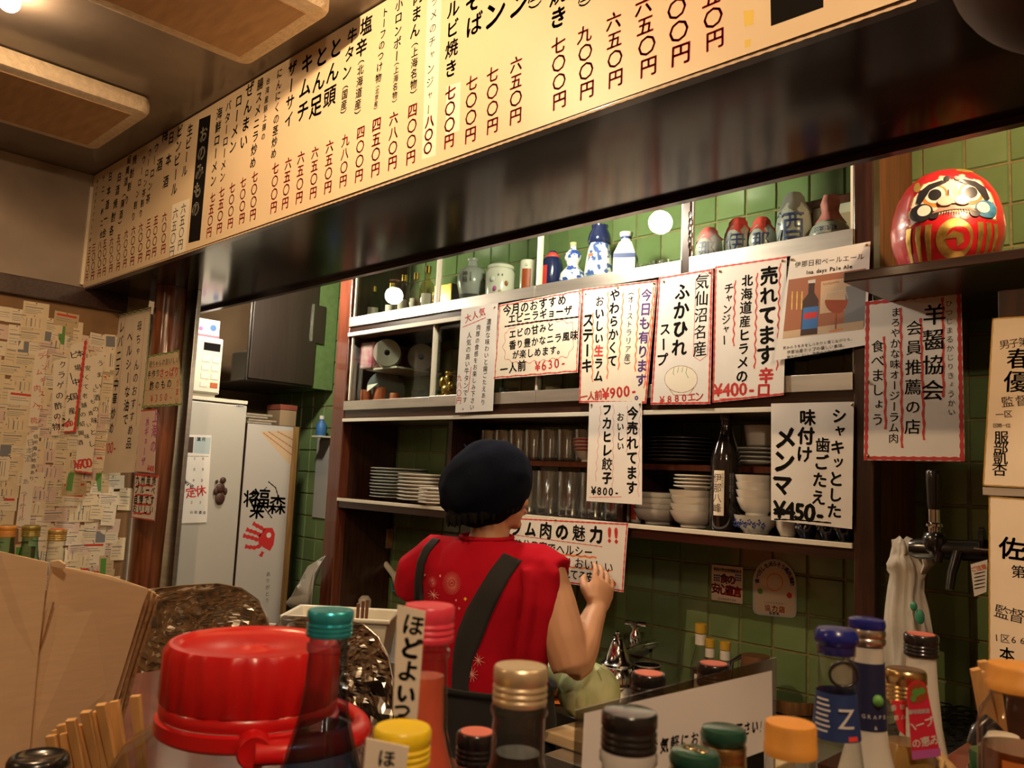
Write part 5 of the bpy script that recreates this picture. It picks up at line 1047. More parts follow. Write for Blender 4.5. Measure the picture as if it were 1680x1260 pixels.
# ------------------------------------------------------------------ back counter
ZK = .8325
kc = thing('kitchen_counter', 'stainless kitchen counter under the glazed cabinet', 'counter', (-1.9, 1.9, 0))
MB().box((-2.94, 1.74, ZK-.0405), (-1.29, 2.235, ZK-.0005)).build('worktop', M_steelx, kc, False, .002); kd = thing('work_table', 'stainless work table under the cutting board right of the cook', 'table', (-1.0, 1.85, 0)); MB().box((-1.285, 1.47, ZK-.0405), (-.72, 2.235, ZK-.0005)).build('worktop', M_steelx, kd, False, .002); MB().box((-2.93, 1.76, .0), (-1.295, 2.235, ZK-.041)).build('carcass', M_steel, kc, False); MB().box((-1.28, 1.49, .0), (-.73, 2.235, ZK-.041)).build('carcass', M_steel, kd, False)
q = atZ(893, 1197, .860); cbd = MB().box((q.x, q.y, ZK), (-.86, q.y+.30, .860)); tag(cbd.build('cutting_board', mat('board_wood', (.62, .46, .27), .55, var=.12, scale=4, stretch=(1, 12, 12)), None, False, .004), 'pale wooden cutting board to the right of the cook', 'cutting board')
M_cab = mat('cabbage', (.42, .50, .22), .45, scale=12, col2=(.62, .66, .40), bump=.5, bscale=18)
def cabbage(px, py, z, r, label, ph):
    c = atZ(px, py, z); t = thing('cabbage', label, 'cabbage', c-V(0, 0, r*.9)); b = MB(); n, m = 40, 26; vs = []; fs = []
    for j in range(m+1):
        a = PI*j/m
        for i in range(n):
            q = 2*PI*i/n; d = V(math.sin(a)*math.cos(q), math.sin(a)*math.sin(q), math.cos(a)); f = 1+.05*abs(math.sin(4*q+2*math.sin(2*a)+ph))+.05*noise.noise(d*2.5+V(ph, 0, 0))+.02*math.sin(11*q+5*a); vs.append(c+V(d.x*r*f, d.y*r*f, d.z*r*.9*f))
    for j in range(m):
        for i in range(n): fs.append((j*n+i, (j+1)*n+i, (j+1)*n+(i+1) % n, j*n+(i+1) % n))
    b.add(vs, fs); b.build('head', M_cab, t)
    for k in range(3):
        b = MB(); a0 = ph+k*2.1; vs = []; fs = []
        for i in range(9):
            for j in range(9):
                q = a0+(i-4)*.2; a = .5+j*.2; rr = r*(1.03+.035*math.sin(i*1.7+j)+.03*(j/8)**2); vs.append(c+V(rr*math.sin(a)*math.cos(q), rr*math.sin(a)*math.sin(q), rr*.9*math.cos(a)))
        for i in range(8):
            for j in range(8): fs.append((i*9+j, i*9+j+1, (i+1)*9+j+1, (i+1)*9+j))
        b.add(vs, fs); b.build('outer_leaf', M_cab, t)
cabbage(966, 1134, .926, .074, 'pale green cabbage under the elbow of the cook', .4)
cabbage(917, 1112, .916, .058, 'smaller piece of cabbage behind the gold cap', 2.2)
for k, (px, py, a) in enumerate(((899, 1140, .2), (912, 1148, .5), (925, 1136, -.2), (903, 1156, .9))):
    c = atZ(px, py, .866); d = V(math.cos(a), math.sin(a), 0); e = V(-d.y, d.x, 0)
    tag(MB().prism([c-d*.035-e*.012, c+d*.03-e*.016, c+d*.04, c+d*.028+e*.016, c-d*.035+e*.012], V(0, 0, .006)).build('carrot_slice', mat('carrot', (.72, .16, .02), .45)), 'orange carrot slice on the board beside the cabbage, %s' % ['nearest the gold cap', 'in the middle', 'at the right', 'at the front'][k], 'carrot slice', 'carrot slices on the cutting board')
# teapot, tap, cups and sauce bottles against the tiles
p0 = atY(1014, 1035, 1.955); zb = ZK; H = p0.z-zb; c = V(p0.x, 1.955, zb); t = thing('teapot', 'polished metal pot with a tall pointed lid behind the cabbage', 'pot', c)
MB().lathe([(.045, 0), (.055, .006), (.062, H*.22), (.056, H*.40), (.044, H*.5), (.046, H*.52)], c, 32).build('body', M_chrome, t); MB().lathe([(.047, H*.52), (.048, H*.55), (.036, H*.60), (.026, H*.75), (.018, H*.86), (.010, H*.90), (.016, H*.93), (.006, H*.95), (.008, H*.985), (.001, H)], c, 28).build('lid', M_chrome, t)
MB().tube([c+V(-.05, -.02, H*.2), c+V(-.085, -.03, H*.3), c+V(-.10, -.035, H*.5)], [.018, .012, .008], 12).build('spout', M_chrome, t); MB().tube([c+V(.05, .01, H*.45), c+V(.085, .02, H*.52), c+V(.09, .02, H*.3), c+V(.055, .012, H*.15)], .006, 10).build('handle', M_bpl, t)
f0 = atY(1058, 1048, 2.19); t = thing('water_tap', 'chrome water tap with a cross handle on the green tiles', 'tap', f0-V(0, 0, .1)); MB().tube([V(f0.x, YB-.007, f0.z-.02), V(f0.x, 2.14, f0.z-.02), V(f0.x-.01, 2.08, f0.z-.03), V(f0.x-.03, 2.02, f0.z-.06), V(f0.x-.035, 2.0, f0.z-.12)], [.014, .014, .013, .011, .010], 14).build('spout', M_chrome, t)
MB().lathe([(.010, 0), (.018, .01), (.018, .03), (.011, .04), (.011, .055)], V(f0.x, 2.14, f0.z-.012), 16).build('valve', M_chrome, t); b = MB(); q = V(f0.x, 2.14, f0.z+.05)
for a in (0.4, .4+PI/2): d = V(math.cos(a), math.sin(a), 0)*.032; b.tube([q-d, q, q+d], [.009, .006, .009], 10)
b.build('cross_handle', M_chrome, t)
p = atZ(1062, 1091, .935); t = thing('steel_cup', 'dark cup with a bright rim behind the black bottle caps', 'cup', V(p.x, p.y, ZK)); h = .935-ZK; MB().lathe([(.03, 0), (.034, .004), (.038, h), (.0365, h), (.032, .01), (.001, .008)], V(p.x, p.y, ZK), 28).build('body', M_bpl, t); MB().lathe([(.0365, h-.001), (.0365, h+.003), (.0385, h+.003), (.0385, h-.001)], V(p.x, p.y, ZK), 28, cap=False).build('rim', M_steelx, t)
for k, (px, py, h, r, m, lab) in enumerate(((1150, 1022, .20, .026, M_gbot, 'tall clear sauce bottle with a yellow cap by the tiles'), (1165, 1048, .16, .022, M_gbot, 'short sauce bottle with a yellow cap, middle one by the tiles'), (1190, 1052, .155, .024, M_gbot, 'sauce jar with a yellow cap, right one by the tiles'))):
    p = atY(px, py, 2.12); c = V(p.x, 2.12, ZK); H = p.z-ZK; t = thing('sauce_bottle', lab, 'bottle', c); MB().lathe([(.001, .003), (r*.94, 0), (r, .005), (r, H*.5), (r*.55, H*.70), (r*.5, H*.90)], c, 22).build('body', m, t); MB().lathe([(.001, .006), (r*.9, .006), (r*.9, H*.45), (.001, H*.45)], c, 18).build('sauce', mat('sauce_brown', (.06, .025, .012), .3), t); MB().lathe([(r*.62, H*.88), (r*.64, H*.99), (r*.5, H), (.001, H)], c, 18).build('cap', mat('yellow_cap', (.60, .38, .04), .4), t); MB().lathe([(r*.6, H*.74), (r*.58, H*.87)], c, 18, cap=False).build('neck_label', M_paper, t); cyl_label(t, c, r+.0006, facing(c), r*1.3, H*.15, H*.4, M_paperw)
p = atY(1240, 1075, 2.1); c = V(p.x, 2.1, ZK); t = thing('brown_mug', 'brown lidded jar with a dark handle beside the tiles', 'jar', c); H = p.z-ZK; MB().lathe([(.035, 0), (.04, .005), (.04, H*.8), (.036, H), (.001, H)], c, 24).build('body', mat('jar_brown', (.16, .07, .03), .4), t); MB().tube([c+V(-.04, 0, H*.95), c+V(-.065, -.01, H*.85), c+V(-.07, -.01, H*.5), c+V(-.045, 0, H*.3)], .006, 8).build('handle', M_bpl, t)
p = atZ(1300, 1160, .855); c = V(p.x, p.y, ZK); t = thing('wooden_tub', 'dark wooden tub with a worn rim behind the laminated sign', 'tub', c); MB().lathe([(.080, 0), (.084, .005), (.090, .055), (.082, .055), (.076, .012), (.001, .01)], c, 36).build('staves', mat('tub_wood', (.22, .10, .03), .6, var=.5, scale=5, stretch=(20, 20, 1)), t); MB().lathe([(.0845, .014), (.0865, .022), (.0845, .03)], c, 36, cap=False).build('hoop', M_bpl, t)
# white tub with tongs left of the cook
c = atT(563, 1004, 2.2); R = V(.74, .67, 0); Fv = V(-.67, .74, 0); zt = c.z; t = thing('white_tub', 'white rectangular plastic tub with a broad rim left of the cook', 'tub', V(c.x, c.y, .95))
def rect(hw, hd, z): return [c+R*x*hw+Fv*y*hd+V(0, 0, z-c.z) for x, y in ((-1, -1), (1, -1), (1, 1), (-1, 1))]
Wd, Dd = .138, .085; b = MB(); lv = [rect(Wd*.88, Dd*.85, zt-.12), rect(Wd*.97, Dd*.95, zt-.012), rect(Wd*1.03, Dd*1.05, zt-.012), rect(Wd*1.04, Dd*1.06, zt), rect(Wd*.95, Dd*.93, zt), rect(Wd*.86, Dd*.83, zt-.112)]
vs = [p for l in lv for p in l]; fs = [(3, 2, 1, 0), (20, 21, 22, 23)]+[(4*j+i, 4*j+(i+1) % 4, 4*j+4+(i+1) % 4, 4*j+4+i) for j in range(5) for i in range(4)]; b.add(vs, fs); b.build('body', M_ivory, t, False, .004)
MB().obox(c-V(0, 0, c.z-.475), R*.16, Fv*.11, V(0, 0, .40)).build('stand', M_steel, t, False)
for k, (px, py) in enumerate(((588, 990), (596, 986), (603, 984))): p = atT(px, py, 2.2); q = V(p.x-.015, p.y+.01, zt-.10); tag(MB().tube([q, p], [.0035, .0045], 8).build('chopstick', mat('brown_stick', (.16, .06, .025), .5)), 'brown cooking chopstick in the white tub, %s of three' % ['left', 'middle', 'right'][k], 'chopstick', 'chopsticks in the white tub')
# ------------------------------------------------------------------ the cook
WO = V(-1.53, 1.50, 0); wy = math.radians(15); WA = V(math.cos(wy), math.sin(wy), 0); WB = V(-math.sin(wy), math.cos(wy), 0)
def L(x, y, z): return WO+WA*x+WB*y+V(0, 0, z)
def loft(b, rings, n=20):          # rings: (centre, u radius-vector, v radius-vector)
    vs = []; fs = []
    for c, u, v in rings:
        for i in range(n): t = 2*PI*i/n; vs.append(c+u*math.cos(t)+v*math.sin(t))
    for j in range(len(rings)-1):
        for i in range(n): fs.append((j*n+i, j*n+(i+1) % n, (j+1)*n+(i+1) % n, (j+1)*n+i))
    fs.append(tuple(range(n-1, -1, -1))); fs.append(tuple((len(rings)-1)*n+i for i in range(n))); b.add(vs, fs)
def trunk(b, rows, g=0, n=24): loft(b, [(L(x, y, z), WA*(rx+g), WB*(ry+g)) for x, y, z, rx, ry in rows], n)
def limb(b, pts, rad, n=14): b.tube(pts, rad, n)
def fuse(b, vox, smooth=6, name='tmp'):
    o = bpy.data.objects.new(name, b.mesh(name, M_black)); COL.objects.link(o)
    m = o.modifiers.new('r', 'REMESH'); m.mode = 'VOXEL'; m.voxel_size = vox; m2 = o.modifiers.new('s', 'SMOOTH'); m2.factor = .5; m2.iterations = smooth
    me = bpy.data.meshes.new_from_object(o.evaluated_get(bpy.context.evaluated_depsgraph_get())); bpy.data.objects.remove(o)
    r = MB(); r.add([v.co for v in me.vertices], [tuple(p.vertices) for p in me.polygons]); return r
M_skin = mat('skin', (.52, .27, .15), .5, var=.06, scale=14); M_hair = mat('hair', (.007, .006, .006), .75, spec=.12, scale=50, var=.4, stretch=(1, 1, .2), bump=.3); M_beret = mat('beret_felt', (.006, .008, .016), 1.0, spec=.06, var=.2, scale=25, bump=.2, bscale=120)
M_tee = mat('red_tee', (.38, .003, .014), .9, var=.05, scale=10, bump=.4, bscale=22, spec=.15); M_apron = mat('black_apron', (.012, .011, .011), .85, sheen=.08, bump=.15, bscale=30); M_trou = mat('dark_trousers', (.02, .02, .025), .9)
wm = thing('person', 'cook in a dark beret and red sleeveless tee with black apron straps, seen from behind', 'person', WO)
ha = math.radians(-36); HF = WB*math.cos(ha)-WA*math.sin(ha); HR = WA*math.cos(ha)+WB*math.sin(ha)
HC = L(.004, .0, 1.425)
def Hd(x, y, z): return HC+HR*x+HF*y+V(0, 0, z)
b = MB()
TR = [(0, 0, .78, .155, .115), (0, 0, .86, .165, .12), (0, 0, .95, .150, .110), (0, 0, 1.02, .140, .102), (0, .005, 1.10, .148, .108), (0, .005, 1.17, .165, .105), (0, .0, 1.215, .168, .088), (0, -.004, 1.25, .125, .066), (0, -.005, 1.275, .075, .052), (0, 0, 1.29, .050, .048)]
trunk(b, TR)
limb(b, [L(0, -.006, 1.25), L(.003, .006, 1.31), Hd(0, -.005, -.04)], [.056, .050, .052])
loft(b, [(Hd(0, .028, -.112), HR*.020, HF*.024), (Hd(0, .024, -.100), HR*.040, HF*.052), (Hd(0, .012, -.07), HR*.060, HF*.078), (Hd(0, .004, -.035), HR*.069, HF*.088), (Hd(0, 0, .0), HR*.073, HF*.093), (Hd(0, -.002, .04), HR*.070, HF*.090), (Hd(0, -.006, .075), HR*.055, HF*.072), (Hd(0, -.008, .096), HR*.028, HF*.036)], 24)
loft(b, [(Hd(0, .092, -.002), HR*.008, V(0, 0, .006)), (Hd(0, .098, -.02), HR*.010, V(0, 0, .012)), (Hd(0, .104, -.034), HR*.013, V(0, 0, .009)), (Hd(0, .086, -.04), HR*.012, V(0, 0, .008))], 12)   # nose
for sx in (-1, 1):
    b.sphere(Hd(.045*sx, .062, -.040), (.022, .022, .018), 12)                               # cheek
    loft(b, [(Hd(.069*sx, -.012, -.048), HF*.006, V(0, 0, .006)), (Hd(.077*sx, -.014, -.035), HF*.013, V(0, 0, .012)), (Hd(.080*sx, -.018, -.010), HF*.017, V(0, 0, .014)), (Hd(.074*sx, -.016, .006), HF*.010, V(0, 0, .008))], 12)   # ear
b.sphere(Hd(0, .088, -.066), (.022, .010, .010), 12); b.sphere(Hd(0, .07, -.098), (.020, .018, .014), 12)
SHR, ELR, WRR = L(.168, -.004, 1.205), L(.262, -.030, 1.010), L(.262, .098, 1.128)
limb(b, [L(.12, 0, 1.215), SHR, SHR.lerp(ELR, .35), SHR.lerp(ELR, .7), ELR, ELR+V(0, 0, -.006)], [.058, .060, .058, .054, .046, .03])
limb(b, [ELR+WA*(-.01), ELR.lerp(WRR, .15), ELR.lerp(WRR, .4), ELR.lerp(WRR, .75), WRR, WRR+(WRR-ELR)*.08], [.040, .046, .043, .033, .027, .025])
SHL, ELL, WRL = L(-.168, -.004, 1.205), L(-.235, .06, 1.00), L(-.10, .24, .99)
limb(b, [L(-.12, 0, 1.215), SHL, SHL.lerp(ELL, .5), ELL], [.058, .058, .052, .044]); limb(b, [ELL, ELL.lerp(WRL, .35), WRL], [.044, .041, .026])
def hand(b, W, d, up, th, curl):   # wrist, forward, back-of-hand normal, thumb side
    pc = W+d*.045; loft(b, [(W, th*.026, up*.020), (W+d*.022, th*.036, up*.020), (W+d*.055, th*.042, up*.018), (W+d*.078, th*.038, up*.014)], 14)
    for k, (o, l) in enumerate(((.033, .068), (.011, .077), (-.011, .072), (-.032, .056))):
        p = W+d*.066+th*o; q = p+d*(l*.42)-up*(l*.10*curl); r = q+(d*(1-.65*curl)-up*(.75*curl))*(l*.36); s2 = r+(d*(1-1.2*curl)-up*curl)*(l*.28)
        b.tube([p, q, r, s2], [.0086, .0080, .0072, .0058], 8)
    p = W+d*.018+th*.028; b.tube([p, p+d*.020+th*.018-up*.012, p+d*.046+th*.018-up*.026, p+d*.064+th*.008-up*.036], [.013, .0115, .0100, .0078], 8)
dR = (WRR-ELR).normalized(); dR = (dR+V(0, 0, .55)+WB*.1).normalized(); nR = (-WB*.45+WA*.85); nR = (nR-dR*nR.dot(dR)).normalized(); hand(b, WRR, dR, nR, dR.cross(nR)*-1, .5)
dL = (WRL-ELL).normalized(); nL = V(0, 0, 1); nL = (nL-dL*nL.dot(dL)).normalized(); hand(b, WRL, dL, nL, dL.cross(nL), .6)
for sx in (-1, 1): limb(b, [L(.08*sx, 0, .82), L(.09*sx, .01, .62), L(.09*sx, .02, .44), L(.09*sx, -.005, .25), L(.09*sx, 0, .08)], [.085, .075, .055, .05, .038]); loft(b, [(L(.09*sx, -.05, .035), WA*.03, V(0, 0, .03)), (L(.09*sx, .04, .04), WA*.042, V(0, 0, .036)), (L(.09*sx, .13, .03), WA*.044, V(0, 0, .026)), (L(.09*sx, .18, .022), WA*.03, V(0, 0, .018))], 14)
fuse(b, .0045, 4).build('body', M_skin, wm)
for sx in (-1, 1):
    b = MB(); b.sphere(Hd(.031*sx, .083, -.002), (.011, .007, .008), 12); b.build('eye', Wt, wm); b = MB(); b.sphere(Hd(.031*sx, .0895, -.002), .0042, 10); b.build('iris', K, wm)
    b = MB(); b.tube([Hd(.016*sx, .092, .016), Hd(.032*sx, .091, .021), Hd(.048*sx, .08, .016)], .003, 6); b.build('eyebrow', M_hair, wm)
b = MB(); b.tube([Hd(-.022, .090, -.068), Hd(0, .0985, -.066), Hd(.022, .090, -.068)], [.003, .006, .003], 8); b.build('lips', mat('lips', (.42, .14, .11), .45), wm)
# hair: a short bob under the beret, longer at the nape and over the temples
b = MB(); n, m = 56, 30; vs = []; fs = []
for j in range(m+1):
    for i in range(n):
        a = 2*PI*i/n; d = V(math.sin(a), math.cos(a), 0)          # a = 0 is the face
        back = .5-.5*math.cos(a); side = abs(math.sin(a))
        zlow = -.028+.012*0-.078*back**1.3+(.0 if back > .25 else .05*(1-back/.25))-.012*side*(1-back)
        z = .10+(zlow-.10)*j/m; k = math.sqrt(max(0, 1-(max(z, 0)/.112)**2)); r = 1+.018*math.sin(26*a+3*j/m)+(.05*back*max(0, -z/.08))
        if j > m*.8: r *= 1-.12*(j-m*.8)/(m*.2)
        vs.append(Hd(d.x*(.083+.004*side)*k*r, d.y*(.100)*k*r-.004-.006*back, z))
for j in range(m):
    for i in range(n): fs.append((j*n+i, j*n+(i+1) % n, (j+1)*n+(i+1) % n, (j+1)*n+i))
fs.append(tuple(range(n))); b.add(vs, fs); o = b.build('hair', M_hair, wm); md = o.modifiers.new('s', 'SOLIDIFY'); md.thickness = .008; md.offset = -1
b = MB()
for k in range(60):                                            # loose locks at nape and temples
    a = rnd.uniform(.33, 1.67)*PI; back = .5-.5*math.cos(a); z0 = -.02-.06*back; l = rnd.uniform(.018, .034); s0 = V(math.sin(a), math.cos(a), 0)
    p = Hd(s0.x*.085, s0.y*.102-.008, z0); q = Hd(s0.x*.083, s0.y*.100-.008, z0-l); b.tube([p, p.lerp(q, .5)+V(0, 0, 0), q], [.006, .006, .0015], 6)
b.build('hair_locks', M_hair, wm)
# beret: slouching felt cap, fuller on the left and back
CBR = atT(797, 790, 2.115); vR = CR; vU = CU; b = MB(); n, m = 44, 28; vs = []; fs = []
ax1 = (HR*.80-HF*.35+V(0, 0, .28)).normalized(); axz = (V(0, 0, .80)-HF*.45-HR*.12); axz = (axz-ax1*axz.dot(ax1)).normalized(); ax2 = axz.cross(ax1)
for j in range(m+1):
    ph = PI*j/m
    for i in range(n):
        a = 2*PI*i/n; sx = math.sin(ph); z = math.cos(ph); d = V(sx*math.cos(a), sx*math.sin(a), z)
        f = 1+.05*noise.noise(d*2.4)+.02*math.sin(3*a+1)*sx+.02*noise.noise(d*6); zz = z*(.100 if z > 0 else .112)*f; vs.append(CBR+ax1*(d.x*.119*f)+ax2*(d.y*.124*f)+axz*zz)
for j in range(m):
    for i in range(n): fs.append((j*n+i, (j+1)*n+i, (j+1)*n+(i+1) % n, j*n+(i+1) % n))
b.add(vs, fs); br = b.build('beret', M_beret, wm)
b = MB(); b.tube([CBR+axz*.098, CBR+axz*.106, CBR+axz*.116-ax1*.004], [.004, .0035, .003], 8); b.build('stalk', M_beret, wm)
# red tee
b = MB(); TE = [(0, -.004, .895, .182, .136), (0, 0, .93, .178, .132), (0, 0, 1.02, .166, .124), (0, .003, 1.10, .170, .125), (0, .003, 1.17, .182, .120), (0, -.002, 1.215, .182, .100), (0, -.006, 1.252, .140, .076), (0, -.008, 1.278, .092, .062), (0, -.006, 1.292, .070, .060)]
trunk(b, TE)
limb(b, [L(.08, -.002, 1.222), L(.15, -.002, 1.222), L(.186, -.004, 1.198)], [.066, .070, .071])
limb(b, [L(-.08, -.002, 1.222), L(-.15, -.002, 1.222), L(-.195, .0, 1.185), L(-.215, .012, 1.13)], [.066, .070, .070, .066])
limb(b, [L(.150, -.02, 1.262), L(.190, -.040, 1.225), L(.196, -.050, 1.15), L(.186, -.055, 1.05), L(.174, -.052, .925)], [.020, .030, .030, .030, .030], 12)
limb(b, [L(.178, -.045, 1.258), L(.205, -.045, 1.225), L(.206, -.036, 1.17), L(.192, -.028, 1.09)], [.014, .022, .017, .010], 12)
limb(b, [L(.155, -.075, 1.235), L(.168, -.085, 1.16), L(.160, -.088, 1.05), L(.150, -.085, .95)], [.014, .018, .018, .014], 12)
te = fuse(b, .007, 4)
for i, v in enumerate(te.v):
    q = v-WO; h = q.dot(WA); d = q.dot(WB); k = noise.noise(V(h*11+q.z*3, d*11, q.z*4.0))*.010+noise.noise(V(h*26-q.z*8, d*26, q.z*8))*.0040; nrm = (WA*h+WB*d); nrm = nrm.normalized() if nrm.length > 1e-5 else WB; te.v[i] = v+nrm*k
teo = te.build('tee_shirt', M_tee, wm)
b = MB(); P = [L(0, -.007, 1.294)+WA*(.068*math.cos(a))+WB*(.059*math.sin(a))+V(0, 0, .004*math.sin(a)) for a in [2*PI*i/30 for i in range(31)]]; b.tube(P, .006, 8); b.build('neckband', M_tee, wm)
# straps, skirt and print are laid on the tee
BV = BVHTree.FromPolygons([tuple(v) for v in te.v], [f for f in te.f])
def onto(px, py, o=.003):
    d = ray(px, py).normalized(); h = BV.ray_cast(CAM, d)
    if h[0] is None:
        nn = BV.find_nearest(CAM+d*2.08); return nn[0]+nn[1]*o, nn[1]
    return h[0]+(h[1] if h[1].dot(d) < 0 else -h[1])*o, h[1]
def strap(name, left, right, o=.004, m=6):
    b = MB(); N = 26; vs = []; fs = []
    def ip(P, t): k = t*(len(P)-1); i = min(int(k), len(P)-2); return (P[i][0]+(P[i+1][0]-P[i][0])*(k-i), P[i][1]+(P[i+1][1]-P[i][1])*(k-i))
    for j in range(N+1):
        l, r = ip(left, j/N), ip(right, j/N)
        for i in range(m+1): vs.append(onto(l[0]+(r[0]-l[0])*i/m, l[1]+(r[1]-l[1])*i/m, o)[0])
    for j in range(N):
        for i in range(m): fs.append((j*(m+1)+i, j*(m+1)+i+1, (j+1)*(m+1)+i+1, (j+1)*(m+1)+i))
    b.add(vs, fs); ob = b.build(name, M_apron, wm); md = ob.modifiers.new('s', 'SOLIDIFY'); md.thickness = .004; md.offset = 1; return ob
strap('apron_strap', [(826, 908), (805, 935), (785, 968), (766, 1000), (752, 1035), (745, 1070), (742, 1110), (742, 1150)], [(856, 920), (838, 946), (822, 975), (806, 1010), (790, 1052), (775, 1085), (768, 1125), (776, 1165)])
strap('apron_strap', [(710, 884), (696, 898), (686, 920), (681, 950), (680, 980), (682, 1010)], [(722, 887), (706, 905), (697, 925), (694, 950), (695, 980), (700, 1010)])
b = MB(); AP = [(0, -.004, .40, .20, .158), (0, -.004, .6, .198, .155), (0, -.004, .80, .196, .150), (0, -.003, .87, .196, .148), (0, -.002, .925, .190, .144), (0, -.002, .945, .188, .142)]
trunk(b, AP, 0, 40)
ap = MB(); 
for i, v in enumerate(b.v): q = v-WO; a = math.atan2(q.dot(WB), q.dot(WA)); b.v[i] = v+(WA*math.cos(a)+WB*math.sin(a))*(.006*math.sin(9*a)*(1 if q.z < .9 else .2))
b.build('apron_skirt', M_apron, wm)
b = MB(); P = [L(0, -.002, .940)+WA*(.192*math.cos(a))+WB*(.146*math.sin(a)) for a in [2*PI*i/40 for i in range(41)]]; b.tube(P, .010, 8, flat=.5); b.build('waist_tie', M_apron, wm)
M_pr = mat('tee_print', (.72, .30, .26), .7); M_prd = mat('tee_print_dim', (.56, .12, .11), .8); M_pry = mat('tee_print_yellow', (.75, .50, .03), .6)
def burst(name, cx, cy, r0, r1, n, wd, m, sq=.8, ph=0):
    b = MB()
    for k in range(n):
        a = ph+2*PI*k/n; q0, n0 = onto(cx+r0*math.cos(a)*sq, cy+r0*math.sin(a), .0022); rr = r1*(1 if n > 10 else rnd.uniform(.6, 1)); q1, _ = onto(cx+rr*math.cos(a)*sq, cy+rr*math.sin(a), .0022)
        d = (q1-q0); sd = d.cross(q0-CAM).normalized()*wd/2; b.add([q0-sd, q0+sd, q1+sd*.4, q1-sd*.4], [(0, 1, 2, 3)])
    return b.build(name, m, wm, smooth=False)
burst('firework_print', 742, 957, 7, 19, 34, .0011, mat('tee_print_mid', (.66, .20, .16), .75)); burst('firework_print', 742, 957, 2, 9, 22, .001, M_prd); burst('firework_print', 711, 955, 1, 9, 18, .0013, M_prd)
burst('star_print', 764, 983, 0, 4, 8, .0028, M_pry); burst('star_print', 785, 1083, 0, 14, 9, .0018, M_pr, .8, .3); burst('star_print', 775, 1106, 0, 13, 11, .0018, M_pr, .8, .1); burst('star_print', 712, 976, 0, 10, 9, .002, M_pr, 1.2)
for px, py in ((698, 943), (723, 945), (749, 985), (754, 998)): burst('spark_print', px, py, 0, 3, 6, .0018, M_pr)
# ------------------------------------------------------------------ raised bar ledge and what stands on it
ZL = 1.03
M_ledge = mat('ledge_wood', (.16, .045, .025), .25, var=.3, scale=4, stretch=(1, 14, 14), coat=.5)
lg = thing('bar_ledge', 'raised lacquered bar ledge holding the bottles in the foreground', 'ledge', (-.6, .6, ZL-.05))
MB().box((-1.7, .10, ZL-.035), (.9, .88, ZL-.0003)).build('top', M_ledge, lg, False, .004); MB().box((-1.68, .70, 0), (.9, .80, ZL-.0355)).build('front', M_woodx, lg, False)
rc = thing('bar_counter', 'reddish lacquered counter running back to the beer tap on the right', 'counter', (.1, 1.3, .95)); MB().box((-.46, .885, .995), (1.2, 1.80, ZL-.0003)).build('top', M_ledge, rc, False, .004); MB().box((-.44, .90, 0), (1.2, 1.58, .9945)).build('front', M_woodx, rc, False)
MB().box((-3.3, .9, 0), (-1.75, 1.0, .80)).build('half_wall', M_woodx, lg, False)
def capm(name, col, **k): return mat(name, col, k.pop('rough', .3), **k)
def ridged(r, h, n=3, top=.0015):
    P = [(r*.97, 0)]
    for k in range(n): z = h*(.08+.50*k/n); P += [(r*1.0, z), (r*1.0, z+h*.07), (r*.955, z+h*.10), (r*.955, z+h*.14)]
    return P+[(r, h*.62), (r, h*.93), (r*.93, h), (r*.80, h-.0004), (.001, h-.0006)]
def bottle(label, px, py, t, dia, hc, prof, gm, capmat, name='bottle', liquid=None, level=None, ridges=3, cat='bottle', group=None, topm=None, skirt=None):
    """cap top centre at the pixel and depth; prof = (distance below the cap, radius) down to the ledge"""
    tp = atT(px, py, t); H = tp.z-ZL; base = V(tp.x, tp.y, ZL); th = thing(name, label, cat, base, group); zc = H-hc
    P = [(r, zc-d) for d, r in prof if zc-d > .012]; rb = P[-1][0]; P += [(rb, .012), (rb*.95, .001), (.001, .004)]; P.reverse()
    MB().lathe([(max(.001, r), z) for r, z in P], base, 40).build('glass_body', gm, th)
    if capmat: MB().lathe([(r, zc+z) for r, z in ridged(dia/2, hc, ridges)], base, 36).build('cap', capmat, th)
    if topm: MB().lathe([(.001, H+.0004), (dia*.40, H+.0004), (dia*.40, H-.0004)][::-1], base, 28).build('cap_disc', topm, th)
    if liquid and level:
        Q = [(r-.0022, z) for r, z in P if z < level]; rl = next(r0+(r1-r0)*(level-z0)/max(1e-6, z1-z0) for (r0, z0), (r1, z1) in zip(P, P[1:]) if z0 <= level <= z1)-.0022
        Q = [(max(.001, r), max(z, .003)) for r, z in Q]+[(rl, level), (.001, level)]; MB().lathe(Q, base, 40).build('liquid', liquid, th)
    return th, base, H
def tagsheet(th, label, px4, t, m, **k): return Sheet(label, '', '', [atT(x, y, t) for x, y in px4], m, parent=th, **k)
# big fruit liquor jar with a red lid
tp = atT(418, 1050, .65); H = tp.z-ZL; c = V(tp.x, tp.y, ZL); jr = thing('liquor_jar', 'big clear jar with a wide red screw lid in the foreground', 'jar', c)
M_redp = mat('red_plastic', (.58, .008, .010), .28, var=.06, scale=6, coat=.15)
MB().lathe([(.001, .004), (.092, 0), (.098, .006), (.099, .12), (.097, H-.092), (.088, H-.076), (.070, H-.064), (.060, H-.056), (.058, H-.050)], c, 56).build('glass_body', M_clear, jr)
MB().lathe([(.001, .006), (.094, .008), (.0955, .10), (.001, .10)], c, 40).build('liquor', glass('plum_liquor', (.62, .40, .22), (.3, .14, .05), .6), jr)
n = 96; b = MB(); vs = []; fs = []; PL = [(.0655, -.052, 0), (.0665, -.049, 0), (.0665, -.045, 0), (.0650, -.043, 0), (.0655, -.041, 1), (.0650, -.006, 1), (.0628, -.0004, 0), (.058, 0, 0), (.055, -.002, 0), (.053, -.0030, 0), (.012, -.005, 0), (.010, -.0035, 0), (.001, -.003, 0)]
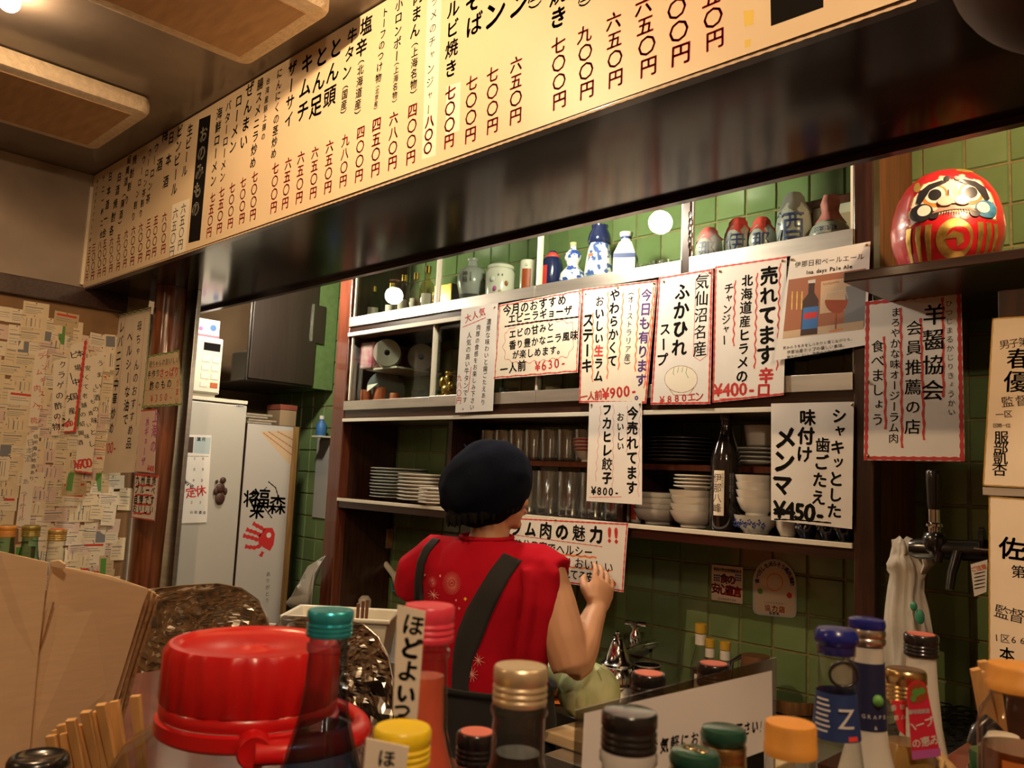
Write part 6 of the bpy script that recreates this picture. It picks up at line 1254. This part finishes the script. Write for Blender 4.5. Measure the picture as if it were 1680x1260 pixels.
for r, z, k in PL:
    for i in range(n): a = 2*PI*i/n; f = 1+(.026 if (k and i % 4 < 2) else 0); vs.append(c+V(r*f*math.cos(a), r*f*math.sin(a), H+z))
for j in range(len(PL)-1):
    for i in range(n): fs.append((j*n+i, j*n+(i+1) % n, (j+1)*n+(i+1) % n, (j+1)*n+i))
b.add(vs, fs); b.build('lid', M_redp, jr)
MB().lathe([(.0655, H-.066), (.0685, H-.064), (.0685, H-.054), (.0655, H-.0525)], c, 56, cap=False).build('collar_ring', M_redp, jr)
q = atT(418, 1208, .575); dq = (q-V(c.x, c.y, q.z)).normalized(); MB().lathe([(.012, -.008), (.012, .008), (.0105, .0105), (.006, .0095), (.001, .009)], V(c.x, c.y, H+ZL-.060)+dq*.070, 22, axis=dq).build('pivot', M_redp, jr)
P = []
for k in range(19):
    a = PI*k/18; s0 = dq; e0 = V(-dq.y, dq.x, 0); pt = V(c.x, c.y, H+ZL-.060)+s0*(.078*math.cos(a))+e0*(.088*math.sin(a))+V(0, 0, -.006*math.sin(a)); P.append(pt)
MB().tube(P, .0062, 10, flat=1.5).build('carry_handle', M_redp, jr)
# front row of bottles
M_teal = mat('teal_cap', (.04, .42, .50), .25, .6); M_pcap = mat('pink_red_cap', (.62, .04, .075), .35); M_ycap = mat('bright_yellow_cap', (.72, .52, .015), .35); M_gcap = mat('gold_cap', (.78, .62, .40), .33, .75); M_bcap = mat('black_cap', (.018, .016, .016), .25, .3, coat=.3); M_grcap = mat('green_cap_metal', (.012, .07, .045), .28, .3, coat=.3); M_ocap = mat('orange_cap', (.62, .27, .045), .42); M_brass = mat('brass_cap', (.68, .46, .20), .25, 1); M_bluec = mat('blue_cap', (.008, .014, .17), .25, coat=.2); M_silver = mat('silver_ring', (.70, .67, .62), .25, 1)
M_bluliq = glass('blue_bottle_glass', (.72, .80, .88), (.26, .36, .52), 1.3, .03)
NECK = [(0, .0125), (.004, .0125), (.005, .0140), (.009, .0140), (.010, .0128)]
th, c, H = bottle('slim clear blue bottle with a teal metal cap beside the red lidded jar', 543, 1000, .54, .0300, .0165, NECK+[(.030, .0135), (.050, .016), (.068, .021), (.085, .026), (.105, .0295), (.14, .031), (.33, .031)], M_bluliq, M_teal, liquid=glass('blue_liquor', (.50, .62, .80), (.22, .30, .50), .8), level=(atT(543, 1000, .54).z-ZL)-.072)
th, c, H = bottle('clear bottle of pink liquor with a pink red cap and a paper tag', 705, 992, .51, .0315, .0215, NECK+[(.030, .0135), (.052, .0145), (.072, .020), (.090, .026), (.12, .0295), (.33, .030)], M_gbot, M_pcap, liquid=mat('pink_liquor', (.62, .10, .055), .15, coat=.2), level=(atT(705, 992, .51).z-ZL)-.042)
s = tagsheet(th, 'paper_tag', [(652, 993), (698, 1003), (684, 1181), (644, 1173)], .485, M_paperw, wave=0); s.text('ほどよい', 678, 1025, 666, 1138, bold=.05, k=.95); s.text('つ', 660, 1165, 659, 1166, bold=.04, size=.010); s.done()
th, c, H = bottle('bottle with a bright yellow cap and a paper tag at the lower edge', 661, 1192, .43, .0300, .0185, NECK+[(.03, .014), (.08, .023), (.3, .026)], M_gbot, M_ycap)
s = tagsheet(th, 'paper_tag', [(601, 1211), (671, 1226), (662, 1290), (594, 1285)], .408, M_paperw, wave=0); s.text('ほろ', 634, 1244, 631, 1276, bold=.05, k=1.0); s.done()
th, c, H = bottle('clear bottle of dark liquor with a champagne gold cap', 855, 1092, .47, .0310, .0205, [(0, .0150), (.002, .0162), (.005, .0162), (.007, .0148), (.030, .0148), (.034, .0158), (.045, .022), (.058, .028), (.075, .0315), (.3, .0315)], M_gbot, M_gcap, liquid=mat('dark_liquor', (.010, .006, .005), .25, spec=.3), level=(atT(855, 1092, .47).z-ZL)-.047)
th, c, H = bottle('bottle with a black ridged metal cap in front of the laminated sign', 1033, 1166, .46, .0310, .0205, [(0, .0150), (.002, .0160), (.006, .0160), (.008, .0145), (.05, .0150), (.08, .026), (.3, .027)], M_gbot, M_bcap)
cyl_label(th, c, .0152, facing(c), .026, H-.085, H-.044, M_paper, 'neck_label')
def greenb(px, py, t, label):
    th, c, H = bottle(label, px, py, t, .0310, .010, [(0, .0145), (.002, .0152), (.014, .0152), (.016, .0135), (.05, .014), (.08, .022), (.3, .024)], M_gbot, None, group='green capped bottles')
    MB().lathe([(.0130, H-.011), (.0150, H-.0085), (.0155, H-.005), (.0140, H-.001), (.0110, H), (.001, H)], c, 32).build('cap', M_grcap, th); MB().lathe([(.0153, H-.026), (.0156, H-.022), (.0148, H-.0205), (.0156, H-.018), (.0150, H-.0155), (.0154, H-.013), (.0145, H-.011)], c, 32).build('gold_ring', M_brass, th); return th, c, H
greenb(1187, 1192, .56, 'bottle with a dark green cap over gold rings, the farther of two')
th, c, H = greenb(1140, 1230, .50, 'bottle with a dark green cap and a gold scroll, the nearer of two'); b = MB()
for k in (-1, 1): b.tube([V(c.x+.004*k+.004*math.cos(a), c.y+.003*math.sin(a), ZL+H+.0004) for a in [2*PI*i/14 for i in range(15)]], .0004, 5)
b.build('gold_scroll', M_brass, th)
th, c, H = bottle('clear bottle with a matt orange cap right of the laminated sign', 1297, 1184, .49, .0300, .0185, [(0, .0142), (.01, .0146), (.05, .015), (.08, .023), (.3, .025)], M_gbot, None)
MB().lathe([(.0150, H-.0185), (.0152, H-.0135), (.0149, H-.013), (.0148, H-.003), (.0140, H-.0005), (.001, H)], c, 36).build('cap', M_ocap, th)
# blue capped pair
M_frost = mat('frosted_glass', (.52, .49, .43), .30, coat=.2)
th, c, H = bottle('frosted bottle with a domed blue cap, blue neck label and black ring', 1372, 1030, .59, .027, .010, [(0, .0115), (.002, .0132), (.008, .0132), (.010, .0118), (.030, .0125), (.052, .0145), (.085, .0185), (.12, .025), (.15, .030), (.35, .032)], M_gbot, None)
MB().lathe([(.0128, H-.012), (.0150, H-.009), (.0150, H-.004), (.0125, H-.0005), (.001, H)], c, 32).build('cap', M_bluec, th); MB().lathe([(.0120, H-.018), (.0128, H-.012)], c, 28).build('cap_skirt', M_bluec, th)
def rad(h): 
    for (d0, r0), (d1, r1) in zip([(.010, .0115), (.040, .0125), (.062, .0145), (.095, .0185), (.13, .025)], [(.040, .0125), (.062, .0145), (.095, .0185), (.13, .025), (.16, .03)]):
        if d0 <= h <= d1: return r0+(r1-r0)*(h-d0)/(d1-d0)
    return .0115
a = facing(c); MB().lathe([(rad(.074)+.0007, H-.074), (rad(.058)+.0007, H-.058), (rad(.043)+.0007, H-.043)], c, 32, cap=False).build('neck_label', mat('blue_label', (.012, .032, .13), .5), th)
cyl_text(th, c, .0164, a+.55, [('Z', -.002, H-.058, .019, .02)], 'l'); cyl_label(th, c, .0168, a+.75, .008, H-.073, H-.070, INK['r'], 'red_stripe', rr=.0163)
for k in range(7): MB().lathe([(.0142+.0003*k, H-.047-.0034*k), (.0143+.0003*k, H-.0482-.0034*k)], c, 10, cap=False, a0=a-1.05, a1=a-.35+.05*(k % 3)).build('label_line', INK['l'], th)
b = MB(); ca = a+.35; cc = c+V(.0135*math.cos(ca), .0135*math.sin(ca), H-.029); e0 = V(-math.sin(ca), math.cos(ca), 0); b.tube([cc+e0*(.0095*math.cos(q))+V(0, 0, .0085*math.sin(q)) for q in [2*PI*i/26 for i in range(27)]], .0011, 8); b.build('black_ring', M_bpl, th)
cyl_label(th, c, .0130, ca, .015, H-.036, H-.022, mat('ring_window', (.24, .23, .16), .3), 'ring_panel')
th, c, H = bottle('frosted bottle with a blue cap, silver rings and a navy fruit label', 1422, 1014, .66, .0303, .0216, [(0, .0122), (.030, .0128), (.055, .0138), (.075, .0160), (.095, .021), (.115, .027), (.14, .030), (.35, .031)], M_frost, None)
MB().lathe([(.0135, H-.0075), (.0142, H-.005), (.0135, H-.001), (.011, H), (.001, H)], c, 32).build('cap', M_bluec, th); MB().lathe([(.0133, H-.020), (.0141, H-.018), (.0141, H-.0155), (.0134, H-.0145), (.0141, H-.0125), (.0141, H-.010), (.0134, H-.0078)], c, 32).build('silver_ring', M_silver, th)
a = facing(c); MB().lathe([(.0150, H-.083), (.0136, H-.058), (.0132, H-.033)], c, 32, cap=False).build('neck_label', mat('navy_label', (.012, .016, .055), .4), th); b = MB(); b.sphere(c+V(.0150*math.cos(a+.55), .0150*math.sin(a+.55), H-.060), (.0042, .0042, .0048), 12); b.build('lime_print', INK['g'], th)
cyl_text(th, c, .0154, a+.10, [('GRAPE', -.004, H-.072, .0042, .02), ('&', .005, H-.080, .004, .02)], 'l'); cyl_text(th, c, .0305, a+.4, [('Sour', -.012, H-.155, .020, .0)], 'n', 'script')
MB().lathe([(.0282, H-.128), (.0305, H-.143)], c, 10, cap=False, a0=a+.65, a1=a+.95).build('blue_drop', INK['b'], th)
th, c, H = bottle('stout bottle with a coppery gold cap and a red herb liqueur tag', 1486, 1098, .74, .0345, .029, [(0, .0150), (.004, .0152), (.03, .018), (.06, .030), (.3, .034)], M_gbot, M_brass, ridges=4, liquid=mat('herb_liqueur', (.30, .16, .04), .2), level=(atT(1486, 1098, .74).z-ZL)-.062)
s = tagsheet(th, 'red_tag', [(1488, 1135), (1522, 1135), (1543, 1240), (1497, 1246)], .705, mat('red_tag_paper', (.62, .02, .05), .5), wave=.0005); P = [s.at(1505+17*math.cos(q), 1136-20*math.sin(q)) for q in [PI*i/14 for i in range(15)]]
s.poly([p-s.n*.0004 for p in P], 'c', .0006, True); s.poly([s.at(*q) for q in ((1490, 1140), (1494, 1126), (1508, 1120), (1520, 1130), (1523, 1142), (1512, 1152), (1496, 1154))], 'a', .0008, True); s.dot(1503, 1136, .0035, 'g', .0010); s.dot(1512, 1133, .003, 'g', .0010); s.dot(1498, 1146, .0025, 'g', .0010)
s.text('香味健康酒', 1493, 1168, 1521, 1166, 'l', vert=False, bold=.03, size=.0042, jit=0); s.text('ハーブ', 1494, 1193, 1524, 1184, 'w', vert=False, bold=.03, size=.0085); s.text('の恵み', 1503, 1219, 1533, 1213, 'w', vert=False, bold=.03, size=.0085); s.poly([(1495, 1232), (1542, 1227), (1543, 1240), (1497, 1246)], 'm', .0006); s.done()
s = tagsheet(th, 'side_tag', [(1462, 1150), (1486, 1150), (1486, 1208), (1474, 1198)], .720, mat('side_tag_red', (.66, .03, .04), .5), wave=.0003); s.text('香草', 1466, 1161, 1480, 1160, 'w', vert=False, size=.005, bold=.02); s.text('恵み', 1470, 1177, 1482, 1176, 'w', vert=False, size=.005, bold=.02); s.done()
M_rtop = mat('coral_disc', (.62, .16, .12), .45)
def soju(px, py, t, label, m, cl=None):
    th, c, H = bottle(label, px, py, t, .0300*(1.12 if t > .8 else 1), .022, [(0, .0140), (.012, .0146), (.03, .0155), (.07, .019), (.11, .026), (.14, .030), (.4, .031)], m, M_bcap, group='black capped bottles with coral discs', topm=M_rtop, ridges=3); return th, c, H
th, c, H = soju(1511, 1040, .87, 'frosted pale bottle with a black cap and coral disc behind the herb tag', mat('white_frost', (.55, .52, .46), .4)); b = MB(); q = c+V(.016, -.022, H-.115)
for k in range(5): b.tube([q+V(0, 0, .01), q+V(.012+.004*k, -.006+.003*k, -.004*k), q+V(.010+.008*k, -.010+.004*k, -.022-.003*k)], [.004, .003, .0015], 6)
b.build('straw_cord', mat('straw', (.55, .36, .16), .8), th)
soju(1171, 1088, .85, 'black capped bottle with a coral disc behind the laminated sign, right one', M_gbot); soju(1064, 1104, .72, 'black capped bottle with a coral disc behind the laminated sign, left one', M_gbot)
soju(782, 1200, .62, 'black capped bottle with a coral disc beside the gold capped bottle', M_gbot)
th, c, H = bottle('bottle with a bright green screw cap at the lower right', 1623, 1232, .68, .0300, .030, [(0, .014), (.03, .015), (.06, .03), (.3, .034)], M_ggreen, mat('green_screw_cap', (.012, .13, .04), .3, coat=.3))
th, c, H = bottle('clear jar of amber liquor with an orange lid at the right edge', 1672, 1090, .60, .043, .020, [(0, .0185), (.004, .0195), (.014, .026), (.024, .0275), (.2, .028), (.35, .028)], M_clear, None, name='liquor_jar', cat='jar', liquid=mat('amber_liquor', (.16, .035, .006), .15, coat=.3), level=(atT(1672, 1090, .60).z-ZL)-.058)
MB().lathe([(.0222, H-.018), (.0226, H-.013), (.0215, H-.0115), (.0212, H-.003), (.020, H-.0005), (.001, H)], c, 40).build('lid', M_ocap, th); cyl_label(th, c, .0282, facing(c)-.1, .018, H-.095, H-.062, mat('amber_label', (.5, .14, .02), .5))
p = atT(1646, 1205, .72); t = thing('soy_pot', 'small white pot with a black lid and handle near the green cap', 'pot', V(p.x, p.y, ZL)); MB().lathe([(.022, 0), (.028, .01), (.030, p.z-ZL-.05), (.024, p.z-ZL-.02), (.012, p.z-ZL), (.001, p.z-ZL+.001)], V(p.x, p.y, ZL), 26).build('body', M_porc, t); MB().lathe([(.0275, p.z-ZL-.036), (.0285, p.z-ZL-.034), (.0275, p.z-ZL-.031)], V(p.x, p.y, ZL), 26, cap=False).build('black_line', M_bpl, t)
MB().tube([atT(1598, 1225, .76), atT(1612, 1205, .76), atT(1632, 1186, .76)], [.007, .011, .010], 12).build('handle', M_bpl, t)
# laminated sign
lc = [atX(946, 1158, -.39), atX(1274, 1084, -.39)]; lc[1].z = lc[0].z = (lc[0].z+lc[1].z)/2; lc += [V(lc[1].x, lc[1].y, ZL+.001), V(lc[0].x, lc[0].y, ZL+.001)]
s = Sheet('laminated_sign', 'laminated white sign standing on the ledge behind the bottles', 'sign', lc, glass('laminate_film', (.62, .60, .56), (.4, .38, .35), 1.6, .12), thick=.0012, wave=.0, res=2)
k = [(958, 1170), (1266, 1100), (1269, 1330), (948, 1370)]; s.poly(k, 'P', .0008); INK['P'] = mat('sign_paper', (.74, .72, .72), .35, coat=.3)
s.text('お気軽にお申しつけ下さい', 1072, 1226, 1238, 1192, 'k', vert=False, bold=.05, size=.0125, off=.0016); s.text('！', 1250, 1192, 1251, 1192, 'k', vert=False, bold=.0, size=.013, off=.0016); s.poly([(1222, 1243), (1253, 1232), (1253, 1300), (1222, 1300)], 'k', .0014); s.done({'P': 'sign_paper'})
s.o.data.materials[0].name = 'laminate_film'
# chopsticks, holders
M_chop = mat('chopstick_wood', (.58, .32, .11), .6, var=.18, scale=6, stretch=(14, 14, 1))
def hold(px, py, t, r, label, m):
    p = atT(px, py, t); th = thing('chopstick_holder', label, 'holder', V(p.x, p.y, ZL)); MB().lathe([(r*.92, 0), (r, .004), (r, .10), (r*.93, .10), (r*.9, .01), (.001, .008)], V(p.x, p.y, ZL), 30).build('cup', m, th); return V(p.x, p.y, ZL)
def chops(lst, tdep, foot, label, group, t2=None, wd=.0044):
    for k, (px, py, fx, fy) in enumerate(lst):
        a = atT(px, py, tdep+.012*((k*7) % 4)-.015); b0 = foot+CR*fx*1.15+V(0, 0, .012)+CF*fy*1.4; d = (a-b0); ax = d.normalized(); e1 = (CR-ax*CR.dot(ax)).normalized(); e2 = ax.cross(e1); b = MB(); vs = []
        for q, w_ in ((b0, wd*.55), (a, wd)):
            for (i, j) in ((-1, -1), (1, -1), (1, 1), (-1, 1)): vs.append(q+e1*i*w_+e2*j*w_*.62)
        b.add(vs, [(0, 3, 2, 1), (4, 5, 6, 7), (0, 1, 5, 4), (1, 2, 6, 5), (2, 3, 7, 6), (3, 0, 4, 7)]); tag(b.build('chopstick', M_chop, None, False, .0006), label % (k+1 if 0 else ['nearest', 'second', 'third', 'fourth', 'fifth', 'sixth', 'seventh', 'eighth', 'ninth', 'tenth', 'eleventh', 'twelfth', 'thirteenth', 'fourteenth', 'fifteenth', 'sixteenth', 'last'][k]), 'chopstick', group)
f0 = hold(196, 1420, .74, .042, 'dark cup holding the bundle of wooden chopsticks', M_bpl)
chops([(84, 1206, -.024, -.006), (94, 1196, -.020, .004), (102, 1188, -.017, .012), (108, 1202, -.014, -.014), (117, 1180, -.011, .010), (124, 1196, -.008, -.006), (130, 1203, -.004, -.018), (134, 1188, -.002, .004), (141, 1167, .001, .015), (146, 1182, .004, -.002), (152, 1172, .007, .008), (160, 1166, .011, -.005), (166, 1155, .014, .012), (171, 1160, .018, -.012), (187, 1150, .024, .002), (222, 1141, .030, .006)], .74, f0, 'disposable wooden chopstick in the leaning bundle at the left, %s from the left', 'wooden chopsticks in the left bundle')
f0 = hold(1672, 1330, .84, .036, 'dark cup holding a few wooden chopsticks at the right edge', M_bpl)
chops([(1600, 1097, -.010, -.012), (1612, 1084, -.004, .006), (1608, 1102, .004, -.018), (1628, 1086, .010, .004)], .80, f0, 'disposable wooden chopstick behind the orange lidded jar, %s from the left', 'wooden chopsticks at the right edge')
p = atT(64, 1240, .66); t = thing('black_jar', 'black lidded jar at the lower left corner', 'jar', V(p.x, p.y, ZL)); H = p.z-ZL; MB().lathe([(.018, 0), (.022, .004), (.023, H-.012), (.0225, H-.003), (.021, H), (.019, H+.0008), (.017, H-.0015), (.001, H-.0018)], V(p.x, p.y, ZL), 34).build('body', M_bpl, t); MB().lathe([(.0232, H-.013), (.0240, H-.010), (.0232, H-.007)], V(p.x, p.y, ZL), 34, cap=False).build('rim', M_steelx, t)
# cardboard
M_kraft = mat('kraft_card', (.62, .45, .275), .8, var=.05, scale=30, stretch=(1, 1, 6)); M_kraftd = mat('kraft_flute', (.30, .17, .08), .9, var=.35, scale=160)
cbx = thing('cardboard', 'flattened brown cardboard sheets standing at the left end of the ledge', 'cardboard', atT(150, 1250, 1.0))
def ply(nm, pts, th=.004):
    P = [atT(x, y, t) for x, y, t in pts]; n = (P[1]-P[0]).cross(P[-1]-P[0]).normalized()
    if n.dot(CAM-P[0]) > 0: n = -n
    MB().prism(P, n*th).build(nm, M_kraft, cbx, False, .0008)
ply('sheet', [(-60, 893, .90), (0, 905, .92), (80, 923, .96), (62, 1085, .96), (46, 1262, .96), (-60, 1262, .90)])
ply('sheet', [(84, 926, .985), (180, 945, 1.03), (243, 966, 1.06), (196, 1120, 1.06), (150, 1262, 1.06), (34, 1262, .98), (60, 1090, .985)])
ply('sheet', [(120, 935, 1.03), (249, 968, 1.085), (206, 1110, 1.085), (170, 1230, 1.085), (110, 1262, 1.03)])
ply('sheet', [(120, 935, 1.045), (256, 972, 1.10), (215, 1105, 1.10), (184, 1225, 1.10), (120, 1262, 1.045)])
ply('sheet', [(120, 935, 1.06), (262, 977, 1.115), (226, 1090, 1.115), (196, 1200, 1.115), (130, 1262, 1.06)])
P = [atT(x, y, t) for x, y, t in ((88, 988, .9835), (72, 1045, .9835), (50, 1110, .983))]; MB().tube(P, .0012, 6).build('crease', M_kraftd, cbx)
for k, (x0, y0, x1, y1, t) in enumerate(((246, 969, 168, 1200, 1.072), (254, 974, 184, 1195, 1.092), (260, 978, 200, 1180, 1.108))): MB().tube([atT(x0, y0, t), atT((x0+x1)/2-2, (y0+y1)/2, t), atT(x1, y1, t)], .0022, 6).build('flute_edge', M_kraftd, cbx)
ply('torn_corner', [(82, 921, .975), (96, 919, .975), (106, 926, .975), (104, 934, .975), (84, 930, .975)])
# green bottles behind the cardboard
for k, (px, py, t, m, cm, lab) in enumerate(((13, 862, 1.18, M_ggreen, M_ocap, 'green glass bottle with an orange cap behind the cardboard, leftmost'), (52, 862, 1.18, M_ggreen, mat('olive_cap', (.30, .24, .05), .35, .4), 'green glass bottle with an olive gold cap behind the cardboard, middle one'), (95, 868, 1.16, M_gbot, mat('redgold_cap', (.45, .32, .10), .35, .4), 'clear bottle with a red topped gold cap behind the cardboard, right one'))):
    th, c, H = bottle(lab, px, py, t, .024, .016, [(0, .010), (.012, .0105), (.028, .013), (.036, .0165), (.046, .0185), (.07, .0195), (.3, .0195)] if k < 2 else [(0, .011), (.012, .0115), (.05, .012), (.09, .018), (.3, .019)], m, cm, group='bottles behind the cardboard', topm=M_rlab if k == 2 else M_bpl)
# foil guards
M_foil = mat('foil', (.78, .74, .68), .22, 1)
def foil(label, poly, Y, seed, amp=.014):
    P = [atY(x, y, Y) for x, y in poly]; N = len(P); c = sum(P, Vector())/N; b = MB(); R = 26; vs = []; fs = []; M = 72; per = []
    for i in range(M): u = i*N/M; k = int(u); per.append(P[k].lerp(P[(k+1) % N], u-k))
    for j in range(R+1):
        for p in per:
            q = c.lerp(p, j/R); s0 = q*24+V(seed, 0, 0); d = abs(noise.noise(s0))*amp*1.6+abs(noise.noise(s0*2.3))*amp*.8+noise.noise(s0*.4)*amp; vs.append(q+V(0, -d, 0)+V(noise.noise(s0+V(5, 1, 2)), 0, noise.noise(s0+V(1, 7, 3)))*.004*(j/R))
    for j in range(R):
        for i in range(M): fs.append((j*M+i, j*M+(i+1) % M, (j+1)*M+(i+1) % M, (j+1)*M+i))
    b.add(vs, fs); o = b.build('foil_guard', M_foil, None, False); tag(o, label, 'foil'); md = o.modifiers.new('s', 'SOLIDIFY'); md.thickness = .0008
    rim = MB(); rim.tube([p+V(0, -.006, 0) for p in per]+[per[0]+V(0, -.006, 0)], .0022, 6); rim.build('folded_rim', M_foil, o)
foil('crumpled kitchen foil guard with a rounded corner behind the cardboard', [(246, 967), (300, 961), (362, 957), (400, 965), (428, 985), (443, 1015), (446, 1060), (440, 1110), (330, 1120), (240, 1120), (225, 1060), (238, 1005)], 1.02, 3.1)
foil('crumpled kitchen foil guard with a rounded corner behind the blue bottle', [(470, 1010), (560, 1016), (600, 1024), (625, 1045), (642, 1080), (650, 1120), (650, 1180), (640, 1260), (520, 1270), (440, 1260), (430, 1120), (445, 1040)], 1.06, 8.4)
tag(MB().box((-2.05, 1.075, 0), (-1.62, 1.10, .93)).build('stove_side', M_steel, None, False), 'stainless side of the stove behind the foil', 'stove')
c = [atY(x, y, 1.10) for x, y in ((290, 1030), (440, 1023), (492, 1027), (488, 1045), (300, 1050))]; tag(MB().prism(c, V(0, .01, 0)).build('white_packet', M_paper, None, False, .002), 'white paper packet lying behind the red lid', 'packet')
